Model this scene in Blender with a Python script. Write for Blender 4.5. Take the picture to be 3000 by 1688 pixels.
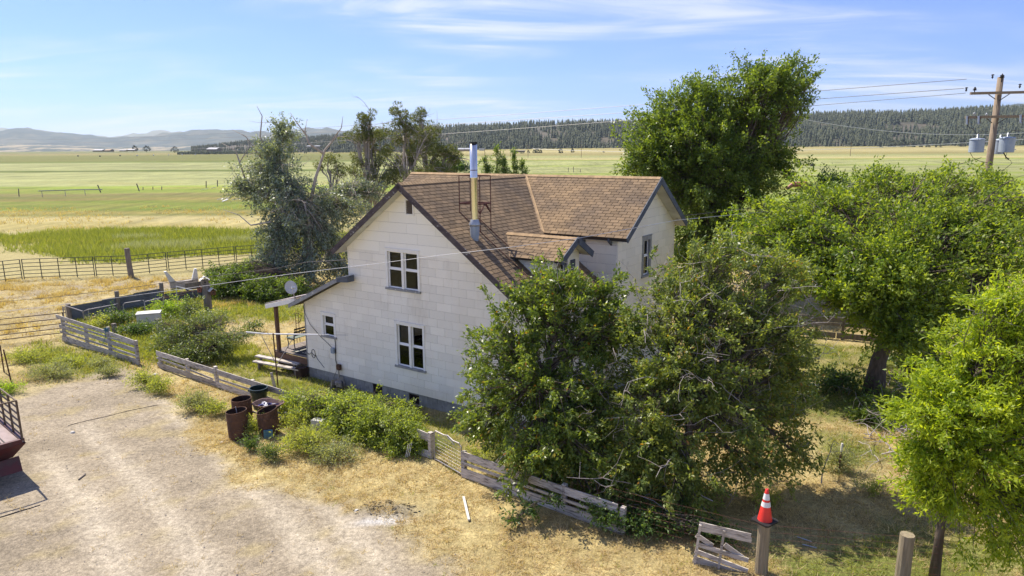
import bpy, math, random
import numpy as np
from mathutils import Vector, Matrix
random.seed(7)
for _o in list(bpy.data.objects):
    bpy.data.objects.remove(_o)
SC = bpy.context.scene
COL = SC.collection
PI = math.pi

# ------------------------------------------------------------------ camera
CAM_H, FPX, PITCH, ROLL = 8.5, 2005.55, math.radians(11.613), math.radians(-0.341)
_F = np.array([0, math.cos(PITCH), -math.sin(PITCH)])
_R0 = np.array([1.0, 0, 0]); _U0 = np.cross(_R0, _F)
_R = math.cos(ROLL) * _R0 + math.sin(ROLL) * _U0
_U = -math.sin(ROLL) * _R0 + math.cos(ROLL) * _U0
cam = bpy.data.cameras.new('camera'); cam_o = bpy.data.objects.new('camera', cam); COL.objects.link(cam_o)
cam.sensor_width = 36; cam.lens = FPX / 3000 * 36; cam.clip_start = .1; cam.clip_end = 60000
cam_o.matrix_world = Matrix(((_R[0], _U[0], -_F[0], 0), (_R[1], _U[1], -_F[1], 0), (_R[2], _U[2], -_F[2], CAM_H), (0, 0, 0, 1)))
SC.camera = cam_o
# ------------------------------------------------------------------ light and sky
SUN_EL, SUN_AZ = math.radians(53), math.atan2(-.74, .67)      # the sun stands beyond the house, to the left
sd = bpy.data.lights.new('sun', 'SUN'); sd.energy = 3.8; sd.angle = math.radians(.53); sd.color = (1, .91, .78)
sun = bpy.data.objects.new('sun', sd); COL.objects.link(sun)
_sv = Vector((math.sin(SUN_AZ) * math.cos(SUN_EL), math.cos(SUN_AZ) * math.cos(SUN_EL), math.sin(SUN_EL)))
sun.rotation_euler = _sv.to_track_quat('Z', 'Y').to_euler(); sun.location = (-20, 20, 40)
W = bpy.data.worlds.new('World'); SC.world = W; W.use_nodes = True
wn, wl = W.node_tree.nodes, W.node_tree.links
wn.clear()
wo = wn.new('ShaderNodeOutputWorld'); bg = wn.new('ShaderNodeBackground'); bg.inputs['Strength'].default_value = .15
sky = wn.new('ShaderNodeTexSky'); sky.sky_type = 'NISHITA'; sky.sun_disc = False
sky.sun_elevation = SUN_EL; sky.sun_rotation = SUN_AZ; sky.altitude = 1400; sky.air_density = 1.0; sky.dust_density = 1.6; sky.ozone_density = 2.5
tc = wn.new('ShaderNodeTexCoord'); sep = wn.new('ShaderNodeSeparateXYZ'); wl.new(tc.outputs['Generated'], sep.inputs[0])
def wmath(op, a, b):
    n = wn.new('ShaderNodeMath'); n.operation = op
    for i, v in enumerate((a, b)):
        if v is None: continue
        if isinstance(v, (int, float)): n.inputs[i].default_value = v
        else: wl.new(v, n.inputs[i])
    return n.outputs[0]
_z = wmath('ADD', wmath('MAXIMUM', sep.outputs[2], 0.0), .12)
_cx, _cy = wmath('DIVIDE', sep.outputs[0], _z), wmath('DIVIDE', sep.outputs[1], _z)
comb = wn.new('ShaderNodeCombineXYZ'); wl.new(_cx, comb.inputs[0]); wl.new(_cy, comb.inputs[1])
def cloud_layer(scl, rot, loc, lo, hi, detail, dist):
    mp = wn.new('ShaderNodeMapping'); mp.inputs['Scale'].default_value = scl; mp.inputs['Rotation'].default_value[2] = rot
    mp.inputs['Location'].default_value = loc
    wl.new(comb.outputs[0], mp.inputs[0])
    nz = wn.new('ShaderNodeTexNoise'); nz.inputs['Scale'].default_value = 1; nz.inputs['Detail'].default_value = detail
    nz.inputs['Roughness'].default_value = .62; nz.inputs['Distortion'].default_value = dist; wl.new(mp.outputs[0], nz.inputs[0])
    r = wn.new('ShaderNodeMapRange'); r.interpolation_type = 'SMOOTHSTEP'
    r.inputs[1].default_value = lo; r.inputs[2].default_value = hi; wl.new(nz.outputs[0], r.inputs[0]); return r.outputs[0]
cA = cloud_layer((.60, 1.9, 1), .22, (1.9, 5.1, 0), .36, .80, 10, 1.3)
cB = cloud_layer((.40, .55, 1), .1, (2.7, 8.3, 0), .40, .60, 3, .2)
cfac = wmath('MULTIPLY', wmath('MULTIPLY', cA, cB), .95)
cfac2 = wmath('MINIMUM', wmath('ADD', cfac, wmath('ADD', wmath('MULTIPLY', cB, .06), .10)), .75)
cmix = wn.new('ShaderNodeMix'); cmix.data_type = 'RGBA'; wl.new(cfac2, cmix.inputs[0])
grade = wn.new('ShaderNodeMix'); grade.data_type = 'RGBA'; grade.blend_type = 'MULTIPLY'; grade.inputs[0].default_value = 1
wl.new(sky.outputs[0], grade.inputs[6]); grade.inputs[7].default_value = (.23, .325, .62, 1)
wl.new(grade.outputs[2], cmix.inputs[6]); cmix.inputs[7].default_value = (3.0, 3.1, 3.35, 1)
wl.new(cmix.outputs[2], bg.inputs['Color']); wl.new(bg.outputs[0], wo.inputs['Surface'])
SC.view_settings.view_transform = 'Standard'; SC.view_settings.look = 'None'
SC.view_settings.exposure = 1.12; SC.view_settings.gamma = 1
SC.view_settings.use_curve_mapping = False
SC.render.engine = 'CYCLES'; SC.cycles.use_denoising = True
SC.cycles.max_bounces = 8; SC.cycles.diffuse_bounces = 4; SC.cycles.glossy_bounces = 3; SC.cycles.transmission_bounces = 4
SC.cycles.transparent_max_bounces = 8; SC.cycles.volume_bounces = 0

# ------------------------------------------------------------------ placing helpers: a sighted pixel of the survey photo -> a point of the place
CAMP = np.array([0, 0, CAM_H])
def _ray(px, py): return _F * FPX + _R * (px - 1500) + _U * (844 - py)
def at(px, py, Y):
    v = _ray(px, py); return CAMP + v * (Y / v[1])
def gr(px, py, z=0.0):
    v = _ray(px, py); return CAMP + v * ((z - CAM_H) / v[2])
# house axes: u along the front gable wall, v away along its ridge
HA = math.radians(33.6638); HO = np.array([-7.7326, 24.8427, 0])
HE = np.array([math.cos(HA), -math.sin(HA), 0]); HN = np.array([math.sin(HA), math.cos(HA), 0]); HZ = np.array([0, 0, 1.0])
def hw(u, v, w): return HO + u * HE + v * HN + w * HZ

# ------------------------------------------------------------------ materials
def _nt(name):
    m = bpy.data.materials.new(name); m.use_nodes = True; nt = m.node_tree; nt.nodes.clear()
    out = nt.nodes.new('ShaderNodeOutputMaterial'); return m, nt, out
def _noise(nt, scale, detail=4, rough=.55, vec=None, dist=0):
    n = nt.nodes.new('ShaderNodeTexNoise'); n.inputs['Scale'].default_value = scale; n.inputs['Detail'].default_value = detail
    n.inputs['Roughness'].default_value = rough; n.inputs['Distortion'].default_value = dist
    if vec is not None: nt.links.new(vec, n.inputs['Vector'])
    return n.outputs[0]
def _ramp(nt, fac, stops):
    r = nt.nodes.new('ShaderNodeValToRGB'); e = r.color_ramp.elements
    while len(e) < len(stops): e.new(.5)
    for i, (p, c) in enumerate(stops): e[i].position = p; e[i].color = (*c, 1)
    nt.links.new(fac, r.inputs[0]); return r.outputs[0]
def _pos(nt, scale=(1, 1, 1)):
    g = nt.nodes.new('ShaderNodeNewGeometry'); mp = nt.nodes.new('ShaderNodeMapping'); mp.inputs['Scale'].default_value = scale
    nt.links.new(g.outputs['Position'], mp.inputs[0]); return mp.outputs[0]
def _mul(nt, a, b):
    m = nt.nodes.new('ShaderNodeMix'); m.data_type = 'RGBA'; m.blend_type = 'MULTIPLY'; m.inputs[0].default_value = 1
    nt.links.new(a, m.inputs[6]); nt.links.new(b, m.inputs[7]); return m.outputs[2]
def mat(name, c1, c2=None, scale=6, rough=.8, metal=0, bump=.0, bscale=40, stretch=(1, 1, 1), lo=.35, hi=.65, spec=.4, detail=5, extra=None, tint=0.0):
    """two-tone weathered surface; tint: strength of the per-piece variation held in the face attribute 'tint'"""
    m, nt, out = _nt(name); p = nt.nodes.new('ShaderNodeBsdfPrincipled'); nt.links.new(p.outputs[0], out.inputs[0])
    pos = _pos(nt, stretch); c2 = c2 or tuple(x * .75 for x in c1)
    col = _ramp(nt, _noise(nt, scale, detail, .6, pos), [(lo, c1), (hi, c2)])
    if extra:   # (colour, scale, lo, hi): a second layer of stains
        mx = nt.nodes.new('ShaderNodeMix'); mx.data_type = 'RGBA'
        rr = nt.nodes.new('ShaderNodeMapRange'); rr.inputs[1].default_value = extra[2]; rr.inputs[2].default_value = extra[3]
        nt.links.new(_noise(nt, extra[1], 6, .65, pos), rr.inputs[0]); nt.links.new(rr.outputs[0], mx.inputs[0])
        nt.links.new(col, mx.inputs[6]); mx.inputs[7].default_value = (*extra[0], 1); col = mx.outputs[2]
    if tint:
        a = nt.nodes.new('ShaderNodeAttribute'); a.attribute_name = 'tint'
        col = _mul(nt, col, _ramp(nt, a.outputs['Fac'], [(0, (1 - tint,) * 3), (1, (1 + tint,) * 3)]))
    nt.links.new(col, p.inputs['Base Color']); p.inputs['Roughness'].default_value = rough; p.inputs['Metallic'].default_value = metal
    p.inputs['Specular IOR Level'].default_value = spec
    if bump:
        b = nt.nodes.new('ShaderNodeBump'); b.inputs['Strength'].default_value = bump; b.inputs['Distance'].default_value = .02
        nt.links.new(_noise(nt, bscale, 5, .6, pos), b.inputs['Height']); nt.links.new(b.outputs[0], p.inputs['Normal'])
    return m
def leafmat(name, dark, lite, trans=.35, rough=.42, odd=None):
    """leaf: colour runs dark..lite with the leaf's own 'tint'; light shines through"""
    m, nt, out = _nt(name); a = nt.nodes.new('ShaderNodeAttribute'); a.attribute_name = 'tint'
    st = [(0, dark), (.85, lite)]
    if odd: st += [(.97, lite), (1, odd)]
    col = _ramp(nt, a.outputs['Fac'], st)
    p = nt.nodes.new('ShaderNodeBsdfPrincipled'); p.inputs['Roughness'].default_value = rough; p.inputs['Specular IOR Level'].default_value = .45
    nt.links.new(col, p.inputs['Base Color'])
    t = nt.nodes.new('ShaderNodeBsdfTranslucent'); y = nt.nodes.new('ShaderNodeMix'); y.data_type = 'RGBA'; y.blend_type = 'MULTIPLY'; y.inputs[0].default_value = 1
    nt.links.new(col, y.inputs[6]); y.inputs[7].default_value = (1.9, 1.75, .55, 1); nt.links.new(y.outputs[2], t.inputs[0])
    mx = nt.nodes.new('ShaderNodeMixShader'); mx.inputs[0].default_value = trans
    nt.links.new(p.outputs[0], mx.inputs[1]); nt.links.new(t.outputs[0], mx.inputs[2]); nt.links.new(mx.outputs[0], out.inputs[0]); return m
M = {}
M['siding'] = mat('siding_cream', (.87, .805, .68), (.90, .85, .74), .9, .75, bump=.15, bscale=30, stretch=(1, 1, .3), extra=((.60, .52, .40), 1.1, .56, .88), tint=.06)
M['siding_white'] = mat('siding_white', (.93, .885, .77), (.91, .865, .75), .6, .6, bump=.05, tint=.03)
M['siding_wing'] = mat('siding_wing', (.87, .795, .64), (.89, .83, .69), 1.0, .75, bump=.2, extra=((.48, .45, .38), .8, .62, .8), tint=.05)
M['wallcore'] = mat('wall_board', (.15, .135, .12), (.11, .10, .09), 3, .9)
M['foundation'] = mat('concrete_block', (.33, .33, .33), (.24, .24, .24), 5, .95, bump=.4, tint=.12)
M['shingle'] = mat('asphalt_shingle', (.245, .168, .092), (.172, .120, .070), 1.1, .95, bump=.5, bscale=160, extra=((.125, .092, .062), .5, .46, .66), tint=.30, lo=.38, hi=.66)
M['ridge'] = mat('ridge_shingle', (.40, .275, .15), (.32, .22, .12), 2, .95, bump=.4, bscale=160, tint=.15)
M['shade_felt'] = mat('roof_felt', (.06, .05, .045), (.04, .035, .03), 3, .95)
M['fascia'] = mat('blue_grey_fascia', (.10, .115, .14), (.07, .08, .10), 3, .7, extra=((.25, .23, .21), 5, .66, .74))
M['barge'] = mat('weathered_bargeboard', (.055, .04, .045), (.10, .08, .075), 4, .8, extra=((.40, .39, .37), 5, .60, .68), stretch=(1, 1, 2))
M['soffit'] = mat('soffit_white', (.60, .60, .57), (.42, .40, .36), 1.4, .8, extra=((.22, .19, .16), 2.2, .60, .74), detail=7)
M['white_trim'] = mat('peeling_white_trim', (.90, .87, .80), (.82, .79, .73), 5, .6, extra=((.30, .26, .23), 9, .66, .75))
M['grey_trim'] = mat('grey_window_trim', (.32, .32, .31), (.22, .22, .22), 6, .7, extra=((.55, .54, .52), 8, .6, .7))
M['vinyl'] = mat('white_sash', (.92, .90, .86), (.88, .86, .82), 5, .35)
M['dark'] = mat('dark_room', (.02, .018, .016), (.014, .012, .011), 2, .9)  # house floors: the unlit rooms' darkness is put into the colour
M['curtain'] = mat('dim_curtain', (.035, .032, .030), (.022, .02, .02), 2, .9, stretch=(6, 6, .4))  # curtains and partition, coloured near black for the dimness indoors
M['wood_white'] = mat('weathered_whitewashed_board', (.58, .53, .47), (.40, .36, .315), 3, .85, bump=.5, bscale=14, stretch=(1.2, 1.2, 9), extra=((.13, .105, .09), 2.6, .50, .66), detail=8, tint=.22)
M['wood_grey'] = mat('weathered_grey_wood', (.25, .215, .185), (.155, .13, .11), 3, .9, bump=.5, bscale=18, stretch=(3, 3, .5), detail=8, tint=.15)
M['wood_brown'] = mat('brown_post_wood', (.16, .085, .05), (.10, .055, .035), 4, .75, stretch=(4, 4, .6))
M['post_wood'] = mat('round_post_wood', (.30, .25, .17), (.20, .165, .11), 5, .9, bump=.4, bscale=25, stretch=(4, 4, .4), extra=((.14, .17, .08), 2, .58, .72))
M['pole_wood'] = mat('utility_pole_wood', (.30, .235, .165), (.19, .145, .105), 4, .9, bump=.4, stretch=(5, 5, .25))
M['rust'] = mat('rusty_steel', (.135, .066, .036), (.075, .040, .026), 4, .85, metal=.1, bump=.4, bscale=35, extra=((.19, .10, .055), 3.0, .56, .72), detail=8)
M['rust_dark'] = mat('burnt_inside', (.03, .018, .014), (.05, .025, .018), 5, .95)
M['rust_thin'] = mat('rusty_rod', (.15, .055, .04), (.09, .038, .03), 8, .8, metal=.2)
M['green_steel'] = mat('green_painted_pipe', (.045, .075, .06), (.07, .06, .045), 4, .55, metal=.1)
M['rail_brown'] = mat('brown_rusted_rail', (.10, .075, .055), (.14, .095, .06), 5, .7, metal=.2)
M['galv'] = mat('galvanised_metal', (.42, .45, .49), (.33, .35, .38), 3, .45, metal=.6)
M['galv_dull'] = mat('dull_galvanised_pipe', (.42, .40, .40), (.30, .27, .26), 5, .55, metal=.35)
M['corrugated'] = mat('corrugated_metal', (.17, .19, .205), (.12, .13, .145), 2, .6, metal=.3)
M['zinc_blue'] = mat('transformer_paint', (.36, .42, .49), (.29, .34, .41), 3, .5, metal=.15)
M['chrome'] = mat('stainless_pipe', (.80, .78, .74), (.70, .68, .64), 2, .22, metal=1.0, bump=.06, bscale=4, stretch=(1, 1, .3))
M['black'] = mat('black_rubber', (.018, .018, .02), (.012, .012, .014), 5, .6)
M['bin_green'] = mat('dark_green_plastic', (.016, .032, .028), (.012, .022, .02), 4, .35)
M['barrow'] = mat('rusted_barrow_tray', (.20, .13, .12), (.13, .08, .075), 5, .7, metal=.2)
M['cone'] = mat('cone_red', (.78, .045, .035), (.66, .035, .03), 3, .45)
M['cone_white'] = mat('cone_band', (.80, .80, .80), (.70, .70, .70), 6, .3)
M['white_plastic'] = mat('white_plastic', (.74, .74, .73), (.62, .61, .59), 3, .5)
M['white_box'] = mat('dusty_white_enamel', (.62, .61, .57), (.50, .49, .45), 3, .6)
M['maroon'] = mat('dark_red_truck_paint', (.10, .018, .02), (.055, .015, .018), 2, .5, extra=((.06, .035, .03), 3, .5, .65))
M['deck'] = mat('dusty_bed_deck', (.34, .27, .26), (.25, .20, .19), 3, .85)
M['bark'] = mat('grey_brown_bark', (.16, .125, .10), (.085, .065, .052), 4, .95, bump=.8, bscale=14, stretch=(3, 3, .6))
M['bark_pale'] = mat('pale_bark', (.50, .45, .39), (.32, .275, .235), 4, .95, bump=.6, bscale=14, stretch=(3, 3, .6))
M['dead'] = mat('dead_twig', (.42, .38, .37), (.30, .26, .25), 4, .85)
M['cable'] = mat('grey_cable', (.25, .25, .26), (.20, .20, .21), 3, .5)
M['cable_dark'] = mat('dark_cable', (.05, .045, .045), (.035, .03, .03), 3, .6)
M['cable_pale'] = mat('pale_wire', (.50, .50, .52), (.42, .42, .44), 3, .4)
M['rope'] = mat('teal_rope', (.10, .22, .26), (.06, .15, .19), 8, .8)
M['blue_cloth'] = mat('blue_plastic', (.04, .05, .32), (.03, .04, .22), 5, .5)
M['white_cloth'] = mat('white_plastic_bag', (.70, .70, .72), (.58, .58, .62), 5, .5)
M['iron'] = mat('dark_green_iron', (.02, .035, .032), (.015, .022, .02), 5, .45)
M['slat_green'] = mat('pale_green_slat', (.20, .26, .21), (.15, .19, .16), 5, .6)
M['mat_dark'] = mat('dark_doormat', (.03, .035, .04), (.02, .024, .028), 9, .95)
M['mat_lite'] = mat('pale_doormat_stripe', (.40, .40, .35), (.30, .30, .26), 9, .95)
M['hay'] = mat('grey_green_hay', (.13, .125, .075), (.09, .085, .055), 3, .95, bump=.6)
M['hay_pale'] = mat('pale_hay', (.36, .33, .20), (.26, .24, .15), 3, .95, bump=.6)
M['machine_red'] = mat('faded_red_paint', (.36, .12, .07), (.24, .08, .05), 2, .6)
M['far_roof'] = mat('far_metal_roof', (.40, .41, .42), (.33, .34, .35), 1, .5)
M['far_wall'] = mat('far_wall', (.22, .19, .165), (.16, .14, .12), 1, .8)
M['far_tan'] = mat('far_tan_wall', (.42, .31, .20), (.34, .25, .17), 1, .8)
M['porch_roof'] = mat('faded_metal_porch_roof', (.44, .38, .37), (.36, .31, .30), 3, .6)
M['concrete'] = mat('pale_concrete', (.50, .49, .46), (.40, .39, .36), 4, .9)
M['stone'] = mat('yard_stone', (.46, .40, .33), (.30, .26, .22), 6, .95, bump=.4)
M['gl'] = None
def glassmat():
    m, nt, out = _nt('window_glass'); g = nt.nodes.new('ShaderNodeBsdfGlossy'); g.inputs['Roughness'].default_value = .03; g.inputs[0].default_value = (.62, .70, .78, 1)
    t = nt.nodes.new('ShaderNodeBsdfTransparent'); t.inputs[0].default_value = (.26, .28, .28, 1)
    f = nt.nodes.new('ShaderNodeFresnel'); f.inputs[0].default_value = 1.5
    mx = nt.nodes.new('ShaderNodeMixShader'); nt.links.new(f.outputs[0], mx.inputs[0])
    nt.links.new(t.outputs[0], mx.inputs[1]); nt.links.new(g.outputs[0], mx.inputs[2]); nt.links.new(mx.outputs[0], out.inputs[0]); return m
M['glass'] = glassmat()
M['leaf_plum'] = leafmat('plum_leaf', (.058, .110, .024), (.225, .290, .060), .45, .36, (.34, .16, .03))
M['leaf_plum2'] = leafmat('pale_plum_leaf', (.075, .125, .030), (.270, .320, .080), .45, .42, (.40, .20, .04))  # paler olive leaf, with the sunlight on this tree put into its colour
M['leaf_elm'] = leafmat('elm_leaf', (.070, .135, .020), (.275, .350, .046), .50, .5)
M['leaf_ash'] = leafmat('ash_leaf', (.125, .215, .018), (.400, .480, .040), .54, .5)
M['leaf_cotton'] = leafmat('tall_tree_leaf', (.060, .115, .022), (.190, .260, .046), .44, .45)
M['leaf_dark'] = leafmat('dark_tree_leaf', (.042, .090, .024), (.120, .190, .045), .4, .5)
M['leaf_olive'] = leafmat('silver_leaf', (.105, .150, .110), (.330, .385, .320), .30, .45)
M['leaf_juniper'] = leafmat('juniper_needles', (.062, .092, .030), (.200, .225, .075), .25, .7)
M['leaf_lilac'] = leafmat('lilac_leaf', (.050, .100, .020), (.160, .230, .040), .42, .5)
M['leaf_vine'] = leafmat('vine_leaf', (.120, .185, .030), (.320, .390, .085), .50, .5)
M['leaf_rose'] = leafmat('rose_leaf', (.055, .098, .030), (.200, .250, .080), .40, .45)
M['leaf_weed'] = leafmat('weed_leaf', (.160, .215, .050), (.390, .430, .120), .50, .6)
M['leaf_bright'] = leafmat('bright_weed_leaf', (.130, .240, .024), (.330, .460, .055), .50, .5)
M['leaf_sage'] = leafmat('sage_leaf', (.170, .205, .095), (.340, .370, .190), .40, .6)
M['straw'] = leafmat('straw_blade', (.30, .225, .11), (.62, .50, .28), .25, .8)
M['brown_blade'] = leafmat('brown_blade', (.24, .165, .085), (.42, .30, .15), .25, .8)
M['straw_far'] = leafmat('far_straw_blade', (.38, .30, .15), (.62, .51, .27), .25, .8)
M['grass'] = leafmat('grass_blade', (.130, .175, .025), (.330, .350, .090), .42, .6)
M['meadow'] = leafmat('meadow_blade', (.125, .170, .034), (.270, .300, .085), .42, .6)
M['meadow_pale'] = leafmat('pale_seed_head', (.25, .28, .17), (.42, .45, .32), .3, .6)
M['conifer'] = leafmat('far_conifer', (.020, .036, .022), (.085, .095, .048), .0, .9)
M['conifer_dot'] = leafmat('field_juniper', (.030, .045, .022), (.075, .090, .042), .0, .9)

# ------------------------------------------------------------------ objects
ORG = {}
def empty(name, loc, label, cat, group=None):
    o = bpy.data.objects.new(name, None); COL.objects.link(o); o.location = tuple(loc); o.empty_display_size = .2
    ORG[o] = np.array(loc, float); tag(o, label, cat, group); return o
def tag(o, label=None, cat=None, group=None, kind=None):
    if label: o['label'] = label
    if cat: o['category'] = cat
    if group: o['group'] = group
    if kind: o['kind'] = kind
    return o
def link(name, me, parent=None, mat_=None, org=None):
    o = bpy.data.objects.new(name, me); COL.objects.link(o)
    if mat_ is not None and len(me.materials) == 0: me.materials.append(mat_)
    if parent is not None: o.parent = parent; ORG[o] = ORG[parent]
    else: ORG[o] = np.array(org if org is not None else (0, 0, 0), float); o.location = tuple(ORG[o])
    return o
class MB:
    def __init__(s): s.V = []; s.F = []; s.T = []; s.n = 0
    def add(s, v, f, t=.5):
        v = np.asarray(v, float); s.V.append(v); s.F += [tuple(i + s.n for i in q) for q in f]; s.T += [t] * len(f); s.n += len(v); return s
    def box(s, c, size, X=None, Y=None, Z=None, t=.5):
        X = np.array([1., 0, 0]) if X is None else X; Y = np.array([0, 1., 0]) if Y is None else Y; Z = np.array([0, 0, 1.]) if Z is None else Z
        c = np.asarray(c, float); hx, hy, hz = [k / 2 for k in size]
        v = [c + a * hx * X + b * hy * Y + d * hz * Z for d in (-1, 1) for b in (-1, 1) for a in (-1, 1)]
        return s.add(v, [(0, 2, 3, 1), (4, 5, 7, 6), (0, 1, 5, 4), (2, 6, 7, 3), (0, 4, 6, 2), (1, 3, 7, 5)], t)
    def beam(s, p0, p1, w, h, up=(0, 0, 1), t=.5):
        """bar from p0 to p1, w across, h along up"""
        p0, p1 = np.asarray(p0, float), np.asarray(p1, float); d = p1 - p0; L = np.linalg.norm(d); d /= L
        up = np.asarray(up, float); sd_ = np.cross(d, up); sd_ /= np.linalg.norm(sd_); up = np.cross(sd_, d)
        return s.box((p0 + p1) / 2, (L, w, h), d, sd_, up, t)
    def tube(s, pts, r, n=6, cap=True, t=.5):
        pts = np.asarray(pts, float); k = len(pts); r = np.broadcast_to(np.asarray(r, float), (k,))
        tg = np.gradient(pts, axis=0); tg /= np.linalg.norm(tg, axis=1)[:, None] + 1e-9
        ref = np.array([0, 0, 1.]) if abs(tg[0][2]) < .9 else np.array([1., 0, 0])
        vs = []
        for i in range(k):
            a = np.cross(tg[i], ref); a /= np.linalg.norm(a) + 1e-9; b = np.cross(tg[i], a)
            for j in range(n):
                q = 2 * PI * j / n; vs.append(pts[i] + r[i] * (math.cos(q) * a + math.sin(q) * b))
        f = [(i * n + j, i * n + (j + 1) % n, (i + 1) * n + (j + 1) % n, (i + 1) * n + j) for i in range(k - 1) for j in range(n)]
        if cap: f += [tuple(range(n))[::-1], tuple((k - 1) * n + j for j in range(n))]
        return s.add(vs, f, t)
    def lathe(s, prof, c=(0, 0, 0), n=20, X=None, Y=None, Z=None, t=.5):
        X = np.array([1., 0, 0]) if X is None else X; Y = np.array([0, 1., 0]) if Y is None else Y; Z = np.array([0, 0, 1.]) if Z is None else Z
        c = np.asarray(c, float)
        vs = [c + r * (math.cos(2 * PI * j / n) * X + math.sin(2 * PI * j / n) * Y) + z * Z for r, z in prof for j in range(n)]
        f = [(i * n + j, i * n + (j + 1) % n, (i + 1) * n + (j + 1) % n, (i + 1) * n + j) for i in range(len(prof) - 1) for j in range(n)]
        return s.add(vs, f, t)
    def prism(s, poly, off, t=.5):
        """convex polygon (3D points) thickened by the vector off (or one vector per vertex)"""
        p = np.asarray(poly, float); k = len(p); q = p + np.asarray(off, float)
        f = [tuple(range(k))[::-1], tuple(k + i for i in range(k))] + [(i, (i + 1) % k, k + (i + 1) % k, k + i) for i in range(k)]
        return s.add(np.vstack([p, q]), f, t)
    def obj(s, name, m, parent=None, label=None, smooth=False, org=None):
        if parent is not None: org = ORG[parent]
        v = np.vstack(s.V); o_ = np.array(org if org is not None else v.mean(0), float)
        me = bpy.data.meshes.new(name); me.from_pydata((v - o_).tolist(), [], s.F)
        a = me.attributes.new('tint', 'FLOAT', 'FACE'); a.data.foreach_set('value', np.array(s.T, np.float32))
        if smooth: me.polygons.foreach_set('use_smooth', [True] * len(me.polygons))
        me.materials.append(m); ob = link(name, me, parent, None, o_)
        if label: ob['label'] = label
        return ob
def quads_obj(name, V, tint, m, parent=None, org=(0, 0, 0), k=4):
    """many loose k-cornered faces at once; V is (n*k, 3)"""
    if parent is not None: org = ORG[parent]
    V = (V - np.asarray(org)).astype(np.float32); n = len(V) // k
    me = bpy.data.meshes.new(name); me.vertices.add(n * k); me.loops.add(n * k); me.polygons.add(n)
    me.vertices.foreach_set('co', V.ravel()); me.loops.foreach_set('vertex_index', np.arange(n * k, dtype=np.int32))
    me.polygons.foreach_set('loop_start', np.arange(n, dtype=np.int32) * k)
    a = me.attributes.new('tint', 'FLOAT', 'FACE'); a.data.foreach_set('value', tint.astype(np.float32))
    me.update(calc_edges=True); me.validate(); me.materials.append(m); return link(name, me, parent, None, org)
def mesh_obj(name, V, F, tint, m, parent=None, org=(0, 0, 0)):
    """V (n,3), F (f,4) arrays"""
    if parent is not None: org = ORG[parent]
    V = (V - np.asarray(org)).astype(np.float32); nf, k = F.shape
    me = bpy.data.meshes.new(name); me.vertices.add(len(V)); me.loops.add(nf * k); me.polygons.add(nf)
    me.vertices.foreach_set('co', V.ravel()); me.loops.foreach_set('vertex_index', F.astype(np.int32).ravel())
    me.polygons.foreach_set('loop_start', np.arange(nf, dtype=np.int32) * k)
    a = me.attributes.new('tint', 'FLOAT', 'FACE'); a.data.foreach_set('value', np.broadcast_to(tint, (nf,)).astype(np.float32))
    me.update(calc_edges=True); me.validate(); me.materials.append(m); return link(name, me, parent, None, org)
def tubes(P, R, n=3):
    """P (m,k,3) poly-lines, R (m,k) radii -> verts, quads"""
    m_, k, _ = P.shape
    tg = np.gradient(P, axis=1); tg /= np.linalg.norm(tg, axis=2, keepdims=True) + 1e-9
    ref = np.where(np.abs(tg[:, :1, 2:3]) < .9, np.array([0, 0, 1.]), np.array([1., 0, 0]))
    a = np.cross(tg, np.broadcast_to(ref, tg.shape)); a /= np.linalg.norm(a, axis=2, keepdims=True) + 1e-9; b = np.cross(tg, a)
    q = 2 * PI * np.arange(n) / n
    V = P[:, :, None, :] + R[:, :, None, None] * (np.cos(q)[None, None, :, None] * a[:, :, None, :] + np.sin(q)[None, None, :, None] * b[:, :, None, :])
    base = (np.arange(m_) * k * n)[:, None, None]; i = (np.arange(k - 1) * n)[None, :, None]; j = np.arange(n)[None, None, :]; j2 = (j + 1) % n
    F = np.stack([base + i + j, base + i + j2, base + i + n + j2, base + i + n + j], -1).reshape(-1, 4)
    return V.reshape(-1, 3), F
def unit(v): return v / (np.linalg.norm(v, axis=-1, keepdims=True) + 1e-9)
# value noise
def vn(x, y, s, seed=0):
    x = np.asarray(x) / s + 1000; y = np.asarray(y) / s + 1000; xi = np.floor(x).astype(np.int64); yi = np.floor(y).astype(np.int64)
    fx = x - xi; fy = y - yi; fx = fx * fx * (3 - 2 * fx); fy = fy * fy * (3 - 2 * fy)
    def h(a, b):
        n = (a * 374761393 + b * 668265263 + seed * 982451653) & 0xffffffff
        n = ((n ^ (n >> 13)) * 1274126177) & 0xffffffff; return ((n ^ (n >> 16)) & 0xffff) / 65535.
    return (h(xi, yi) * (1 - fx) + h(xi + 1, yi) * fx) * (1 - fy) + (h(xi, yi + 1) * (1 - fx) + h(xi + 1, yi + 1) * fx) * fy
def fbm(x, y, s, seed=0, o=4):
    r = 0; a = 1; t = 0
    for i in range(o): r = r + a * vn(x, y, s / 2 ** i, seed + i); t += a; a *= .55
    return r / t
def sstep(a, b, x):
    t = np.clip((x - a) / (b - a), 0, 1); return t * t * (3 - 2 * t)
def poly_sd(x, y, poly):
    """signed distance to a polygon, positive inside"""
    d = np.full(x.shape, 1e9); ins = np.zeros(x.shape, bool); n = len(poly)
    for i in range(n):
        x0, y0 = poly[i][:2]; x1, y1 = poly[(i + 1) % n][:2]; dx, dy = x1 - x0, y1 - y0
        t = np.clip(((x - x0) * dx + (y - y0) * dy) / (dx * dx + dy * dy + 1e-9), 0, 1)
        d = np.minimum(d, np.hypot(x - x0 - t * dx, y - y0 - t * dy))
        c = (y0 > y) != (y1 > y); ins ^= c & (x < dx * (y - y0) / (dy if abs(dy) > 1e-9 else 1e-9) + x0)
    return np.where(ins, d, -d)
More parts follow.
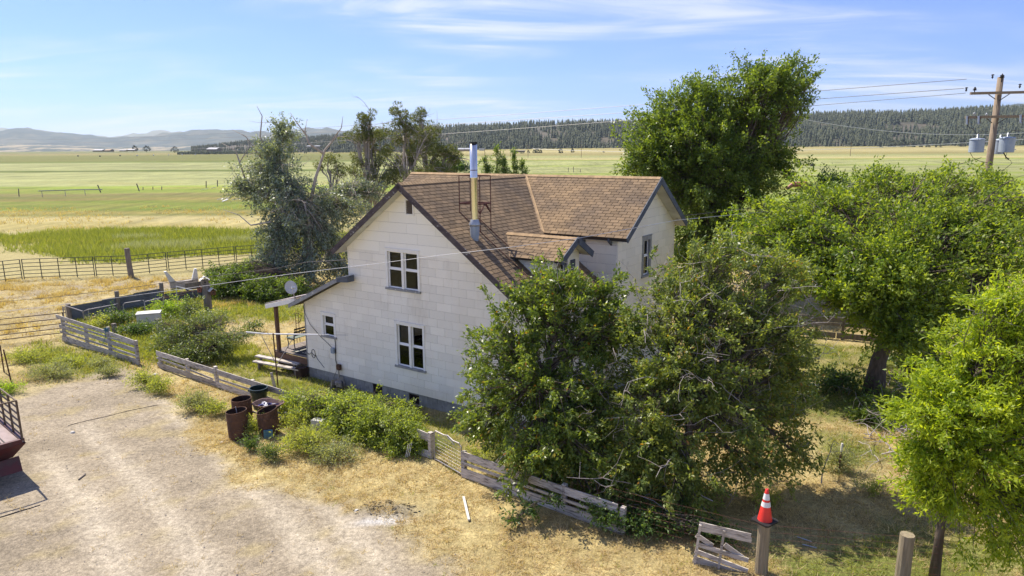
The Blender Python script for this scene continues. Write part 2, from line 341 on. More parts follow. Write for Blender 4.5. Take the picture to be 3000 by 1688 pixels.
def line_d(x, y, pts):
    d = np.full(x.shape, 1e9)
    for i in range(len(pts) - 1):
        x0, y0 = pts[i][:2]; x1, y1 = pts[i + 1][:2]; dx, dy = x1 - x0, y1 - y0
        t = np.clip(((x - x0) * dx + (y - y0) * dy) / (dx * dx + dy * dy + 1e-9), 0, 1)
        d = np.minimum(d, np.hypot(x - x0 - t * dx, y - y0 - t * dy))
    return d
GP = lambda *pp: [gr(*p) for p in pp]

# ================================================================== GROUND
Z_DIRT = [GP((-200, 1230), (90, 1150), (340, 1075), (455, 1100), (500, 1190), (640, 1300), (700, 1370), (830, 1425), (1010, 1470), (1120, 1500), (1240, 1560), (1330, 1640), (1420, 1800), (-400, 2100))]
Z_BARE = [GP((330, 832), (560, 800), (650, 815), (600, 850), (420, 862), (340, 850)), GP((0, 1165), (90, 1120), (190, 1130), (100, 1180), (0, 1210))]
Z_GREEN = [GP((200, 975), (240, 900), (520, 840), (640, 880), (640, 1000), (600, 1060), (450, 1070), (330, 1010)),
           GP((690, 1110), (900, 1095), (1330, 1215), (1420, 1330), (1340, 1390), (1260, 1340), (1000, 1240), (820, 1170)),
           GP((560, 880), (900, 860), (940, 930), (800, 950), (640, 935)), GP((640, 1000), (780, 1040), (900, 1090), (700, 1140), (560, 1060)),
           GP((30, 1060), (120, 1010), (230, 1020), (410, 1085), (320, 1110), (120, 1110)),
           GP((1330, 1330), (1640, 1420), (2000, 1560), (2100, 1500), (1900, 1300), (1500, 1250)),
           GP((2180, 1560), (2420, 1590), (2600, 1560), (3100, 1600), (3200, 1800), (2150, 1800)), GP((2330, 1250), (2480, 1270), (2700, 1330), (2520, 1400), (2380, 1350)),
           GP((2200, 960), (2500, 1010), (2900, 1050), (3100, 1200), (2700, 1260), (2350, 1240), (2150, 1200)),
           GP((-300, 770), (0, 765), (200, 745), (380, 768), (760, 762), (1000, 750), (900, 650), (500, 676), (200, 690), (-300, 700))]
TRACKS = [GP((430, 1110), (640, 1330), (830, 1520), (1000, 1720)), GP((520, 1130), (740, 1310), (960, 1490), (1180, 1720)), GP((250, 1250), (420, 1420), (560, 1600), (620, 1760)), GP((120, 1330), (260, 1480), (360, 1720))]
ASH = gr(1130, 1510)
def zones(x, y):
    """shares of dirt and of green, 0..1, over the near ground"""
    w = (fbm(x, y, 2.4, 3) - .5) * 2.2 + (fbm(x, y, .5, 9) - .5) * .9
    dirt = np.zeros(x.shape); green = np.zeros(x.shape)
    for p in Z_DIRT: dirt = np.maximum(dirt, sstep(-.35, .5, poly_sd(x, y, p) + w * .8))
    for p in Z_BARE: dirt = np.maximum(dirt, .8 * sstep(-.6, 1.2, poly_sd(x, y, p) + w))
    for p in Z_GREEN: green = np.maximum(green, sstep(-.5, .9, poly_sd(x, y, p) + w))
    return dirt, green
def srgb(r, g, b, k=.515): return np.array([((c / 255) ** 2.2) * k for c in (r, g, b)])
C_DIRT, C_DIRT2, C_TRK = srgb(203, 188, 162), srgb(182, 168, 144), srgb(230, 216, 190)
C_STRAW, C_STRAW2, C_GRN, C_GRN2 = srgb(228, 208, 148), srgb(206, 184, 124), srgb(120, 130, 62), srgb(150, 156, 84)
def near_color(x, y):
    d, g = zones(x, y); n1 = fbm(x, y, 1.7, 21)[:, None]; n2 = fbm(x, y, .45, 31)[:, None]; n3 = fbm(x, y, 6, 41)[:, None]
    straw = C_STRAW * (.55 + .45 * n2 * 1.6) + (C_STRAW2 - C_STRAW) * sstep(.4, .75, n1)
    straw = straw * (1 - .30 * sstep(.55, .8, n3)) + C_DIRT2 * .35 * sstep(.6, .8, n3)
    corral = sstep(30, 33, y)[:, None] * sstep(46, 44, y)[:, None] * sstep(-12, -15, x)[:, None]
    bare = np.clip(sstep(.50, .70, fbm(x, y, .9, 77)[:, None]) * corral, 0, 1)
    straw = straw * (1 - bare * .75) + C_DIRT2 * bare * .75
    dirt = C_DIRT + (C_DIRT2 - C_DIRT) * sstep(.35, .7, n1) * .9
    dirt = dirt * (.86 + .28 * n2); yel = sstep(.57, .70, fbm(x, y, .7, 55))[:, None] * .5
    dirt = dirt * (1 - yel) + C_STRAW * .8 * yel
    tr = np.zeros(x.shape)
    for k, t in enumerate(TRACKS): tr = np.maximum(tr, sstep(.48, .10, line_d(x, y, t) + (fbm(x, y, 1.2, 60 + k) - .5) * .5))
    dirt = dirt * (1 - .85 * tr[:, None]) + C_TRK * .85 * tr[:, None]
    grn = C_GRN + (C_GRN2 - C_GRN) * n1; pat = sstep(.52, .72, fbm(x, y, 1.3, 91))[:, None] * .6; grn = grn * (1 - pat) + C_STRAW * .85 * pat
    c = straw * (1 - g[:, None]) + grn * g[:, None]; c = c * (1 - d[:, None]) + dirt * d[:, None]
    ax, ay = x - ASH[0], y - ASH[1]; r = np.hypot(ax / 1.0, ay / .62) + (fbm(x, y, .5, 5) - .5) * .9
    a1 = sstep(1.05, .45, r)[:, None]; c = c * (1 - .5 * a1) + np.array([.24, .225, .21]) * .5 * a1
    r2 = np.hypot((ax - .02) / .85, (ay + .22) / .30) + (fbm(x * .4, y * 3, .35, 6) - .5) * .9; a2 = sstep(.95, .45, r2)[:, None]; c = c * (1 - a2 * .9) + np.array([.50, .49, .47]) * a2 * .9
    r3 = np.hypot((ax + .05) / .62, (ay - .30) / .18) + (fbm(x, y, .25, 8) - .5) * 1.1; a3 = sstep(.9, .5, r3)[:, None]; c = c * (1 - a3 * .35) + np.array([.05, .05, .05]) * a3 * .35
    return np.clip(c, .01, .9)
def lerp_bands(Y, st):
    Y = np.log(np.maximum(Y, 1)); xs = np.log([s[0] for s in st]); cs = np.array([s[1] for s in st])
    return np.stack([np.interp(Y, xs, cs[:, i]) for i in range(3)], -1)
G1, G2, G3, PALE, TAN, OLV, GOLD, STR = srgb(144, 160, 62), srgb(126, 142, 60), srgb(164, 182, 74), srgb(188, 192, 126), srgb(170, 160, 96), srgb(142, 144, 74), srgb(180, 166, 92), srgb(214, 200, 138)
LEFT = [(40, STR), (80, STR), (84, STR), (88, OLV), (92, GOLD), (97, G1), (112, G1), (116, GOLD), (122, OLV), (130, TAN), (136, G3), (158, G3), (164, PALE), (258, PALE), (266, G2), (280, G2), (288, PALE), (440, PALE), (460, G2), (540, OLV), (900, OLV), (1200, TAN), (1500, TAN), (2200, OLV), (9000, TAN)]
RIGHT = [(40, STR), (60, STR), (66, G2), (90, G1), (104, G3), (122, G3), (126, PALE), (136, G3), (150, G3), (156, G2), (164, G3), (188, G3), (205, PALE), (222, G3), (228, PALE), (300, PALE), (306, G3), (330, PALE), (420, PALE), (440, G3), (480, STR), (620, PALE), (760, TAN), (1000, STR), (1400, TAN), (9000, TAN)]
def mead_mask(x, y):
    w = (fbm(x, y * 1.5, 16, 3) - .5) * 16; w2 = (fbm(x, y, 20, 5) - .5) * 22; wedge = sstep(-30, -44, x) * 7
    return sstep(52, 57, y + w - wedge) * sstep(75, 68, y + w2) * sstep(-6, -9, x) * (.62 + .38 * sstep(.35, .55, fbm(x * .6, y, 6, 66)))
def far_color(x, y):
    yw = y * (1 + .05 * (vn(x, y, 70, 4) - .5) + .035 * (vn(x, y, 17, 14) - .5)) + .03 * x
    l = lerp_bands(yw, LEFT); r = lerp_bands(y * (1 + .04 * (vn(x, y, 90, 6) - .5)) + .05 * (x - 60), RIGHT); m = sstep(-12, 14, x - y * -.10)[:, None]
    c = l * (1 - m) + r * m
    big = vn(x * .35, y, 28, 71)[:, None]; med = vn(x * .3, y, 7, 72)[:, None]
    mm_ = (mead_mask(x, y) * .9)[:, None]; c = c * (1 - mm_) + (G1 + (G2 - G1) * vn(x, y, 5, 19)[:, None]) * mm_
    pt = (sstep(.50, .66, fbm(x * .45, y, 11, 37)) * sstep(60, 80, y) * sstep(210, 150, y) * .55)[:, None]; alt = np.where((vn(x * .3, y, 18, 38) > .5)[:, None], GOLD, G2); c = c * (1 - pt) + alt * pt
    c = c * (.76 + .26 * big + .24 * med)
    rows = sstep(.80, .93, np.sin(y * (1 + .02 * vn(x, y, 60, 3)) * 2 * PI / 13 + x * .11) * .5 + .5)[:, None] * sstep(215, 235, y)[:, None] * sstep(520, 400, y)[:, None] * sstep(.35, .5, vn(x, y, 7, 81))[:, None]
    c = c * (1 - .45 * rows)
    ln = sstep(.55, .72, vn(x * .12, y, 3.5 + 0 * y, 15))[:, None] * sstep(60, 100, y)[:, None] * sstep(700, 300, y)[:, None]; c = c * (1 - .10 * ln)
    return np.clip(c, .01, .9)
def ground_h(x, y):
    """gentle rise towards the forested ridge, small bumps close by"""
    far = sstep(700, 1500, y) * sstep(-700, 300, x) * 8.0
    return far
def ground_mat(name, near):
    m, nt, out = _nt(name); p = nt.nodes.new('ShaderNodeBsdfPrincipled'); nt.links.new(p.outputs[0], out.inputs[0]); p.inputs['Roughness'].default_value = .95; p.inputs['Specular IOR Level'].default_value = .15
    a = nt.nodes.new('ShaderNodeAttribute'); a.attribute_name = 'col'; pos = _pos(nt); col = a.outputs['Color']
    for s, d, lo, hi in (((9, 8, .64, 1.36), (38, 5, .60, 1.40), (2.2, 5, .86, 1.14)) if near else ((1.5, 5, .82, 1.18), (.25, 5, .9, 1.1), (6, 3, .85, 1.15))):
        col = _mul(nt, col, _ramp(nt, _noise(nt, s, d, .65, pos), [(.3, (lo,) * 3), (.7, (hi,) * 3)]))
    if not near: col = _mul(nt, col, _ramp(nt, _noise(nt, .55, 6, .7, _pos(nt, (1, .10, 1))), [(.32, (.72, .74, .70)), (.68, (1.24, 1.22, 1.2))]))
    nt.links.new(col, p.inputs['Base Color'])
    if near:
        b = nt.nodes.new('ShaderNodeBump'); b.inputs['Strength'].default_value = .75; b.inputs['Distance'].default_value = .05
        nt.links.new(_noise(nt, 14, 8, .7, pos), b.inputs['Height']); nt.links.new(b.outputs[0], p.inputs['Normal'])
    return m
def grid_obj(name, xs, ys, colf, hf, m, hole=None):
    X, Y = np.meshgrid(xs, ys); x, y = X.ravel(), Y.ravel(); V = np.stack([x, y, hf(x, y)], -1); nx = len(xs)
    i, j = np.meshgrid(np.arange(len(ys) - 1), np.arange(nx - 1), indexing='ij'); a = (i * nx + j).ravel(); F = np.stack([a, a + 1, a + nx + 1, a + nx], -1)
    if hole is not None:
        cx, cy = x[F].mean(1), y[F].mean(1); F = F[~((cx > hole[0]) & (cx < hole[1]) & (cy > hole[2]) & (cy < hole[3]))]
    o = mesh_obj(name, V, F, .5, m); c = o.data.attributes.new('col', 'FLOAT_COLOR', 'POINT')
    col = np.concatenate([colf(x, y), np.ones((len(x), 1))], 1).astype(np.float32); c.data.foreach_set('color', col.ravel()); return o
NX0, NX1, NY0, NY1 = -45., 45., 4., 62.
def near_h(x, y):
    e = np.minimum(np.minimum(x - NX0, NX1 - x), np.minimum(y - NY0, NY1 - y)); k = sstep(0, 3, e)
    h = (fbm(x, y, 2.2, 101) - .5) * .09 + (fbm(x, y, .7, 111, 3) - .5) * .05
    for t in TRACKS: h -= .035 * sstep(.35, .1, line_d(x, y, t))
    r = np.hypot((x - ASH[0]) / 1.0, (y - ASH[1] - .3) / .5); h += .10 * sstep(1, .2, r) * (.5 + vn(x, y, .25, 3))
    return h * k
def near_full(x, y):
    """near colours run into the far bands beyond the corral"""
    a = near_color(x, y); b = far_color(x, y); k = sstep(43, 47, y + (vn(x, y, 4, 8) - .5) * 2)[:, None]; return a * (1 - k) + b * k
o = grid_obj('yard_ground', np.arange(NX0, NX1 + .01, .25), np.arange(NY0, NY1 + .01, .25), near_full, near_h, ground_mat('yard_ground', True)); tag(o, kind='structure')
xs = np.concatenate([-np.geomspace(9000, 330, 50), np.arange(-320, NX0, 5.0), [NX0], np.arange(NX0 + 5, NX1, 5.0), [NX1], np.arange(50, 321, 5.0), np.geomspace(330, 9000, 50)])
ys = np.concatenate([[-9000, -3000, -800, -200, -60, -20, NY0], np.arange(10, NY1, 4.0), [NY1], 62 * np.cumprod(np.full(290, 1.0175))])
xs = np.unique(xs); ys = np.unique(ys)
o = grid_obj('field_ground', xs, ys, far_color, ground_h, ground_mat('field_ground', False), (NX0, NX1, NY0, NY1)); tag(o, kind='structure')

# ================================================================== HILLS
def hill(name, prof, Y0, depth, m, seed, rough=.02, base_y=446, n=160, k=26):
    """ridge whose skyline passes through the sighted points prof, rising from Y0 over depth metres"""
    px = np.linspace(prof[0][0], prof[-1][0], n); py = np.interp(px, [p[0] for p in prof], [p[1] for p in prof])
    Yc = Y0 + depth * .7; V = np.zeros((k, n, 3)); C = np.array([at(a, b, Yc) for a, b in zip(px, py)])
    for i in range(k):
        t = i / (k - 1) * 1.4; Y = Y0 + depth * t; s = math.sin(min(t / .7, 1) * PI / 2) ** 1.2 if t < .7 else math.cos((t - .7) / .7 * PI / 2) ** .7
        x = C[:, 0] * (Y / Yc); hz = np.maximum(C[:, 2], 1) * s
        hz = hz * (1 + rough * 10 * (vn(x, np.full(n, Y), depth * .22, seed) - .5) * (1 - abs(s - .5)) * (0 if abs(t - .7) < .03 else 1)) + (vn(x, np.full(n, Y), depth * .05, seed + 1) - .5) * depth * rough * min(1, t * 5)
        V[i] = np.stack([x, np.full(n, Y), hz - (6 if t == 0 else 0)], -1)
    a = (np.arange(k - 1)[:, None] * n + np.arange(n - 1)[None]).ravel(); F = np.stack([a, a + 1, a + n + 1, a + n], -1)
    o = mesh_obj(name, V.reshape(-1, 3), F, .5, m); o.data.polygons.foreach_set('use_smooth', [True] * len(o.data.polygons)); return tag(o, kind='structure')
def hillmat(name, c1, c2, s, lo, hi):
    return mat(name, c1, c2, s, .95, detail=9, lo=lo, hi=hi)
hill('far_hill', [(-300, 392), (-60, 384), (30, 378), (90, 388), (200, 400), (320, 402), (370, 397), (410, 391), (470, 386), (520, 388), (600, 400), (760, 396), (830, 387), (930, 385), (1020, 393), (1200, 405), (1500, 420)], 9000, 3500, hillmat('far_hill_slopes', (.12, .13, .08), (.17, .16, .10), .002, .4, .6), 1)
hill('wooded_hill', [(-400, 384), (0, 386), (40, 380), (90, 378), (150, 388), (260, 399), (380, 404), (450, 400), (520, 388), (640, 383), (720, 384), (800, 392), (860, 386), (900, 380), (955, 380), (1010, 388), (1060, 399), (1150, 415), (1300, 430)], 6000, 2600, hillmat('wooded_hill_slopes', (.014, .030, .022), (.13, .115, .065), .0035, .46, .74), 2)
hill('tan_foothill', [(-400, 418), (0, 424), (160, 426), (330, 433), (520, 430), (700, 425), (1000, 425), (1200, 432)], 4300, 900, hillmat('tan_foothill_slopes', (.022, .040, .026), (.30, .24, .14), .007, .47, .58), 3, rough=.01)
forest_floor = hillmat('forest_floor', (.10, .082, .055), (.045, .045, .028), .02, .40, .62)
FOR = [(560, 436), (700, 421), (820, 413), (960, 402), (1100, 397), (1290, 388), (1450, 380), (1640, 372), (1860, 368), (2100, 356), (2350, 348), (2600, 345), (2760, 340), (2900, 333), (3000, 327), (3400, 300)]
ridge_o = hill('forest_ridge', FOR, 1250, 1000, forest_floor, 5, rough=.004)
hill('blue_ridge', [(2350, 380), (2600, 345), (2760, 328), (2860, 320), (2940, 311), (3000, 305), (3300, 296)], 4200, 1400, hillmat('blue_ridge_slopes', (.018, .030, .022), (.045, .05, .032), .01, .45, .7), 7)

# haze: the air of the whole valley, sky and clouds outside
hz = MB().box((0, 3000, 292), (30000, 30000, 616)).obj('haze', M['dark'], org=(0, 0, 0)); hz.data.materials.clear()
hm, hnt, hout = _nt('haze_air'); pv = hnt.nodes.new('ShaderNodeVolumePrincipled'); pv.inputs['Color'].default_value = (.74, .87, .96, 1)
pv.inputs['Density'].default_value = 5.5e-5; pv.inputs['Anisotropy'].default_value = .25; hnt.links.new(pv.outputs[0], hout.inputs['Volume']); hz.data.materials.append(hm)
tag(hz, kind='stuff')

# ================================================================== HOUSE
def clip(poly, a, b, c):
    """keep a*x+b*y<=c"""
    out = []
    for i in range(len(poly)):
        p, q = poly[i], poly[(i + 1) % len(poly)]; dp, dq = a * p[0] + b * p[1] - c, a * q[0] + b * q[1] - c
        if dp <= 0: out.append(p)
        if (dp < 0 < dq) or (dq < 0 < dp):
            t = dp / (dp - dq); out.append((p[0] + t * (q[0] - p[0]), p[1] + t * (q[1] - p[1])))
    return out
def clip_region(poly, region):
    n = len(region)
    for i in range(n):
        (x0, y0), (x1, y1) = region[i], region[(i + 1) % n]
        poly = clip(poly, (y1 - y0), -(x1 - x0), (y1 - y0) * x0 - (x1 - x0) * y0)
        if len(poly) < 3: return []
    return poly
def area(p): return abs(sum(p[i][0] * p[(i + 1) % len(p)][1] - p[(i + 1) % len(p)][0] * p[i][1] for i in range(len(p)))) / 2
def minus_rects(polys, rects):
    for (x0, x1, y0, y1) in rects:
        nxt = []
        for p in polys:
            if max(q[0] for q in p) <= x0 or min(q[0] for q in p) >= x1 or max(q[1] for q in p) <= y0 or min(q[1] for q in p) >= y1: nxt.append(p); continue
            L = clip(p, 1, 0, x0); R_ = clip(p, -1, 0, -x1); mid = clip(clip(p, -1, 0, -x0), 1, 0, x1) if len(p) > 2 else []
            for q in (L, R_): 
                if len(q) > 2: nxt.append(q)
            if len(mid) > 2:
                for q in (clip(mid, 0, 1, y0), clip(mid, 0, -1, -y1)):
                    if len(q) > 2: nxt.append(q)
        polys = nxt
    return [p for p in polys if area(p) > 1e-4]
class Plane:
    """flat frame: a along, b up, n outwards"""
    def __init__(s, P, a, b): s.P = np.asarray(P, float); s.a = unit(np.asarray(a, float)); s.b = unit(np.asarray(b, float)); s.n = np.cross(s.a, s.b)
    def p(s, x, y, z=0): return s.P + x * s.a + y * s.b + z * s.n
CAMV = CAMP
def tiles(pl, regions, holes, row, width, gap, t0, t1, bond=.5, lap=0.0, x0=0.0, y0=0.0, jit=0.0, wj=0.0, rnd=None):
    """-> list of (distance to camera, polygons, lower edge y, whole?)"""
    rnd = rnd or random.Random(5)
    xs_ = [q[0] for r in regions for q in r]; ys_ = [q[1] for r in regions for q in r]; out = []
    j = 0; y = y0
    while y < max(ys_):
        off = x0 + (bond * width if j % 2 else 0) + rnd.uniform(-wj, wj) * width; x = off + math.floor((min(xs_) - off) / width) * width
        while x < max(xs_):
            if y + row > min(ys_):
                dy = rnd.uniform(-jit, jit); rect = [(x + gap / 2, y + dy), (x + width - gap / 2, y + dy), (x + width - gap / 2, y + row + lap), (x + gap / 2, y + row + lap)]
                ps = [q for q in (clip_region(rect, r) for r in regions) if len(q) > 2 and area(q) > 3e-4]; ps = minus_rects(ps, holes) if holes else ps
                if ps:
                    c = pl.p(x + width / 2, y + row / 2); out.append((float(np.linalg.norm(c - CAMV)), ps, y + dy, t0, t1, row + lap))
            x += width
        y += row; j += 1
    return out
def tile_mesh(mb, pl, tl, tint):
    _, ps, yb, t0, t1, h = tl
    for p in ps:
        lo = [pl.p(a, b, .0) for a, b in p]; off = [pl.n * (t0 + (t1 - t0) * min(1, max(0, (b - yb) / h))) for a, b in p]; mb.prism(lo, np.array(off), tint)
house = empty('farmhouse', hw(2.5, 0, 0), 'white two-storey farmhouse with brown shingle roof and stovepipe', 'house')
WALL = {}
def wall(name, pl, regions, holes, m, panel=(.27, .61, .006, .010, .008), core=True, limit=0, label=None, y0=.4, x0=0.0, clip_y=None):
    w = MB(); rs = random.Random(len(WALL) + 3)
    big = tiles(pl, regions, holes, 50, 60, 0, 0, 0, x0=-25, y0=-20)
    for _, ps, *r in big:
        for p in ps: w.prism([pl.p(a, b, -.12) for a, b in p], pl.n * .12)
    wo_ = w.obj('wall', M['wallcore'], house, label); WALL[name] = wo_
    return wo_
PANELS = []   # (distance, wall object, plane, tile, material)
def panels(wo_, pl, regions, holes, row, width, m, y0=.4, bond=.5, t0=.014, t1=.008, x0=0):
    for tl in tiles(pl, regions, holes, row, width, .006, t0, t1, bond, -.0065, x0, y0, rnd=random.Random(int(y0 * 100) + len(PANELS))): PANELS.append((tl[0], wo_, pl, tl, m))
SL = .7245; AP = 5.32; AW = 7.41; WS = .647; VJ = 6.99            # main roof slope, apex, ridge height; wing slope and ridge line
UR = 9.9; LSL = .725
def roof_w(u): return AW - SL * (u - AP) if u > AP else AW - LSL * (AP - u)
TH = .16   # roof build-up below the shingle face
FR = Plane(hw(0, 0, 0), HE, HZ)         # front gable wall: x=u, y=w ; normal faces the yard (-v)
LT = [(0, .4), (2.5, .4), (2.5, 4.09), (0, 2.90)]                                   # lean-to
yl, yr = roof_w(2.5) - TH, roof_w(UR) - TH
MAINR = [(2.5, .4), (UR, .4), (UR, yr), (AP, AW - TH), (2.5, yl)]
WIN_F = {'upper': (4.26, 5.74, 3.91, 5.26), 'lower': (4.55, 5.86, 1.245, 2.81), 'small': (.90, 1.65, 1.76, 2.65), 'vent': (5.22, 5.59, 6.39, 6.92)}
ho = [WIN_F[k] for k in WIN_F]
BND = 5.13
wf = wall('front', FR, [LT, MAINR], ho, None)
def below(r, y): return clip(list(r), 0, 1, y)
def above(r, y): return clip(list(r), 0, -1, -y)
panels(wf, FR, [LT, below(MAINR, BND)], ho, .2725, .61, M['siding'], .4)
panels(wf, FR, [above(MAINR, BND)], ho, .335, 1.22, M['siding_white'], BND, bond=.37, x0=.35)
# the other outside walls
RW = Plane(hw(UR, 0, 0), HN, HZ); w_ = wall('right', RW, [[(0, .4), (4.39, .4), (4.39, yr), (0, yr)]], [(1.75, 2.65, 1.2, 2.7)], None)
panels(w_, RW, [[(0, .4), (4.39, .4), (4.39, yr), (0, yr)]], [(1.75, 2.65, 1.2, 2.7)], .2725, .61, M['siding'], .4)
UG = 10.6; WE = 5.56; hh = 2.6
WF = Plane(hw(0, 4.39, 0), HE, HZ); regW = [(7.2, 4.3), (UR, 4.0), (UG, .4), (UG, 5.62), (7.2, 5.62)]
wf2 = wall('wingfront', WF, [[(7.2, 4.4), (UR, 3.9), (UR, 5.60), (7.2, 5.60)], [(UR, .4), (UG, .4), (UG, 5.60), (UR, 5.60)]], [], None)
panels(wf2, WF, [[(7.2, 4.4), (UR, 3.9), (UR, 5.60), (7.2, 5.60)], [(UR, .4), (UG, .4), (UG, 5.60), (UR, 5.60)]], [], .325, .72, M['siding_wing'], .4, x0=.1)
WG = Plane(hw(UG, 4.39, 0), HN, HZ); gab = [(0, .4), (5.2, .4), (5.2, 5.58), (2.6, 5.58 + 2.6 * WS), (0, 5.58)]
hg = [(2.06, 2.90, 3.86, 5.33)]
wg = wall('winggable', WG, [gab], hg, None); panels(wg, WG, [gab], hg, .31, .72, M['siding_wing'], .4)
for nm, pl, rg in (('back', Plane(hw(UG, 9.59, 0), -HE, HZ), [(0, .4), (UG + .35, .4), (UG + .35, 5.5), (0, 5.5)]),
                   ('wingleft', Plane(hw(-.35, 9.59, 0), -HN, HZ), [(0, .4), (5.2, .4), (5.2, 5.58), (2.6, 5.58 + 2.6 * WS), (0, 5.58)]),
                   ('wingfrontleft', Plane(hw(-.35, 4.39, 0), HE, HZ), [(0, .4), (3.0, .4), (3.0, 5.5), (0, 5.5)]),
                   ('mainleft', Plane(hw(2.5, 4.39, 0), -HN, HZ), [(0, .4), (4.39, .4), (4.39, yl - .02), (0, yl - .02)]),
                   ('leantoleft', Plane(hw(0, 4.39, 0), -HN, HZ), [(0, .4), (4.38, .4), (4.38, 2.88), (0, 2.88)])):
    wx = wall(nm, pl, [rg], [], None); panels(wx, pl, [rg], [], .55, 1.22, M['siding'], .4)
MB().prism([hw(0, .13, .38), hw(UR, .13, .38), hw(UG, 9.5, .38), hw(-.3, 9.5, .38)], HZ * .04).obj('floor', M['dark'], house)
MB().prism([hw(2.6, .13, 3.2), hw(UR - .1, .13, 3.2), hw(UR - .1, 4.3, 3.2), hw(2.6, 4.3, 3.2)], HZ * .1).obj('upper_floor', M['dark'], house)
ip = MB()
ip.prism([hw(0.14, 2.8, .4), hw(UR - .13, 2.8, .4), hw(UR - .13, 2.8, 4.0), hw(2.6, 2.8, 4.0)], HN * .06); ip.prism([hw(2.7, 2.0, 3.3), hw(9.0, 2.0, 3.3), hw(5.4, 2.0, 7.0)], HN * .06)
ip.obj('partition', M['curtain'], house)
# foundation: blocks, with two cellar vents
for pl, x1, holes in ((Plane(hw(UR, 4.39, 0), HE, HZ), .7, []), (FR, UR, [(3.35, 3.80, .0, .36), (5.05, 5.5, .02, .34)]), (WG, 5.2, []), (RW, 4.39, [])):
    fd = MB(); 
    for tl in tiles(pl, [[(0, -.3), (x1, -.3), (x1, .4), (0, .4)]], holes, .2, .42, 0, 0, 0, y0=-.2):
        for p in tl[1]: fd.prism([pl.p(a, b, -.14) for a, b in p], pl.n * .10)
    fo = fd.obj('foundation', M['wallcore'], house)
    for tl in tiles(pl, [[(0, -.3), (x1, -.3), (x1, .385), (0, .385)]], holes, .2, .42, .012, 0, 0, y0=-.2):
        b_ = MB(); pl2 = Plane(pl.P - pl.n * .04, pl.a, pl.b); tile_mesh(b_, pl2, (0, tl[1], 0, .02, .02, 1), random.random()); b_.obj('block', M['foundation'], fo)
for (a, b) in ((3.35, 3.80), (5.05, 5.5)):
    v_ = MB()
    for i in range(6): v_.box(FR.p((a + b) / 2, .03 + i * .06, -.05), (b - a, .05, .012), HE, -HN, HZ)
    v_.obj('cellar_vent', M['rust_dark'], house)
# ---- windows
def window(pl, x0, x1, y0, y1, casing, sash=M['vinyl'], double=True, cw=.085, blind=None):
    fr = MB(); cx, cy = (x0 + x1) / 2, (y0 + y1) / 2
    B = lambda mb, a0, a1, b0, b1, z0, z1: mb.prism([pl.p(a0, b0, z0), pl.p(a1, b0, z0), pl.p(a1, b1, z0), pl.p(a0, b1, z0)], pl.n * (z1 - z0))
    B(fr, x0, x0 + cw, y0 + .002, y1, -.10, .03); B(fr, x1 - cw, x1, y0 + .002, y1, -.10, .03); B(fr, x0 + cw, x1 - cw, y1 - cw, y1, -.10, .032)
    B(fr, x0 - .012, x1 + .012, y1, y1 + .025, -.0, .05)
    w = fr.obj('window', casing, house)
    sl = MB(); B(sl, x0 - .03, x1 + .03, y0 - .03, y0 + .04, -.10, .065); sl.obj('sill', M['grey_trim'], w)
    a0, a1 = x0 + cw, x1 - cw; cols = [(a0, cx - .05), (cx + .05, a1)] if double else [(a0, a1)]
    if double: mu = MB(); B(mu, cx - .05, cx + .05, y0 + .04, y1 - cw, -.09, .018); mu.obj('mullion', casing, w)
    ym = (y0 + y1) / 2 + .01
    for (c0, c1) in cols:
        for (b0, b1, z) in ((y0 + .04, ym, -.035), (ym, y1 - cw, -.06)):
            s_ = MB(); t = .042
            B(s_, c0, c0 + t, b0, b1, z - .03, z); B(s_, c1 - t, c1, b0, b1, z - .03, z); B(s_, c0 + t, c1 - t, b0, b0 + t, z - .03, z); B(s_, c0 + t, c1 - t, b1 - t, b1, z - .03, z)
            s_.obj('sash', sash, w)
            g_ = MB(); B(g_, c0 + t - .004, c1 - t + .004, b0 + t - .004, b1 - t + .004, z - .02, z - .014); g_.obj('pane', M['glass'], w)
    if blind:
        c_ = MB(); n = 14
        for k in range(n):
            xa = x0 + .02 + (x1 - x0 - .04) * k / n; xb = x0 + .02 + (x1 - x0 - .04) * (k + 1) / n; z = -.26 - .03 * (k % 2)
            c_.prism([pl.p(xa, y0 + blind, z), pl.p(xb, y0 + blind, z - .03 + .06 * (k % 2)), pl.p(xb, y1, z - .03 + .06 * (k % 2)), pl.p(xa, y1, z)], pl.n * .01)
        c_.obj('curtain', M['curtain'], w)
    return w
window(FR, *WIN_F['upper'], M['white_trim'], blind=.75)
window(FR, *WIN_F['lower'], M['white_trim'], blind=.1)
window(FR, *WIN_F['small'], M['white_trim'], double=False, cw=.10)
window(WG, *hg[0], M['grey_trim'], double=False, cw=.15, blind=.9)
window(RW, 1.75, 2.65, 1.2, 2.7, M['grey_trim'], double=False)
v_ = MB(); x0, x1, y0, y1 = WIN_F['vent']
for c, s_ in (((x0 + .025, (y0 + y1) / 2), (.05, y1 - y0)), ((x1 - .025, (y0 + y1) / 2), (.05, y1 - y0)), (((x0 + x1) / 2, y1 - .025), (x1 - x0 - .1, .05)), (((x0 + x1) / 2, y0 + .025), (x1 - x0 - .1, .05))):
    v_.box(FR.p(c[0], c[1], .0), (s_[0], .08, s_[1]), HE, -HN, HZ)
gv = v_.obj('gable_vent', M['white_trim'], house)
MB().box(FR.p((x0 + x1) / 2, (y0 + y1) / 2, -.05), (x1 - x0 - .1, .01, y1 - y0 - .1), HE, -HN, HZ).obj('vent_back', M['rust_dark'], gv)
for i in range(8):
    yy = y0 + .075 + i * .055; MB().prism([FR.p(x0 + .05, yy, .02), FR.p(x1 - .05, yy, .02), FR.p(x1 - .05, yy + .04, -.03), FR.p(x0 + .05, yy + .04, -.03)], FR.n * .008 - HZ * .004).obj('louvre', M['pole_wood'], gv)
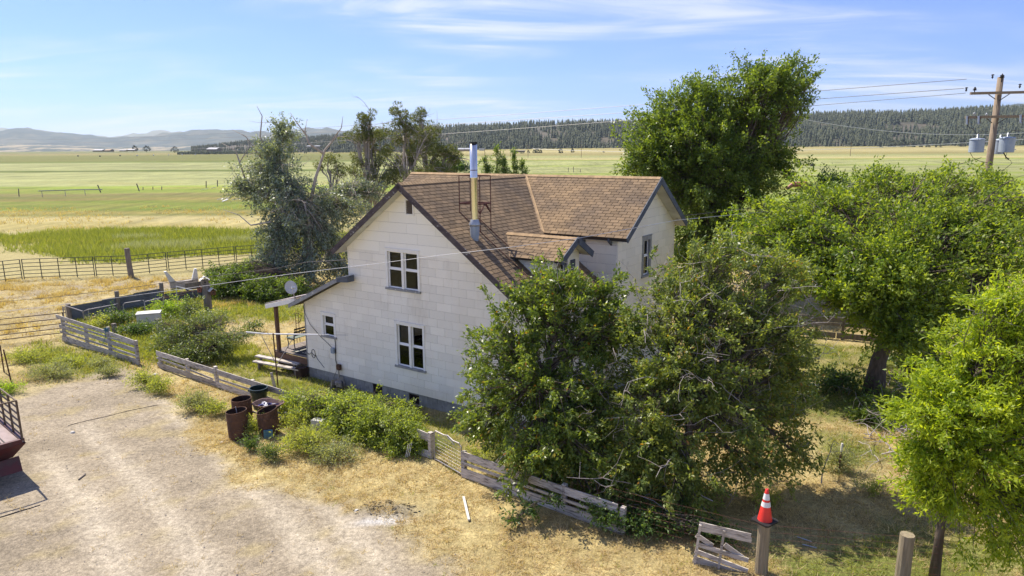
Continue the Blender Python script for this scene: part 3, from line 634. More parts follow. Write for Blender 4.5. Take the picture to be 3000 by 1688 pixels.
# ---- roofs
EU = 10.25; OV = .40
def slope_plane(P0, along, up): return Plane(P0, along, up)
cs, sn = math.cos(math.atan(SL)), math.sin(math.atan(SL))
def kk(u): return (u - AP) / cs                        # distance down the slope from the ridge
# main right slope: a runs along +v, b runs up the slope
MR = Plane(hw(EU, -OV, roof_w(EU)), HN, -HE * cs + HZ * sn); LM = kk(EU)
def mr(u, v): return (v + OV, LM - kk(u))
vb = 4.385; uv_ = AP + (VJ - vb) * WS / SL
R_MAIN = [[mr(EU, -OV), mr(EU, vb), mr(AP, vb), mr(AP, -OV)], [mr(AP, vb), mr(uv_, vb), mr(AP, VJ)]]
R_MAIN = [r if sum(r[i][0] * r[(i + 1) % len(r)][1] - r[(i + 1) % len(r)][0] * r[i][1] for i in range(len(r))) > 0 else r[::-1] for r in R_MAIN]
cw_, sw_ = math.cos(math.atan(WS)), math.sin(math.atan(WS)); VE = 4.12; UEND = 11.03; UBEG = -.73
WN = Plane(hw(UBEG, VE, AW - WS * (VJ - VE)), HE, HN * cw_ + HZ * sw_); LW = (VJ - VE) / cw_
def wnp(u, v): return (u - UBEG, (v - VE) / cw_)
ur_ = AP + (VJ - VE) * WS / SL; ul_ = AP - (VJ - VE) * WS / LSL
R_WING = [[wnp(ur_, VE), wnp(UEND, VE), wnp(UEND, VJ), wnp(AP, VJ)], [wnp(UBEG, VE), wnp(ul_, VE), wnp(AP, VJ), wnp(UBEG, VJ)]]
# dormer on the right slope
DW, DV, DH, DU1, DU0 = 5.74, 2.19, 1.05, 10.28, 7.62; DS = .56; cd_, sd_ = math.cos(math.atan(DS)), math.sin(math.atan(DS))
DN = Plane(hw(DU0, DV - DH, DW - DS * DH), HE, HN * cd_ + HZ * sd_)
def dn(u, k): return (u - DU0, (DH - k) / cd_)        # k = distance from the ridge across
ueave = AP + (AW - (DW - DS * DH)) / SL
R_DORN = [[dn(ueave, DH), dn(DU1, DH), dn(DU1, 0), dn(DU0, 0)]]
DF = Plane(hw(DU1, DV + DH, DW - DS * DH), -HE, -HN * cd_ + HZ * sd_)
R_DORF = [[(0, 0), (DU1 - ueave, 0), (DU1 - DU0, DH / cd_), (0, DH / cd_)]]
def deck(name, pl, regions, th=.13, m=None, under=None):
    d = MB()
    for r in regions: d.prism([pl.p(a, b, -th) for a, b in r], pl.n * (th - .004))
    return d.obj(name, m or M['shade_felt'], house)
roof = deck('roof', MR, R_MAIN); wroof = deck('roof', WN, R_WING); droof = deck('roof', DN, R_DORN, .07)
deck('roof', DF, R_DORF, .07)
ML = Plane(hw(2.09, VJ - 1.2, roof_w(2.09)), -HN, HE * cs + HZ * sn); deck('roof', ML, [[(0, 0), (VJ - 1.2 + OV, 0), (VJ - 1.2 + OV, kk(AP + (AP - 2.09))), (0, kk(AP + (AP - 2.09)))]])
WB = Plane(hw(UEND, VJ + (VJ - VE), AW - WS * (VJ - VE)), -HE, -HN * cw_ + HZ * sw_); deck('roof', WB, [[(0, 0), (UEND - UBEG, 0), (UEND - UBEG, LW), (0, LW)]])
# soffits (painted boards under the overhangs)
def soffit(pl, quad, th=.135): 
    MB().prism([pl.p(a, b, -th - .012) for a, b in quad], pl.n * .010).obj('soffit', M['soffit'], house)
kl = kk(AP + (AP - 2.09)); soffit(ML, [(VJ - 1.2 + .0, 0), (VJ - 1.2 + OV, 0), (VJ - 1.2 + OV, kl - .01), (VJ - 1.2, kl - .01)]); soffit(ML, [(0, 0), (VJ - 1.2, 0), (VJ - 1.2, .45), (0, .45)])
soffit(MR, [mr(EU, -OV), mr(EU, 0), mr(AP, 0), mr(AP, -OV)]); soffit(MR, [(0, 0), (4.78, 0), (4.78, .40), (0, .40)])
soffit(WN, [wnp(UG, VE), wnp(UEND, VE), wnp(UEND, VJ), wnp(UG, VJ)]); soffit(WB, [(0, 0), (UEND - UG, 0), (UEND - UG, LW), (0, LW)]); soffit(WN, [wnp(ur_, VE), wnp(UG, VE), wnp(UG, 4.38), wnp(ur_, 4.38)])
soffit(DN, [dn(9.9, DH), dn(DU1, DH), dn(DU1, 0), dn(9.9, 0)], .075); soffit(DF, [(0, 0), (.38, 0), (.38, DH / cd_), (0, DH / cd_)], .075)
# rake boards
def rake(p0, p1, n_out, m, h=.17, t=.03, drop=.10):
    b_ = MB(); d = unit(p1 - p0); up = np.cross(n_out, d); up = up if up[2] > 0 else -up
    b_.prism([p0 - up * (drop + h / 2 - .02), p1 - up * (drop + h / 2 - .02), p1 + up * (h / 2 - drop + .03), p0 + up * (h / 2 - drop + .03)], n_out * t); return b_.obj('bargeboard', m, house)
zt = .0
rake(hw(2.09, -OV, roof_w(2.09)), hw(AP, -OV, AW), -HN, M['barge']); rake(hw(AP, -OV, AW), hw(EU, -OV, roof_w(EU)), -HN, M['barge'])
we_ = AW - WS * (VJ - VE)
rake(hw(UEND, VE, we_), hw(UEND, VJ, AW), HE, M['fascia'], .2); rake(hw(UEND, VJ, AW), hw(UEND, 2 * VJ - VE, we_), HE, M['fascia'], .2)
rake(hw(DU1, DV - DH, DW - DS * DH), hw(DU1, DV, DW), HE, M['fascia'], .19, drop=.07); rake(hw(DU1, DV, DW), hw(DU1, DV + DH, DW - DS * DH), HE, M['fascia'], .19, drop=.07)
for i in range(3):    # rafter tails below the wing eave
    u = 8.35 + i * 1.0; MB().prism([hw(u, 4.14, we_ - .14), hw(u, 4.385, we_ - .30), hw(u, 4.385, we_ - .02), hw(u, 4.14, we_ - .02)], HE * .06).obj('rafter_tail', M['fascia'], house)
for i in range(2):
    u = 8.55 + i * .85; MB().prism([hw(u, DV - DH + .02, DW - DS * DH - .16), hw(u, DV - .80, DW - DS * .8 - .26), hw(u, DV - .80, DW - DS * .8 - .05), hw(u, DV - DH + .02, DW - DS * DH - .05)], HE * .06).obj('rafter_tail', M['fascia'], house)
# dormer walls and window
dface = Plane(hw(9.9, DV - .80, 0), HN, HZ); dreg = [(0, 4.02), (1.6, 4.02), (1.6, DW - DS * .8 - .09), (.8, DW - .09), (0, DW - DS * .8 - .09)]
dh = [(.14, .80, 4.12, 5.12)]; wd_ = wall('dormer', dface, [dreg], dh, None); panels(wd_, dface, [dreg], dh, .3, 1.2, M['siding_wing'], 4.02)
window(dface, .14, .80, 4.12, 5.12, M['grey_trim'], double=False, cw=.07)
MB().box(dface.p(1.15, 4.75, .02), (.30, .03, .5), HN, HE, HZ).obj('shutter', M['fascia'], house)
dc = Plane(hw(7.6, DV - .80, 0), HE, HZ); dcr = [(.76, 5.206), (2.3, roof_w(9.9)), (2.3, 5.206)]
wd2 = wall('dormercheek', dc, [dcr], [], None); panels(wd2, dc, [dcr], [], .3, .8, M['siding_white'], 4.02)
dc2 = Plane(hw(9.9, DV + .80, 0), -HE, HZ); wall('dormercheek2', dc2, [[(0, roof_w(9.9)), (1.54, 5.206), (0, 5.206)]], [], None)
# lean-to roof (drops to the porch) and porch roof
lr = MB(); lr.prism([hw(-.36, -.40, 2.76), hw(2.52, -.40, 4.10), hw(2.52, 4.38, 4.10), hw(-.36, 4.38, 2.76)], unit(HZ * .9 - HE * .42) * .10); lr.obj('roof', M['shade_felt'], house, 'dark lean-to roof')
MB().prism([hw(-.38, -.432, 2.72), hw(2.30, -.432, 3.97), hw(2.30, -.432, 4.12), hw(-.38, -.432, 2.87)], HN * .03).obj('bargeboard', M['grey_trim'], house)
MB().prism([hw(2.30, -.436, 3.97), hw(2.86, -.436, 4.02), hw(2.86, -.436, 4.24), hw(2.30, -.436, 4.14)], HN * .30).obj('roof_return', M['fascia'], house, 'dark box end of the lean-to roof')
# corner boards
for (u, v, z0, z1, m_) in ((0, 0, .4, 2.85, 'grey_trim'), (2.5, 0, 4.12, yl, 'white_trim'), (UG, 4.39, .4, 5.5, 'siding_wing'), (UG, 9.59, .4, 5.5, 'siding_wing')):
    MB().box(hw(u, v, (z0 + z1) / 2), (.05, .05, z1 - z0), HE, HN, HZ).obj('corner_board', M[m_], house)
# siding pieces: the nearest 300 single, the rest joined
PANELS.sort(key=lambda q: q[0] + (30 if q[1] in (WALL['back'], WALL['wingleft'], WALL['wingfrontleft'], WALL['mainleft'], WALL['leantoleft']) else 0)); rest = {}
for i, (_, wo_, pl, tl, m_) in enumerate(PANELS):
    if i < 285:
        for ps_ in ([tl[1]] if len(tl[1]) == 1 else [[q] for q in tl[1]]): b_ = MB(); tile_mesh(b_, pl, (tl[0], ps_) + tl[2:], random.random()); b_.obj('siding_panel', m_, wo_)
    else: tile_mesh(rest.setdefault((wo_, m_), MB()), pl, tl, random.random())
for (wo_, m_), b_ in rest.items(): tag(b_.obj('siding_panels', m_, wo_), kind='stuff')
# shingles
SH = []
def shingles(pl, regions, par, seed, tb=0.0, width=.305, row=.152):
    rr = random.Random(seed)
    for tl in tiles(pl, regions, [], row, width, .020, .011, .004, .5, -.009, 0, 0, .004, .07, rr): SH.append((tl[0], par, pl, tl, min(1, max(0, rr.gauss(.55, .20) + tb))))
def lift(pl, k=.002): return Plane(pl.P + pl.n * k, pl.a, pl.b)
shingles(lift(MR), R_MAIN, roof, 1, -.06, row=.160); shingles(lift(WN), R_WING, wroof, 2, .04, row=.156); shingles(lift(DN), R_DORN, droof, 3, .16); shingles(lift(DF), R_DORF, droof, 4)
SH.sort(key=lambda q: q[0]); rest = {}
for i, (_, par, pl, tl, t_) in enumerate(SH):
    if i < 298: b_ = MB(); tile_mesh(b_, pl, tl, t_); b_.obj('shingle', M['shingle'], par)
    else: tile_mesh(rest.setdefault(par, MB()), pl, tl, t_)
for par, b_ in rest.items(): tag(b_.obj('shingles', M['shingle'], par), kind='stuff')
# ridge caps, valley flashing line
def ridge_caps(p0, p1, s1, s2, par, step=.145, w=.14):
    L = np.linalg.norm(p1 - p0); d = (p1 - p0) / L; b_ = MB(); n = int(L / step)
    for i in range(n):
        q = p0 + d * (i * step); q2 = q + d * (step * .96); z = .030
        for s_ in (s1, s2): b_.prism([q + HZ * z, q2 + HZ * (z - .008), q2 + s_ * w + HZ * (z - .010), q + s_ * w + HZ * z], HZ * .010, random.random())
    return tag(b_.obj('ridge_caps', M['ridge'], par), kind='stuff')
dnR = unit(HE * cs - HZ * sn); dnL = unit(-HE * cs - HZ * sn); dwN = unit(-HN * cw_ - HZ * sw_); dwF = unit(HN * cw_ - HZ * sw_)
ridge_caps(hw(AP, -OV, AW), hw(AP, VJ - .1, AW), dnR, dnL, roof); ridge_caps(hw(UBEG, VJ, AW), hw(UEND, VJ, AW), dwN, dwF, wroof)
ridge_caps(hw(DU0 + .05, DV, DW), hw(DU1, DV, DW), unit(-HN * cd_ - HZ * sd_), unit(HN * cd_ - HZ * sd_), droof)
vp0, vp1 = hw(AP, VJ, AW), hw(ur_, VE, we_)
ridge_caps(vp0 + HZ * .0, vp1, unit(dnR * .35 + HE * .5 - HN * .3), unit(-HE * .6 - HN * .3 - HZ * .0 + HZ * .2), wroof, .17, .09)
MB().box(MR.p(*mr(AP + .42, 3.0)[:2], .03), (.22, .14, .03), MR.a, MR.b, MR.n).obj('roof_patch', M['galv'], house, 'small pale metal patch near the ridge')
# ---- stovepipe
sp = hw(7.62, .46, roof_w(7.62)); stove = MB()
stove.lathe([(.10, -.15), (.140, .16), (.150, .40)], sp, 20, t=.5); pf = stove.obj('stovepipe', M['zinc_blue'], house, 'grey boot of the stovepipe', smooth=True)
MB().lathe([(.15, .39), (.178, .42), (.178, .45), (.125, .58), (.115, .60)], sp, 20).obj('storm_collar', M['galv'], pf, smooth=True)
MB().lathe([(.112, .58), (.112, 1.84), (.117, 1.85), (.117, 1.88), (.112, 1.89), (.112, 2.90), (.09, 2.90), (.09, 2.6)], sp, 28).obj('pipe_section', M['chrome'], pf, smooth=True)
MB().lathe([(.118, 2.86), (.118, 2.92), (.08, 2.92)], sp, 20).obj('pipe_cap', M['black'], pf)
MB().lathe([(.116, 2.08), (.116, 2.10)], sp, 20).obj('pipe_band', M['rust_thin'], pf)
# ---- rusty frame beside the pipe
rk = empty('roof_frame', hw(7.0, 1.2, roof_w(7.0)), 'thin rust-red steel frame standing on the roof beside the stovepipe', 'metal frame')
ru, rv = (6.64, 7.45), (.98, 1.56); zt_, zm = 7.63, 6.76
for u in ru:
    for v in rv: MB().tube([hw(u, v, roof_w(u)), hw(u, v, zt_)], .016, 6).obj('upright', M['rust_thin'], rk)
for z, nm in ((zt_, 'top_rail'), (zm, 'platform_rail')):
    q = [(ru[0], rv[0]), (ru[1], rv[0]), (ru[1], rv[1]), (ru[0], rv[1])]
    for i in range(4): MB().beam(hw(*q[i], z), hw(*q[(i + 1) % 4], z), .02 if z == zt_ else .045, .02 if z == zt_ else .045).obj(nm, M['rust_thin'], rk)
for (a, b) in (((7.45, .98), (7.45, 1.56)), ((7.45, 1.56), (7.45, .98)), ((7.45, .98), (6.64, .98)), ((7.45, 1.56), (6.64, 1.56))):
    d = (np.array(b) - np.array(a)); d = d / np.hypot(*d) * .26; MB().beam(hw(a[0], a[1], zm - .30), hw(a[0] + d[0], a[1] + d[1], zm), .03, .03).obj('brace', M['rust_thin'], rk)
for v in rv: MB().tube([hw(6.64, v, roof_w(6.64) + .03), hw(9.3, v, roof_w(9.3) + .05)], .012, 5).obj('roof_rod', M['rust_thin'], rk)
# ---- porch
PZ = .75
pr = [hw(-2.15, -.14, 2.60), hw(-.32, -.14, 3.06), hw(-.32, 3.4, 3.06), hw(-2.15, 3.4, 2.60)]
por = empty('porch', hw(-1, 1, 0), 'small wooden porch with brown post and faded roof left of the house', 'porch')
b_ = MB().prism(pr, HZ * .03); b_.obj('porch_roof', M['porch_roof'], por)
MB().beam(hw(-2.13, -.13, 2.50), hw(-.36, -.13, 2.95), .04, .16).obj('roof_beam', M['white_trim'], por); MB().beam(hw(-2.13, -.1, 2.50), hw(-2.13, 3.3, 2.50), .05, .16).obj('roof_beam', M['white_trim'], por)
for v in (.04, 2.6): MB().beam(hw(-1.72, v, 0.0 if v > 1 else .1), hw(-1.74, v, 2.52), .12, .12, up=HN).obj('post', M['wood_brown'], por)
for i in range(16): MB().box(hw(-1.06 + .04, .10 + i * .19, PZ - .02), (1.86, .18, .035), HE, HN, HZ, t=random.random()).obj('deck_board', M['wood_grey'], por)
MB().beam(hw(-1.95, -.01, PZ - .17), hw(-.02, -.01, PZ - .17), .04, .24).obj('rim_board', M['wood_brown'], por)
MB().beam(hw(-1.97, 0, PZ - .17), hw(-1.97, 3.1, PZ - .17), .04, .24).obj('rim_board', M['wood_brown'], por)
for i in range(3): MB().box(hw(-1.0, .2 + i * 1.3, .22), (1.8, .1, .42), HE, HN, HZ).obj('joist', M['wood_grey'], por)
MB().box(hw(-.16, -.20, .20), (.30, .34, .40), HE, HN, HZ).obj('step_block', M['rust_dark'], por)
for (p, q, z) in (((745, 1058), (882, 1084), .32), ((752, 1042), (876, 1067), .45)):
    a = gr(*p, z); b = gr(*q, z); MB().beam(a, b, .20, .05).obj('step_plank', M['wood_white'], por)
    for t in (.1, .9): c = a + (b - a) * t; MB().beam((c[0], c[1], 0), (c[0], c[1], z - .02), .08, .08, up=HE).obj('step_leg', M['wood_grey'], por)
rug = MB().prism([hw(-1.16, .16, PZ + .004), hw(-.08, .16, PZ + .004), hw(-.08, 1.35, PZ + .004), hw(-1.16, 1.35, PZ + .004)], HZ * .012).obj('doormat', M['mat_dark'])
tag(rug, 'dark doormat with pale stripes and lettering on the porch floor', 'doormat')
for k in (0, 1):
    u0, u1 = ((-1.02, -.90), (-.34, -.20))[k]; MB().prism([hw(u0, .22, PZ + .016), hw(u1, .22, PZ + .016), hw(u1, 1.30, PZ + .016), hw(u0, 1.30, PZ + .016)], HZ * .003).obj('stripe', M['mat_lite'], rug)
fc = bpy.data.curves.new('lettering', 'FONT'); fc.body = 'EKS'; fc.size = .40; fc.extrude = .002; fo_ = bpy.data.objects.new('lettering', fc); fo_.data.materials.append(M['mat_lite'])
COL.objects.link(fo_); bpy.context.view_layer.update(); _lm = bpy.data.meshes.new_from_object(fo_); bpy.data.objects.remove(fo_); fo_ = bpy.data.objects.new('lettering', _lm); COL.objects.link(fo_); fo_.parent = rug; X, Y = HN, -HE; q = hw(-.42, .26, PZ + .018) - ORG[rug]
fo_.matrix_local = Matrix(((X[0], Y[0], 0, q[0]), (X[1], Y[1], 0, q[1]), (0, 0, 1, q[2]), (0, 0, 0, 1)))
fo_.scale = (.62, .9, 1)
# bench: back towards the house
bn = empty('garden_bench', hw(-1.45, 1.0, PZ), 'green slatted garden bench with iron ends on the porch', 'bench')
for v in (.45, 1.75):
    MB().tube([hw(-1.72, v, PZ), hw(-1.66, v, PZ + .2), hw(-1.70, v, PZ + .42), hw(-1.66, v, PZ + .60), hw(-1.40, v, PZ + .62)], .02, 6).obj('leg', M['iron'], bn)
    MB().tube([hw(-1.28, v, PZ), hw(-1.32, v, PZ + .2), hw(-1.30, v, PZ + .42), hw(-1.20, v, PZ + .86)], .02, 6).obj('leg', M['iron'], bn)
    MB().beam(hw(-1.70, v, PZ + .40), hw(-1.30, v, PZ + .38), .03, .03).obj('armrest', M['iron'], bn)
for i in range(4): MB().beam(hw(-1.69 + i * .115, .40, PZ + .43), hw(-1.69 + i * .115, 1.80, PZ + .43), .09, .025).obj('slat', M['slat_green'], bn)
for i in range(3): MB().beam(hw(-1.285 + i * .035, .42, PZ + .56 + i * .13), hw(-1.285 + i * .035, 1.78, PZ + .56 + i * .13), .03, .05).obj('back_slat', M['iron'], bn)
for i in range(7):
    c = .52 + i * .19; MB().tube([hw(-1.23, c + .07 * math.cos(t), PZ + .66 + .08 * math.sin(t)) for t in np.linspace(0, 2 * PI, 9)], .012, 4).obj('scroll', M['iron'], bn)
# clutter at the wall corner
cl = empty('handrail', hw(-1.8, 3.2, PZ), 'rusty looped handrail standing in the grass behind the porch', 'handrail')
b0 = at(868, 966, 29.5); 
for k, dx in enumerate((0, .13)): MB().tube([b0 + np.array([dx, 0, 0]), b0 + np.array([dx, 0, .72])], .015, 5).obj('post', M['rust'], cl)
MB().tube([b0 + np.array([0, 0, .72]), b0 + np.array([.13, 0, .76]), b0 + np.array([.27, 0, .64]), b0 + np.array([.22, 0, .42]), b0 + np.array([.13, 0, .30]), b0 + np.array([0, 0, .30])], .015, 5).obj('loop', M['rust'], cl)
for p in (b0, b0 + np.array([.13, 0, 0])): MB().tube([np.array([p[0], p[1], 0]), p], .015, 5).obj('foot', M['rust'], cl)
# electric meter, conduits, junk by the wall
mt = empty('meter', hw(1.55, -.08, 1.3), 'white meter box on a grey conduit below the small window', 'meter')
MB().box(FR.p(1.50, 1.29, .07), (.15, .11, .19), HE, -HN, HZ).obj('meter_box', M['zinc_blue'], mt)
MB().tube([FR.p(1.62, 1.74, .06), FR.p(1.62, 1.55, .05), FR.p(1.60, 1.25, .05), FR.p(1.58, .95, .05), FR.p(1.62, .8, .05)], .016, 6).obj('conduit', M['cable_dark'], mt)
rb = empty('rusty_pipe_box', hw(1.75, -.1, .1), 'rust-brown box on an upright pipe against the house wall', 'pipe')
MB().box(FR.p(1.78, .72, .10), (.17, .10, .20), HE, -HN, HZ).obj('box', M['rust'], rb); MB().tube([FR.p(1.76, .64, .10), FR.p(1.76, .0, .10)], .03, 8).obj('pipe', M['galv_dull'], rb)
MB().tube([FR.p(1.72, .66, .08), FR.p(1.60, .55, .04), FR.p(1.45, .30, .05), FR.p(1.42, .2, .05)], .008, 4).obj('wire', M['cable_dark'], rb)
jk = MB(); rr = random.Random(4)
for i in range(9): jk.box(FR.p(2.0 + rr.uniform(-.25, .3), .08 + rr.uniform(0, .2), .22 + rr.uniform(-.1, .12)), (rr.uniform(.1, .3), rr.uniform(.1, .25), rr.uniform(.08, .22)), unit(np.array([rr.gauss(0, 1), rr.gauss(0, 1), .2])), unit(np.array([.2, rr.gauss(0, 1), rr.gauss(0, 1)])))
tag(jk.obj('scrap_pile', M['galv_dull']), 'heap of grey and rusty scrap against the house foundation', 'scrap')
lc = MB(); lc.tube([FR.p(.02 + .45 * t, .95 + .0 * t - .05 * math.sin(t * 9), .02) for t in np.linspace(0, 1, 8)] + [FR.p(.55, .80, .02), FR.p(.9, .52, .02)], .010, 5)
lc.tube([FR.p(.36 + .10 * math.cos(t), .98 + .17 * math.sin(t), .03) for t in np.linspace(0, 2 * PI, 12)], .010, 5); tag(lc.obj('black_cable', M['cable_dark']), 'black cable looped low on the wall beside the porch', 'cable')
dc_ = MB(); pts = [FR.p(-.02, 2.78, .04), FR.p(.05, 2.5, .04), FR.p(.3, 2.1, .04), FR.p(.75, 1.75, .03), FR.p(1.2, 1.5, .03), FR.p(1.52, 1.32, .05)]
tag(MB().tube(pts, .009, 4).obj('dish_cable', M['cable_dark']), 'thin dark cable drooping down the wall from the satellite dish', 'cable')
# satellite dish
dish = empty('satellite_dish', hw(-.05, -.3, 2.92), 'pale grey satellite dish on the lean-to eave', 'satellite dish')
dz = unit(np.array([.35, -.55, .35])); dx_ = unit(np.cross(dz, HZ)); dy_ = np.cross(dx_, dz); dcn = at(876, 826, 25.0); base = hw(-.02, -.30, 2.98)
dcn = base + np.array([-.20, .02, .52])
ds = MB().lathe([(.0, -.035), (.10, -.024), (.18, .0), (.225, .024), (.225, .036), (.18, .012), (.10, -.012), (.0, -.023)], dcn, 24, dx_, dy_ * 1.15, dz); ds.obj('dish', M['white_box'], dish, smooth=True)
MB().tube([base, dcn - dz * .05], .022, 8).obj('mast', M['galv_dull'], dish)
MB().tube([dcn - dy_ * .22, dcn - dy_ * .12 + dz * .30], .012, 6).obj('arm', M['white_plastic'], dish)
MB().box(dcn - dy_ * .10 + dz * .32, (.14, .08, .08), dx_, dy_, dz).obj('receiver', M['white_plastic'], dish)

# ================================================================== TREES AND SHRUBS
def rs_(seed): return np.random.default_rng(seed)
def leaf_quads(base, d, length, width, rng, updown=.6):
    """one folded diamond per leaf; its face turns mostly to the sky"""
    n = len(base); d = unit(d); upv = unit(np.array([0, 0, 1.]) * updown + rng.normal(0, .55, (n, 3))); s = unit(np.cross(d, upv)); nn = np.cross(s, d)
    L = (length * rng.uniform(.65, 1.25, n))[:, None]; Wd = (width * rng.uniform(.75, 1.2, n))[:, None] / 2
    mid = base + d * L * .45 - nn * L * .05
    return np.stack([base, mid + s * Wd, base + d * L - nn * L * .10, mid - s * Wd], 1).reshape(-1, 3)
def crown_points(lobes, rng, lump=.35, thin=1.0):
    C, I = [], []
    for k, (c, r, n) in enumerate(lobes):
        n = max(3, int(n * thin)); r = np.broadcast_to(np.asarray(r, float), (3,)); v = unit(rng.normal(0, 1, (n, 3)))
        ph = rng.uniform(0, 6, 6)
        lum = 1 + lump * (np.sin(v[:, 0] * 4 + ph[0]) * np.sin(v[:, 1] * 4 + ph[1]) + .6 * np.sin(v[:, 2] * 7 + v[:, 0] * 5 + ph[2]))
        rad = rng.uniform(.12, 1, n) ** (1 / 2.4) * lum; out = rng.random(n) < .10; rad = np.where(out, rng.uniform(1.0, 1.38, n), rad)
        C.append(np.asarray(c) + v * rad[:, None] * r); I.append(np.full(n, k))
    return np.vstack(C), np.concatenate(I)
def tree(name, label, cat, base, trunk, trunk_r, lobes, leaves, leafm, barkm, seed, leaf=(.09, .04), tuft=.22, group=None, hang=.0, dead=0, dead_len=(.6, 1.6), dead_r=.012, lump=.35,
         fork=.55, ball=0.0, minz=.15, limb_r=.45, dead_up=.3, deadm=None, twig=.55, thin=1.0):
    """trunk: points; lobes: (centre, radii, clusters); leaves: per cluster"""
    rng = rs_(seed); root = empty(name, base, label, cat, group); trunk = [np.asarray(p, float) for p in trunk]
    tb = MB(); tb.tube(trunk, np.linspace(trunk_r, trunk_r * .5, len(trunk)) * np.array([1.25] + [1] * (len(trunk) - 1)), 9)
    T = np.array(trunk); C, I = crown_points(lobes, rng, lump, thin); C[:, 2] = np.maximum(C[:, 2], minz + rng.uniform(0, .3, len(C)))
    limbs = []
    for k, (c, r, n) in enumerate(lobes):
        c = np.asarray(c, float); t = rng.uniform(fork, 1) * (len(T) - 1); i = int(min(t, len(T) - 2)); s = T[i] + (T[i + 1] - T[i]) * (t - i)
        m = s * .5 + c * .5 + np.array([rng.normal(0, .12), rng.normal(0, .12), abs(rng.normal(0, .25))]) * np.linalg.norm(c - s) * .5
        q = np.linspace(0, 1, 7)[:, None]; path = s * (1 - q) ** 2 + 2 * m * q * (1 - q) + c * q * q; path[1:-1] += rng.normal(0, .03, (5, 3)) * np.linalg.norm(c - s)
        limbs.append(path); tb.tube(path, np.linspace(trunk_r * limb_r, trunk_r * .12 + .008, 7), 6)
    tb.obj('trunk', barkm, root, smooth=True)
    # side branches
    lt = rng.integers(2, 7, len(C)); S = np.array([limbs[i][min(j, 6)] for i, j in zip(I, lt)]); D = C - S; Ld = np.linalg.norm(D, axis=1, keepdims=True)
    Mid = S + D * .5 + rng.normal(0, .10, S.shape) * Ld + np.array([0, 0, .12]) * Ld * (1 - 2 * hang); q = np.linspace(0, 1, 5)[None, :, None]
    P = S[:, None] * (1 - q) ** 2 + 2 * Mid[:, None] * q * (1 - q) + C[:, None] * q * q
    rr_ = np.linspace(1, .25, 5)[None] * (.006 + .006 * Ld); V, F = tubes(P, np.minimum(rr_, trunk_r * .3) * (twig / .55), 3); tag(mesh_obj('branches', V, F, .5, barkm, root), kind='stuff')
    tip = unit(P[:, 4] - P[:, 3])
    if ball:
        n = len(C) * leaves; cb = np.repeat(C, leaves, 0); v = unit(rng.normal(0, 1, (n, 3))); b = cb + v * (rng.uniform(.3, 1, n) ** .5)[:, None] * ball * np.array([1, 1, .8]); d = v + rng.normal(0, .4, (n, 3)) + np.array([0, 0, .4])
    else:
        n = len(C) * leaves; cb = np.repeat(C, leaves, 0); tp = np.repeat(unit(tip + rng.normal(0, .25, tip.shape) - np.array([0, 0, hang])), leaves, 0)
        b = cb + tp * (rng.uniform(-1.5, 1.0, n) * tuft)[:, None] + rng.normal(0, .30, (n, 3)) * tuft
        d = tp * .9 + rng.normal(0, .75, (n, 3)) - np.array([0, 0, hang]); 
    ct = rng.uniform(-.22, .22, len(C)); tint = np.clip(.45 + np.repeat(ct, leaves) + rng.normal(0, .20, n), 0, .99); tint[rng.random(n) < .006] = 1
    keep = b[:, 2] > minz * .5; V = leaf_quads(b, d, leaf[0], leaf[1], rng).reshape(-1, 4, 3)[keep].reshape(-1, 3)
    quads_obj('crown', V, tint[keep], leafm, root)
    if dead:
        i = rng.integers(0, len(C), dead); s = C[i]; cen = np.array([np.asarray(lobes[k][0]) for k in I[i]]); o_ = unit(s - cen + rng.normal(0, .6, s.shape) + np.array([0, 0, dead_up])); L = rng.uniform(*dead_len, dead)[:, None]
        s = s - o_ * L * .35
        pts = [s]; dcur = o_.copy()
        for k in range(6): dcur = unit(dcur + rng.normal(0, .28, dcur.shape)); pts.append(pts[-1] + dcur * L / 6)
        P = np.stack(pts, 1); V, F = tubes(P, np.linspace(1, .3, 7)[None] * dead_r * rng.uniform(.6, 1.3, (dead, 1)), 4)
        # side twigs
        j = rng.integers(2, 6, dead * 3); ii = np.tile(np.arange(dead), 3); s2 = P[ii, j]; d2 = unit(P[ii, j] - P[ii, j - 1] + rng.normal(0, .8, s2.shape)); L2 = rng.uniform(.2, .5, (len(ii), 1)) * L[ii]
        P2 = np.stack([s2 + d2 * L2 * k / 3 + rng.normal(0, .03, s2.shape) * k for k in range(4)], 1); V2, F2 = tubes(P2, np.linspace(.7, .25, 4)[None] * dead_r * np.ones((len(ii), 1)) * .7, 3)
        tag(mesh_obj('dead_twigs', np.vstack([V, V2]), np.vstack([F, F2 + len(V)]), .5, deadm or M['dead'], root), kind='stuff')
    return root
def LB(px, py, Y, r, n): return (at(px, py, Y), r, n)
A3 = lambda *a: np.array(a, float)
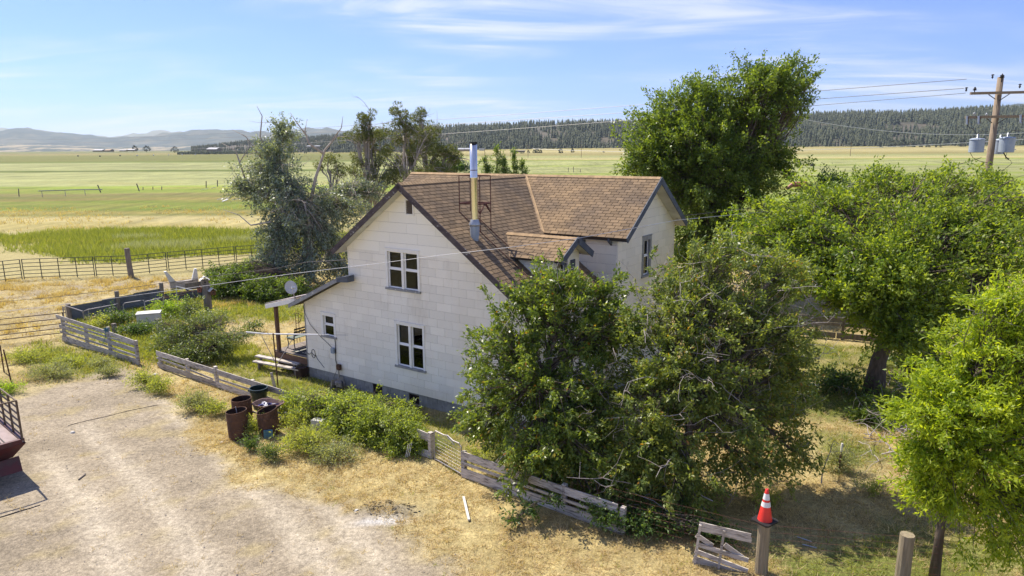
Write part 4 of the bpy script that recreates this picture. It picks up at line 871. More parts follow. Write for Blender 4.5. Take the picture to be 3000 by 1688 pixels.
# --- plum trees in front of the house
plum_b = A3(.75, 16.4, 0)
tree('plum_tree', 'dense dark plum tree overhanging the whitewashed fence at the house corner', 'tree', plum_b, [plum_b, A3(.8, 16.5, 1.0), A3(.7, 16.7, 2.0), A3(.9, 16.6, 3.1)], .13,
     [LB(1620, 900, 17.2, (1.0, .9, 1.0), 170), LB(1480, 1010, 17.3, (1.0, .9, 1.0), 170), LB(1740, 1000, 17.2, (1.1, 1.0, 1.0), 190), LB(1560, 1140, 16.5, (1.5, 1.1, 1.2), 330),
      LB(1450, 1220, 16.8, (.85, .8, .8), 120), LB(1720, 1200, 16.2, (1.2, 1.0, 1.2), 260), LB(1560, 1350, 15.6, (1.05, .8, .7), 170), LB(1740, 1400, 15.4, (1.0, .8, .9), 170), LB(1660, 1290, 15.4, (1.1, .8, .8), 170), LB(1400, 1240, 17.0, (.5, .5, .5), 45), LB(1770, 880, 17.6, (.7, .6, .6), 90), LB(1640, 830, 17.4, (.75, .7, .6), 110), LB(1540, 900, 17.4, (.7, .6, .6), 90), LB(1840, 960, 17.0, (.6, .6, .6), 80)],
     44, M['leaf_plum'], M['bark'], 11, (.120, .052), .165, thin=.60, lump=.55, dead=46, dead_len=(.7, 1.5), dead_r=.011, hang=.05)
plum2 = A3(3.85, 14.9, 0)
tree('plum_tree', 'wide dark plum tree full of pale dead twigs behind the pallet gate', 'tree', plum2, [plum2, A3(3.95, 15.0, .9), A3(4.2, 15.3, 1.8), A3(4.3, 15.6, 3.0)], .14,
     [LB(2060, 830, 17.0, (1.1, 1, .9), 120), LB(2240, 880, 17.2, (1.0, 1, 1.1), 130), LB(1960, 990, 16.4, (1.2, 1, 1.0), 190), LB(2180, 1040, 16.4, (1.3, 1.1, 1.0), 210), LB(2330, 1090, 16.6, (.7, .8, .8), 80),
      LB(1900, 1180, 15.7, (1.2, 1, 1.1), 230), LB(2110, 1220, 15.6, (1.3, 1.1, 1.1), 260), LB(2270, 1220, 15.9, (.9, .9, .9), 120), LB(1860, 1380, 14.9, (.9, .8, .85), 150), LB(2010, 1400, 14.7, (.9, .8, .7), 120), LB(2200, 1360, 15.2, (.95, .8, .55), 90), LB(2330, 1330, 15.6, (.65, .6, .55), 50), LB(1940, 1300, 15.0, (.9, .8, .8), 160), LB(2120, 750, 17.3, (.9, .8, .5), 90), LB(2290, 800, 17.3, (.8, .8, .6), 90), LB(1980, 860, 16.8, (.8, .8, .6), 110), LB(2120, 940, 16.4, (1.2, 1, .8), 190), LB(2280, 980, 16.5, (.9, .9, .8), 120), LB(2020, 1110, 15.6, (1.1, .8, .9), 200)],
     42, M['leaf_plum2'], M['bark'], 12, (.115, .046), .165, thin=.70, lump=.5, twig=.30, dead=150, dead_len=(.8, 2.1), dead_r=.013, hang=.12)
# undergrowth hiding the fence end
tree('shrub', 'dark leafy undergrowth at the end of the whitewashed fence under the plum trees', 'shrub', A3(2.6, 14.2, 0), [A3(2.6, 14.2, 0), A3(2.6, 14.3, .5)], .04,
     [LB(1790, 1530, 14.1, (.55, .45, .5), 70), LB(1880, 1560, 14.0, (.6, .45, .5), 80), LB(1980, 1560, 14.1, (.6, .5, .5), 70), LB(2080, 1600, 13.5, (.5, .3, .5), 50)], 24, M['leaf_dark'], M['bark'], 13, (.09, .042), .18)
# low branch poking out over the fence
tree('plum_branch_shrub', 'small leafy spray reaching over the straw in front of the fence', 'shrub', A3(.2, 14.35, 0), [A3(.25, 14.3, 0), A3(.1, 14.25, .3)], .015,
     [LB(1500, 1535, 14.1, (.16, .14, .14), 7), LB(1560, 1500, 14.3, (.22, .15, .15), 9), LB(1625, 1470, 14.4, (.2, .15, .15), 8)], 20, M['leaf_dark'], M['bark'], 15, (.10, .045), .14)
# --- tall tree behind the house
tb_ = at(2110, 760, 40); tb_[2] = 0
tree('tall_tree', 'tallest tree, broad and mid green, standing right behind the house', 'tree', tb_, [tb_, tb_ + A3(.1, 0, 2.5), tb_ + A3(-.2, 0, 4.5), tb_ + A3(.3, .2, 7)], .34,
     [LB(2250, 232, 40, (2.0, 1.8, 1.15), 190), LB(2180, 310, 40, (2.2, 2, 1.3), 210), LB(2320, 280, 40.5, (1.2, 1.4, 1.4), 130), LB(2060, 275, 40, (1.35, 1.3, .9), 90), LB(2000, 330, 40, (2.2, 2, 1.4), 190), LB(1940, 420, 39.5, (2.0, 2, 1.6), 200), LB(2080, 430, 39, (2.6, 2.2, 1.8), 330),
      LB(2200, 440, 40, (2.3, 2, 1.7), 230), LB(1905, 470, 39, (1.4, 1.6, 1.2), 170), LB(2030, 570, 38.5, (2.3, 2, 1.6), 260), LB(2190, 560, 39.5, (2.0, 2, 1.5), 190), LB(2280, 480, 40, (1.2, 1.2, .8), 60), LB(2100, 690, 38.5, (2.1, 2, 1.5), 200), LB(2010, 760, 38, (1.5, 1.5, 1.4), 110), LB(2200, 700, 39.5, (1.7, 1.5, 1.3), 110), LB(2060, 860, 38, (1.9, 1.8, 1.2), 110)],
     40, M['leaf_cotton'], M['bark'], 21, (.19, .095), .36, thin=.95, lump=.5, fork=.2, limb_r=.5)
# --- spreading elm on the right
eb = A3(12.55, 22.6, 0)
tree('elm_tree', 'spreading light green elm with thick leaning trunk right of the house', 'tree', eb, [eb, eb + A3(.12, .1, 1.2), eb + A3(.6, .3, 2.4), eb + A3(.35, .5, 3.7)], .31,
     [LB(2290, 660, 25, (1.7, 1.6, 1.0), 240), LB(2200, 740, 24.5, (1.2, 1.3, .9), 150), LB(2400, 640, 26.5, (1.8, 1.8, 1.1), 270), LB(2540, 600, 28, (1.9, 1.8, 1.0), 270), LB(2680, 580, 28, (1.9, 1.8, 1.0), 250), LB(2830, 590, 27, (1.9, 1.8, 1.1), 240), LB(2960, 620, 27, (1.7, 1.6, 1.2), 190), LB(2460, 740, 23.5, (1.7, 1.5, .9), 260),
      LB(2640, 710, 24, (1.9, 1.7, 1.1), 290), LB(2810, 730, 24, (1.9, 1.6, 1.2), 270), LB(2340, 790, 23, (1.2, 1.2, .7), 140), LB(2560, 850, 22.5, (1.4, 1.2, .9), 200), LB(2720, 870, 22.5, (1.5, 1.3, .9), 200), LB(2950, 780, 23, (1.5, 1.4, 1.2), 190), LB(2270, 850, 23.5, (.8, .8, .6), 60), LB(2860, 900, 22.5, (1.2, 1.1, .8), 120), LB(2640, 1000, 21.2, (.9, .8, .5), 80), LB(2590, 930, 21.8, (1.2, .9, .6), 150), LB(2460, 860, 21.8, (1.0, .8, .55), 110), LB(2720, 960, 21.8, (1.2, 1, .6), 130), LB(2640, 800, 22, (1.3, 1, .8), 170), LB(2850, 640, 25, (1.2, 1, .7), 110), LB(2780, 650, 24.5, (1.3, 1, .8), 150), LB(2900, 680, 24.5, (1.1, 1, .8), 110), LB(2680, 640, 25, (1.2, 1, .7), 110), LB(2450, 590, 26.5, (.8, .8, .6), 80), LB(2580, 520, 28.5, (.7, .7, .4), 50), LB(2730, 530, 28.5, (.7, .7, .4), 50)],
     40, M['leaf_elm'], M['bark'], 22, (.155, .070), .30, thin=.60, lump=.65, fork=.6, limb_r=.42, dead=14, dead_r=.012)
tb2 = at(2450, 640, 36); tb2[2] = 0
tree('bushy_tree', 'darker green bushy tree peaking above the elm behind it', 'tree', tb2, [tb2, tb2 + A3(0, 0, 2), tb2 + A3(.1, 0, 4)], .14,
     [LB(2430, 545, 36, (.85, .9, .75), 90), LB(2470, 590, 35.5, (1.2, 1.2, .9), 120), LB(2380, 610, 35.5, (1.1, 1.1, .7), 90), LB(2300, 640, 35, (1.2, 1.1, .6), 80), LB(2560, 620, 35.5, (1.2, 1.2, .6), 80), LB(2240, 660, 34, (.7, .8, .5), 40)],
     26, M['leaf_dark'], M['bark'], 23, (.16, .08), .32)
tb3 = at(2905, 640, 32.5); tb3[2] = 0
tree('sapling', 'leafy sapling climbing round the foot of the utility pole', 'shrub', tb3, [tb3, tb3 + A3(0, 0, 2), tb3 + A3(0, 0, 4.5)], .06,
     [LB(2905, 520, 32.5, (.42, .4, .35), 26), LB(2890, 560, 32.5, (.7, .6, .4), 45), LB(2930, 570, 32.5, (.7, .6, .5), 45)], 24, M['leaf_elm'], M['bark'], 24, (.16, .075), .3)
# --- bright foreground tree at the right edge
ab = A3(8.45, 12.3, 0)
tree('ash_tree', 'bright yellow-green ash tree in the right foreground beside the wood post', 'tree', ab, [ab, ab + A3(.0, .0, 1.2), ab + A3(.1, .1, 2.4), ab + A3(.2, .1, 3.6)], .085,
     [LB(2960, 930, 12.8, (.65, .7, .75), 110), LB(2890, 1010, 12.9, (.65, .7, .55), 100), LB(3020, 1060, 12.6, (.9, .8, .8), 150), LB(2812, 1120, 12.6, (.7, .7, .5), 110), LB(2930, 1190, 12.3, (.95, .8, .7), 190), LB(2772, 1230, 12.2, (.7, .7, .55), 130), LB(2852, 1330, 12.0, (.85, .8, .6), 170), LB(2990, 1370, 12.0, (.9, .8, .7), 170),
      LB(2732, 1370, 12.2, (.5, .5, .4), 70), LB(2772, 1460, 12.0, (.65, .6, .4), 90), LB(2950, 1490, 11.8, (.8, .7, .5), 110), LB(3020, 1520, 11.8, (.6, .6, .5), 70), LB(3110, 1250, 12.2, (.8, .8, 1.4), 160), LB(2960, 1590, 11.7, (.6, .5, .35), 40), LB(3090, 1640, 11.7, (.5, .5, .35), 30), LB(2950, 880, 12.9, (.3, .3, .35), 34), LB(2812, 1040, 12.8, (.3, .3, .3), 30), LB(2732, 1120, 12.6, (.4, .4, .25), 40), LB(2672, 1210, 12.3, (.35, .4, .25), 36), LB(2692, 1320, 12.2, (.35, .4, .25), 36), LB(2712, 1450, 12.0, (.3, .4, .2), 26), LB(2910, 950, 12.8, (.35, .3, .35), 36), LB(3030, 980, 12.6, (.5, .5, .5), 60)],
     52, M['leaf_ash'], M['bark'], 31, (.112, .034), .18, thin=.62, hang=.06, lump=.6, dead=16, dead_r=.008)
# --- silver-leaved tree with dead limbs, junipers
ob = at(905, 770, 44); ob[2] = 0
tree('silver_tree', 'grey-green silver-leaved tree with dead limbs left of the house', 'tree', ob, [ob, ob + A3(-.1, 0, 2.2), ob + A3(.25, 0, 4.0), ob + A3(-.9, 0, 5.6), ob + A3(-2.3, 0, 7.4)], .30,
     [LB(830, 380, 44, (.75, .7, .65), 60), LB(800, 440, 44, (1.3, 1, .6), 70), LB(790, 500, 44, (1.6, 1.3, .9), 150), LB(860, 570, 43.5, (1.6, 1.4, 1.1), 200), LB(760, 560, 44, (1.5, 1.2, .8), 130), LB(900, 660, 43, (1.5, 1.4, 1.2), 190), LB(820, 690, 42.5, (1.2, 1.1, 1.4), 190),
      LB(800, 780, 42, (1.1, 1.1, 1.1), 150), LB(990, 600, 43.5, (1.6, 1.3, 1.2), 200), LB(960, 700, 43, (1.3, 1.2, 1.2), 150), LB(1060, 560, 45, (1.4, 1.2, .7), 120), LB(900, 780, 42, (1.3, 1.1, 1.0), 130), LB(705, 540, 44, (.7, .6, .3), 40), LB(1000, 780, 43, (1.0, 1.0, .9), 80)],
     30, M['leaf_olive'], M['bark_pale'], 41, (.18, .080), .34, thin=1.05, lump=.6, dead=110, dead_len=(1.0, 3.0), dead_r=.022, dead_up=.5, deadm=M['bark_pale'], limb_r=.55, fork=.35)
def limb(pxs, Y, r0, r1): MB().tube([at(x, y, Y) for x, y in pxs], np.linspace(r0, r1, len(pxs)), 7).obj('bare_limb', M['bark_pale'], st_root, smooth=True)
st_root = [o for o in COL.objects if o.name.startswith('silver_tree')][0]
limb([(905, 620), (925, 520), (952, 440), (985, 400), (1020, 400)], 43, .12, .02); limb([(948, 450), (905, 420), (893, 385), (900, 350)], 43, .09, .02); limb([(900, 400), (870, 360), (850, 330)], 43, .05, .012); limb([(970, 415), (1000, 375), (1005, 340)], 43, .05, .012)
limb([(790, 470), (762, 400), (768, 340), (752, 310)], 44, .07, .012); limb([(770, 470), (720, 400), (680, 380)], 44, .05, .01); limb([(725, 545), (700, 470), (690, 440), (650, 420)], 44, .07, .012); limb([(700, 480), (730, 430), (720, 395)], 44, .04, .01); limb([(795, 650), (735, 660), (700, 630), (655, 615)], 42, .06, .012)
limb([(910, 800), (915, 720), (905, 650), (890, 590)], 42.5, .13, .06)
for i, (px, Y, top, lobes, lab) in enumerate((
    (1080, 47, 330, [(1078, 345, .55, .35), (1062, 378, .5, .3), (1040, 400, .8, .3), (1100, 400, .8, .35), (1110, 440, .9, .5), (1070, 470, 1.0, .5), (1130, 500, 1.0, .5), (1050, 510, .7, .4)], 'twisted juniper with bare lower limbs, leftmost of the juniper group'),
    (1190, 46, 310, [(1172, 330, .5, .5), (1190, 365, .7, .5), (1165, 400, .8, .5), (1210, 400, .8, .5), (1180, 450, 1.2, .5), (1230, 440, .8, .5), (1200, 500, 1.2, .5), (1150, 520, .9, .4)], 'tallest juniper of the group behind the house ridge'),
    (1250, 48, 320, [(1232, 345, .45, .45), (1262, 380, .55, .4), (1245, 410, .8, .4), (1285, 440, .9, .4), (1310, 450, .7, .4), (1325, 470, .4, .3), (1270, 490, 1.1, .5), (1300, 500, .9, .3)], 'spreading juniper with layered tufts, rightmost of the juniper group'))):
    jb = at(px, 560, Y); jb[2] = 0
    tree('juniper_tree', lab, 'tree', jb, [jb, jb + A3(.1, 0, 3), jb + A3(-.1, 0, 6), at(px - 5, top + 60, Y)], .20, [LB(x, y, Y + random.uniform(-.8, .8), (a * 1.25, a, b * 1.25), int(6 + 9 * a)) for x, y, a, b in lobes],
         150, M['leaf_juniper'], M['bark_pale'], 50 + i, (.11, .05), .2, ball=.30, lump=.2, fork=.3, group='junipers behind the house', twig=1.6, dead=26, dead_len=(1, 2.4), dead_r=.024)
jb = at(967, 600, 46); jb[2] = 0
tree('juniper_tree', 'small broken juniper with a forked top between silver tree and junipers', 'tree', jb, [jb, jb + A3(.05, 0, 2.5), jb + A3(.05, 0, 4.5), at(968, 500, 46)], .13,
     [LB(965, 465, 46, (.45, .4, .3), 9), LB(945, 485, 46, (.4, .4, .2), 7), LB(990, 490, 46, (.5, .4, .25), 8), LB(1000, 510, 46, (.4, .4, .2), 6)], 70, M['leaf_juniper'], M['bark_pale'], 57, (.12, .05), .2, ball=.24, twig=1.4)
for i, (px, py, h, w_, lab) in enumerate(((1420, 470, 1.5, .5, 'thin sapling left of the pair beyond the roof ridge'), (1455, 450, 2.4, .8, 'slender tree with two tops beyond the roof ridge'), (1475, 470, 1.8, .6, 'slim tree just right of the twin-topped one beyond the ridge'), (1505, 462, 2.2, .5, 'narrow tree beyond the roof ridge near the wing valley'), (1530, 480, 1.6, .6, 'short rounded sapling rightmost of those beyond the roof ridge'))):
    Y = 112; c = at(px, py + 14, Y); b_ = c * 1; b_[2] = 0
    tree('sapling', lab, 'tree', b_, [b_, A3(b_[0], b_[1], 1.5), A3(c[0], c[1], c[2])], .09, [(A3(c[0], c[1], c[2] + .6 * h - .4), (w_ * .7, w_ * .7, h * .5), 16), (A3(c[0] + .3, c[1], c[2] - .8), (w_ * 1.3, w_, h * .6), 24), (A3(c[0], c[1], c[2] - 2.4), (w_ * 1.7, w_, 1.2), 20)],
         26, M['leaf_cotton'], M['bark'], 60 + i, (.28, .14), .4, group='saplings beyond the roof ridge', lump=.5)
# --- shrubs of the yard
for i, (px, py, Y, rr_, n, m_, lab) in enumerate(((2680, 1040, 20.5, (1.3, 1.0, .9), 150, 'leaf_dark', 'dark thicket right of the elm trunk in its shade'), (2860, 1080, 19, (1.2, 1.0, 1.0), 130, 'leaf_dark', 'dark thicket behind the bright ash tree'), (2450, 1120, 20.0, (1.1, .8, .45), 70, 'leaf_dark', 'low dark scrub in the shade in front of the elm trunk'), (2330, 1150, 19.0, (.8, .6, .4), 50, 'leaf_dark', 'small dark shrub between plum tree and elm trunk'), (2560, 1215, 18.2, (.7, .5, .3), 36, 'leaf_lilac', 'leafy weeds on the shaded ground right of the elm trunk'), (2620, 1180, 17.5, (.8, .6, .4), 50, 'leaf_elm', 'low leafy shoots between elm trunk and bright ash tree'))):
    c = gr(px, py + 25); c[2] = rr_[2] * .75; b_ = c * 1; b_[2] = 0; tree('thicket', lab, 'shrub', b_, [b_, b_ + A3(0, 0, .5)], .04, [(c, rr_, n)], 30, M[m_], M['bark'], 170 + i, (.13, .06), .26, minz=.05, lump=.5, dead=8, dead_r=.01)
def brush(label, pts, seed, n=26, L=(.8, 1.9), r=.012):
    rng = rs_(seed); root = empty('dead_brush', pts[0], label, 'dead branches'); P = []
    for k in range(n):
        p = np.array(pts[rng.integers(0, len(pts))]) + rng.normal(0, .25, 3) * A3(1, 1, 0) + A3(0, 0, .1); d = unit(rng.normal(0, 1, 3) * A3(1, 1, .3) + A3(0, 0, .45)); q = [p]; ln = rng.uniform(*L)
        for _ in range(6): d = unit(d + rng.normal(0, .25, 3) - A3(0, 0, .08)); q.append(q[-1] + d * ln / 6)
        q = np.array(q); q[:, 2] = np.maximum(q[:, 2], .03); P.append(q)
    V, F = tubes(np.stack(P), np.linspace(1, .3, 7)[None] * r * rng.uniform(.6, 1.5, (n, 1)), 4); tag(mesh_obj('bare_branches', V, F, .5, M['dead'], root), kind='stuff')
brush('tangle of bare pale branches on the ground left of the bright ash tree', [gr(2560, 1290), gr(2640, 1260), gr(2700, 1300), gr(2600, 1340)], 5, 46)
brush('bare pale twigs lying right of the elm trunk', [gr(2620, 1140), gr(2700, 1150)], 6, 22)
lb_ = A3(-12.7, 40.2, 0)
tree('lilac_bush', 'dense round dark green bush behind the birdhouse post', 'shrub', lb_, [lb_, lb_ + A3(0, 0, 1)], .07,
     [LB(690, 830, 39.5, (1.3, 1.2, .85), 240), LB(760, 850, 38.5, (1.2, 1.1, .8), 220), LB(650, 860, 39.5, (.7, .9, .6), 110), LB(720, 800, 41, (1.3, 1.1, .6), 160), LB(820, 860, 38.5, (.9, .9, .7), 130), LB(860, 840, 39, (.8, .8, .6), 90), LB(630, 800, 40.5, (.55, .6, .4), 50)], 28, M['leaf_lilac'], M['bark'], 71, (.14, .07), .26, minz=.1)
rbp = A3(-12.0, 27.6, 0)
tree('rose_bush', 'grey-green arching bush leaning over the whitewashed fence', 'shrub', rbp, [rbp, rbp + A3(0, 0, .7)], .05,
     [LB(560, 960, 28, (1.0, .9, .5), 130), LB(500, 1000, 27.4, (.75, .7, .45), 110), LB(590, 1020, 27, (1.15, .9, .55), 190), LB(660, 990, 27.2, (.75, .7, .4), 90), LB(620, 940, 29, (.9, .8, .4), 80), LB(480, 960, 28.5, (.5, .6, .4), 50), LB(710, 985, 27.2, (.4, .4, .18), 18), LB(560, 1040, 26.4, (.8, .5, .35), 90)], 26, M['leaf_rose'], M['bark'], 72, (.085, .038), .2, hang=-.05, minz=.08)
FBa, FBb = gr(463, 1077), gr(1262, 1345)
vb_ = A3(-4.2, 19.4, 0)
tree('vine_mound', 'big yellow-green mound of vines smothering the fence by the wire gate', 'shrub', vb_, [vb_, vb_ + A3(0, 0, .6)], .04,
     [LB(1030, 1230, 20.0, (.7, .6, .40), 130), LB(1090, 1190, 20.2, (.75, .6, .35), 120), LB(1130, 1260, 19.3, (.85, .7, .42), 190), LB(1180, 1290, 18.7, (.65, .6, .40), 140), LB(1090, 1310, 18.9, (.8, .55, .38), 150), LB(1200, 1350, 18.2, (.55, .45, .32), 90), LB(1000, 1290, 19.5, (.6, .5, .32), 80), LB(1240, 1300, 18.4, (.3, .3, .3), 30), LB(1180, 1220, 19.6, (.6, .5, .25), 60), LB(1020, 1170, 20.8, (.4, .35, .2), 30)] + [(FBa + (FBb - FBa) * t_ + A3(.05, -.12, h_), (.62, .5, .45), 95) for t_, h_ in ((.60, .40), (.68, .62), (.76, .75), (.84, .72), (.92, .55))], 34, M['leaf_vine'], M['bark'], 73, (.080, .036), .18, minz=.03, hang=.10, lump=.5)
for i, (px, py, Y, r, n, m_, lab) in enumerate((
    (355, 955, 33, (.9, .7, .45), 90, 'leaf_dark', 'dark weedy bush among the pipe frames, left of the white box'),
    (300, 960, 32.5, (.6, .6, .35), 45, 'leaf_weed', 'low weeds inside the far left fence corner'),
    (425, 985, 31.4, (.7, .5, .22), 50, 'leaf_lilac', 'leafy weeds in front of the white box in the pen'),
    (500, 905, 34.5, (1.0, .8, .55), 120, 'leaf_bright', 'bright green weed thicket behind the white box'),
    (560, 905, 34.0, (.8, .7, .5), 80, 'leaf_rose', 'grey-green shrub right below the birdhouse post'),
    (395, 1000, 31, (.7, .6, .35), 60, 'leaf_dark', 'low dark weeds in the middle of the weedy pen'),
    (620, 935, 33.5, (.8, .7, .35), 60, 'leaf_weed', 'olive weeds right of the birdhouse post'),
    (745, 965, 31.5, (.45, .4, .35), 26, 'leaf_rose', 'small round shrub on the lawn left of the porch'))):
    c = at(px, py, Y); c[2] = max(c[2], r[2] * .7); b_ = c * 1; b_[2] = 0; tree('weed_bush', lab, 'shrub', b_, [b_, b_ + A3(0, 0, .3)], .02, [(c, r, n)], 24, M[m_], M['bark'], 80 + i, (.10, .05), .22, minz=.05)
wl_ = ((80, 1050, .75, .26, 90, 'leaf_weed', 'olive weed clump beside the brown pipe gate'), (150, 1095, .8, .26, 110, 'leaf_sage', 'broad greyish weed clump on the straw near the truck'), (200, 1060, .7, .18, 50, 'leaf_weed', 'low weeds just outside the grey plank fence'), (290, 1065, .5, .16, 40, 'leaf_sage', 'small grey-green weed tuft outside the fence'), (318, 1095, .42, .22, 50, 'leaf_sage', 'rounded sage clump at the edge of the dirt'),
    (430, 1125, .5, .38, 80, 'leaf_weed', 'feathery yellow-green weed by the fence gap'), (468, 1140, .5, .30, 60, 'leaf_weed', 'second feathery weed below the fence gap'), (575, 1190, .55, .30, 90, 'leaf_sage', 'grey-green weed clump left of the rusty barrels'), (630, 1205, .40, .22, 50, 'leaf_weed', 'weeds at the foot of the back barrel'), (740, 1265, .32, .3, 50, 'leaf_weed', 'weeds growing between the barrels'), (800, 1335, .30, .22, 30, 'leaf_sage', 'silvery weed right of the nearest barrels'),
    (880, 1240, .6, .32, 90, 'leaf_weed', 'tall fluffy weeds right of the wheelbarrow'), (900, 1310, .8, .34, 150, 'leaf_weed', 'wide fluffy weed patch in front of the fence'), (980, 1340, .7, .25, 80, 'leaf_sage', 'pale weeds at the foot of the vine mound'), (850, 1190, .5, .26, 50, 'leaf_weed', 'weeds in front of the low fence beside the bin'), (30, 1140, .45, .2, 40, 'leaf_bright', 'green weeds behind the flatbed truck'), (1395, 1340, .4, .2, 20, 'leaf_weed', 'weeds behind the end of the whitewashed fence'),
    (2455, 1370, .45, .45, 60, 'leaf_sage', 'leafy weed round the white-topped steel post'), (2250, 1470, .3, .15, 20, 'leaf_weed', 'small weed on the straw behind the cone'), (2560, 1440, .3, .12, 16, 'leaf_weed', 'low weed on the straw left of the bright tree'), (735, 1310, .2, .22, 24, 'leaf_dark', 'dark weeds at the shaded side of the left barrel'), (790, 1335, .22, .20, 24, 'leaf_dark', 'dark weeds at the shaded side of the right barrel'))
for i, (px, py, r, h, n, m_, lab) in enumerate(wl_):
    b_ = gr(px, py + 10); c = b_ + A3(0, 0, h * .8); tree('weed_clump', lab, 'weeds', b_, [b_, b_ + A3(0, 0, h * .5)], .012, [(c, (r, r * .8, h * 1.15), int(n * 1.3))], 26, M[m_], M['bark'], 110 + i, (.080, .024), .17, minz=.02, hang=-.35)

# ================================================================== GRASS
def blades(name, pts, h, w, m, rng, lean=.5, label=None, zf=None, tmu=.5):
    n = len(pts); z = (near_h(pts[:, 0], pts[:, 1]) if zf is None else zf(pts[:, 0], pts[:, 1])) - .01; b = np.column_stack([pts, z]); a = rng.uniform(0, 2 * PI, n); s = np.stack([np.cos(a), np.sin(a), 0 * a], -1) * w / 2
    hh_ = h * rng.uniform(.4, 1.2, n); t = b + np.column_stack([rng.normal(0, lean, (n, 2)) * hh_[:, None], hh_]); mid = (b + t) / 2 + A3(0, 0, 1) * (hh_ * .12)[:, None]
    V = np.stack([b - s * 1.3, b + s * 1.3, t], 1).reshape(-1, 3); return tag(quads_obj(name, V, np.clip(rng.normal(tmu, .25, n), 0, 1), m, k=3), kind='stuff')
def scatter(n, x0, x1, y0, y1, dens, rng, clump=0.0, per=1):
    p = np.stack([rng.uniform(x0, x1, n), rng.uniform(y0, y1, n)], -1); p = p[rng.random(n) < dens(p[:, 0], p[:, 1])]
    if per > 1: p = np.repeat(p, per, 0) + rng.normal(0, clump, (len(p) * per, 2))
    return p
def in_house(x, y):
    dx, dy = x - HO[0], y - HO[1]; u = dx * HE[0] + dy * HE[1]; v = dx * HN[0] + dy * HN[1]
    return ((u > -.1) & (u < 10.0) & (v > -.06) & (v < 9.7)) | ((u > 9.9) & (u < 10.7) & (v > 4.3) & (v < 9.7))
rg = rs_(5)
def d_straw(x, y):
    d, g = zones(x, y); pt = .25 + .75 * sstep(.35, .6, fbm(x, y, .8, 13)); k = np.clip(1 - d * 1.15, 0.02, 1) * (1 - .75 * g) * pt; return np.where(in_house(x, y), 0, k)
def d_green(x, y):
    d, g = zones(x, y); return np.where(in_house(x, y), 0, g * (1 - d) * (.35 + .65 * sstep(.35, .6, fbm(x, y, 1.1, 17))))
blades('dry_grass', scatter(42000, -16, 14, 9, 24, d_straw, rg, .05, 9), .095, .011, M['straw'], rg, 1.1)
blades('dry_grass', scatter(19000, -34, 24, 24, 46, d_straw, rg, .09, 5), .13, .024, M['straw'], rg, .8)
blades('green_grass', scatter(26000, -17, 4, 14, 34, d_green, rg, .06, 8), .15, .014, M['grass'], rg, .6)
blades('green_grass', scatter(15000, -24, -9, 26, 44, d_green, rg, .09, 6), .20, .028, M['grass'], rg, .5)
blades('green_grass', scatter(9000, 4, 22, 12, 30, d_green, rg, .07, 6), .14, .018, M['grass'], rg, .6)
blades('dirt_straws', scatter(9000, -16, 2, 9, 22, lambda x, y: zones(x, y)[0] * .35 * sstep(.45, .62, fbm(x, y, 1.3, 19)), rg, .05, 3), .035, .010, M['straw'], rg, 2.2)
def d_green2(x, y): return np.where((zones(x, y)[0] < .9) & ~in_house(x, y), .5 * sstep(.55, .70, fbm(x, y, .9, 23)), 0)
blades('brown_tufts', scatter(7000, -12, 14, 9, 22, lambda x, y: np.where((zones(x, y)[0] < .8) & ~in_house(x, y), .45 * sstep(.54, .68, fbm(x, y, .8, 43)), 0), rg, .06, 9), .07, .014, M['brown_blade'], rg, 1.0)
blades('green_tufts', scatter(7200, -20, 14, 10, 32, d_green2, rg, .045, 10), .085, .013, M['grass'], rg, .9)
def d_mead(x, y): return mead_mask(x, y)
blades('tall_meadow_grass', scatter(28000, -62, -6, 51, 74, d_mead, rg, .12, 4), .55, .05, M['meadow'], rg, .35, zf=lambda x, y: x * 0)
blades('pale_seed_grass', scatter(6000, -38, -16, 58, 66, lambda x, y: sstep(.5, .62, vn(x * .5, y, 3, 3)), rg, .12, 3), .68, .05, M['meadow_pale'], rg, .35, zf=lambda x, y: x * 0)
def d_tuft(x, y): return sstep(30, 33, y) * sstep(46, 44, y) * sstep(-13, -16, x) * sstep(.5, .62, fbm(x, y, 1.2, 29))
blades('dry_tufts', scatter(5200, -42, -13, 30, 47, d_tuft, rg, .10, 22), .26, .028, M['straw_far'], rg, .5)
blades('dry_meadow', scatter(9000, -75, 40, 62, 105, lambda x, y: .5 * sstep(.45, .6, fbm(x, y, 6, 33)), rg, .25, 5), .35, .06, M['straw_far'], rg, .5, zf=lambda x, y: x * 0)
# pebbles and clods on the dirt
pb = scatter(1300, -16, 1, 9, 24, lambda x, y: .8 * zones(x, y)[0], rg); pm = MB(); rr = random.Random(9)
for x, y in pb:
    s_ = rr.choice((.010, .012, .016, .022)) * rr.uniform(.7, 1.4); c = A3(x, y, float(near_h(np.array([x]), np.array([y]))[0]) + s_ * .3)
    pm.add([c + s_ * A3(rr.uniform(.7, 1.2), 0, 0), c + s_ * A3(0, rr.uniform(.7, 1.2), 0), c - s_ * A3(rr.uniform(.7, 1.2), 0, 0), c - s_ * A3(0, rr.uniform(.7, 1.2), 0), c + A3(0, 0, s_ * .7)], [(0, 1, 4), (1, 2, 4), (2, 3, 4), (3, 0, 4)])
tag(pm.obj('pebbles', M['stone'], org=(0, 0, 0)), kind='stuff')
am = MB()
for i in range(60):
    a, r = rr.uniform(0, 6.28), rr.random() ** .6; x, y = ASH[0] + math.cos(a) * r * .8, ASH[1] + .22 + math.sin(a) * r * .33; L = rr.uniform(.02, .09); t = rr.uniform(-.5, .5)
    am.box((x, y, float(near_h(np.array([x]), np.array([y]))[0]) + .012), (L, .014, .014), unit(A3(math.cos(t), math.sin(t), rr.uniform(-.2, .3))), unit(A3(-math.sin(t), math.cos(t), 0)))
tag(am.obj('charcoal', M['black'], org=(0, 0, 0)), kind='stuff')

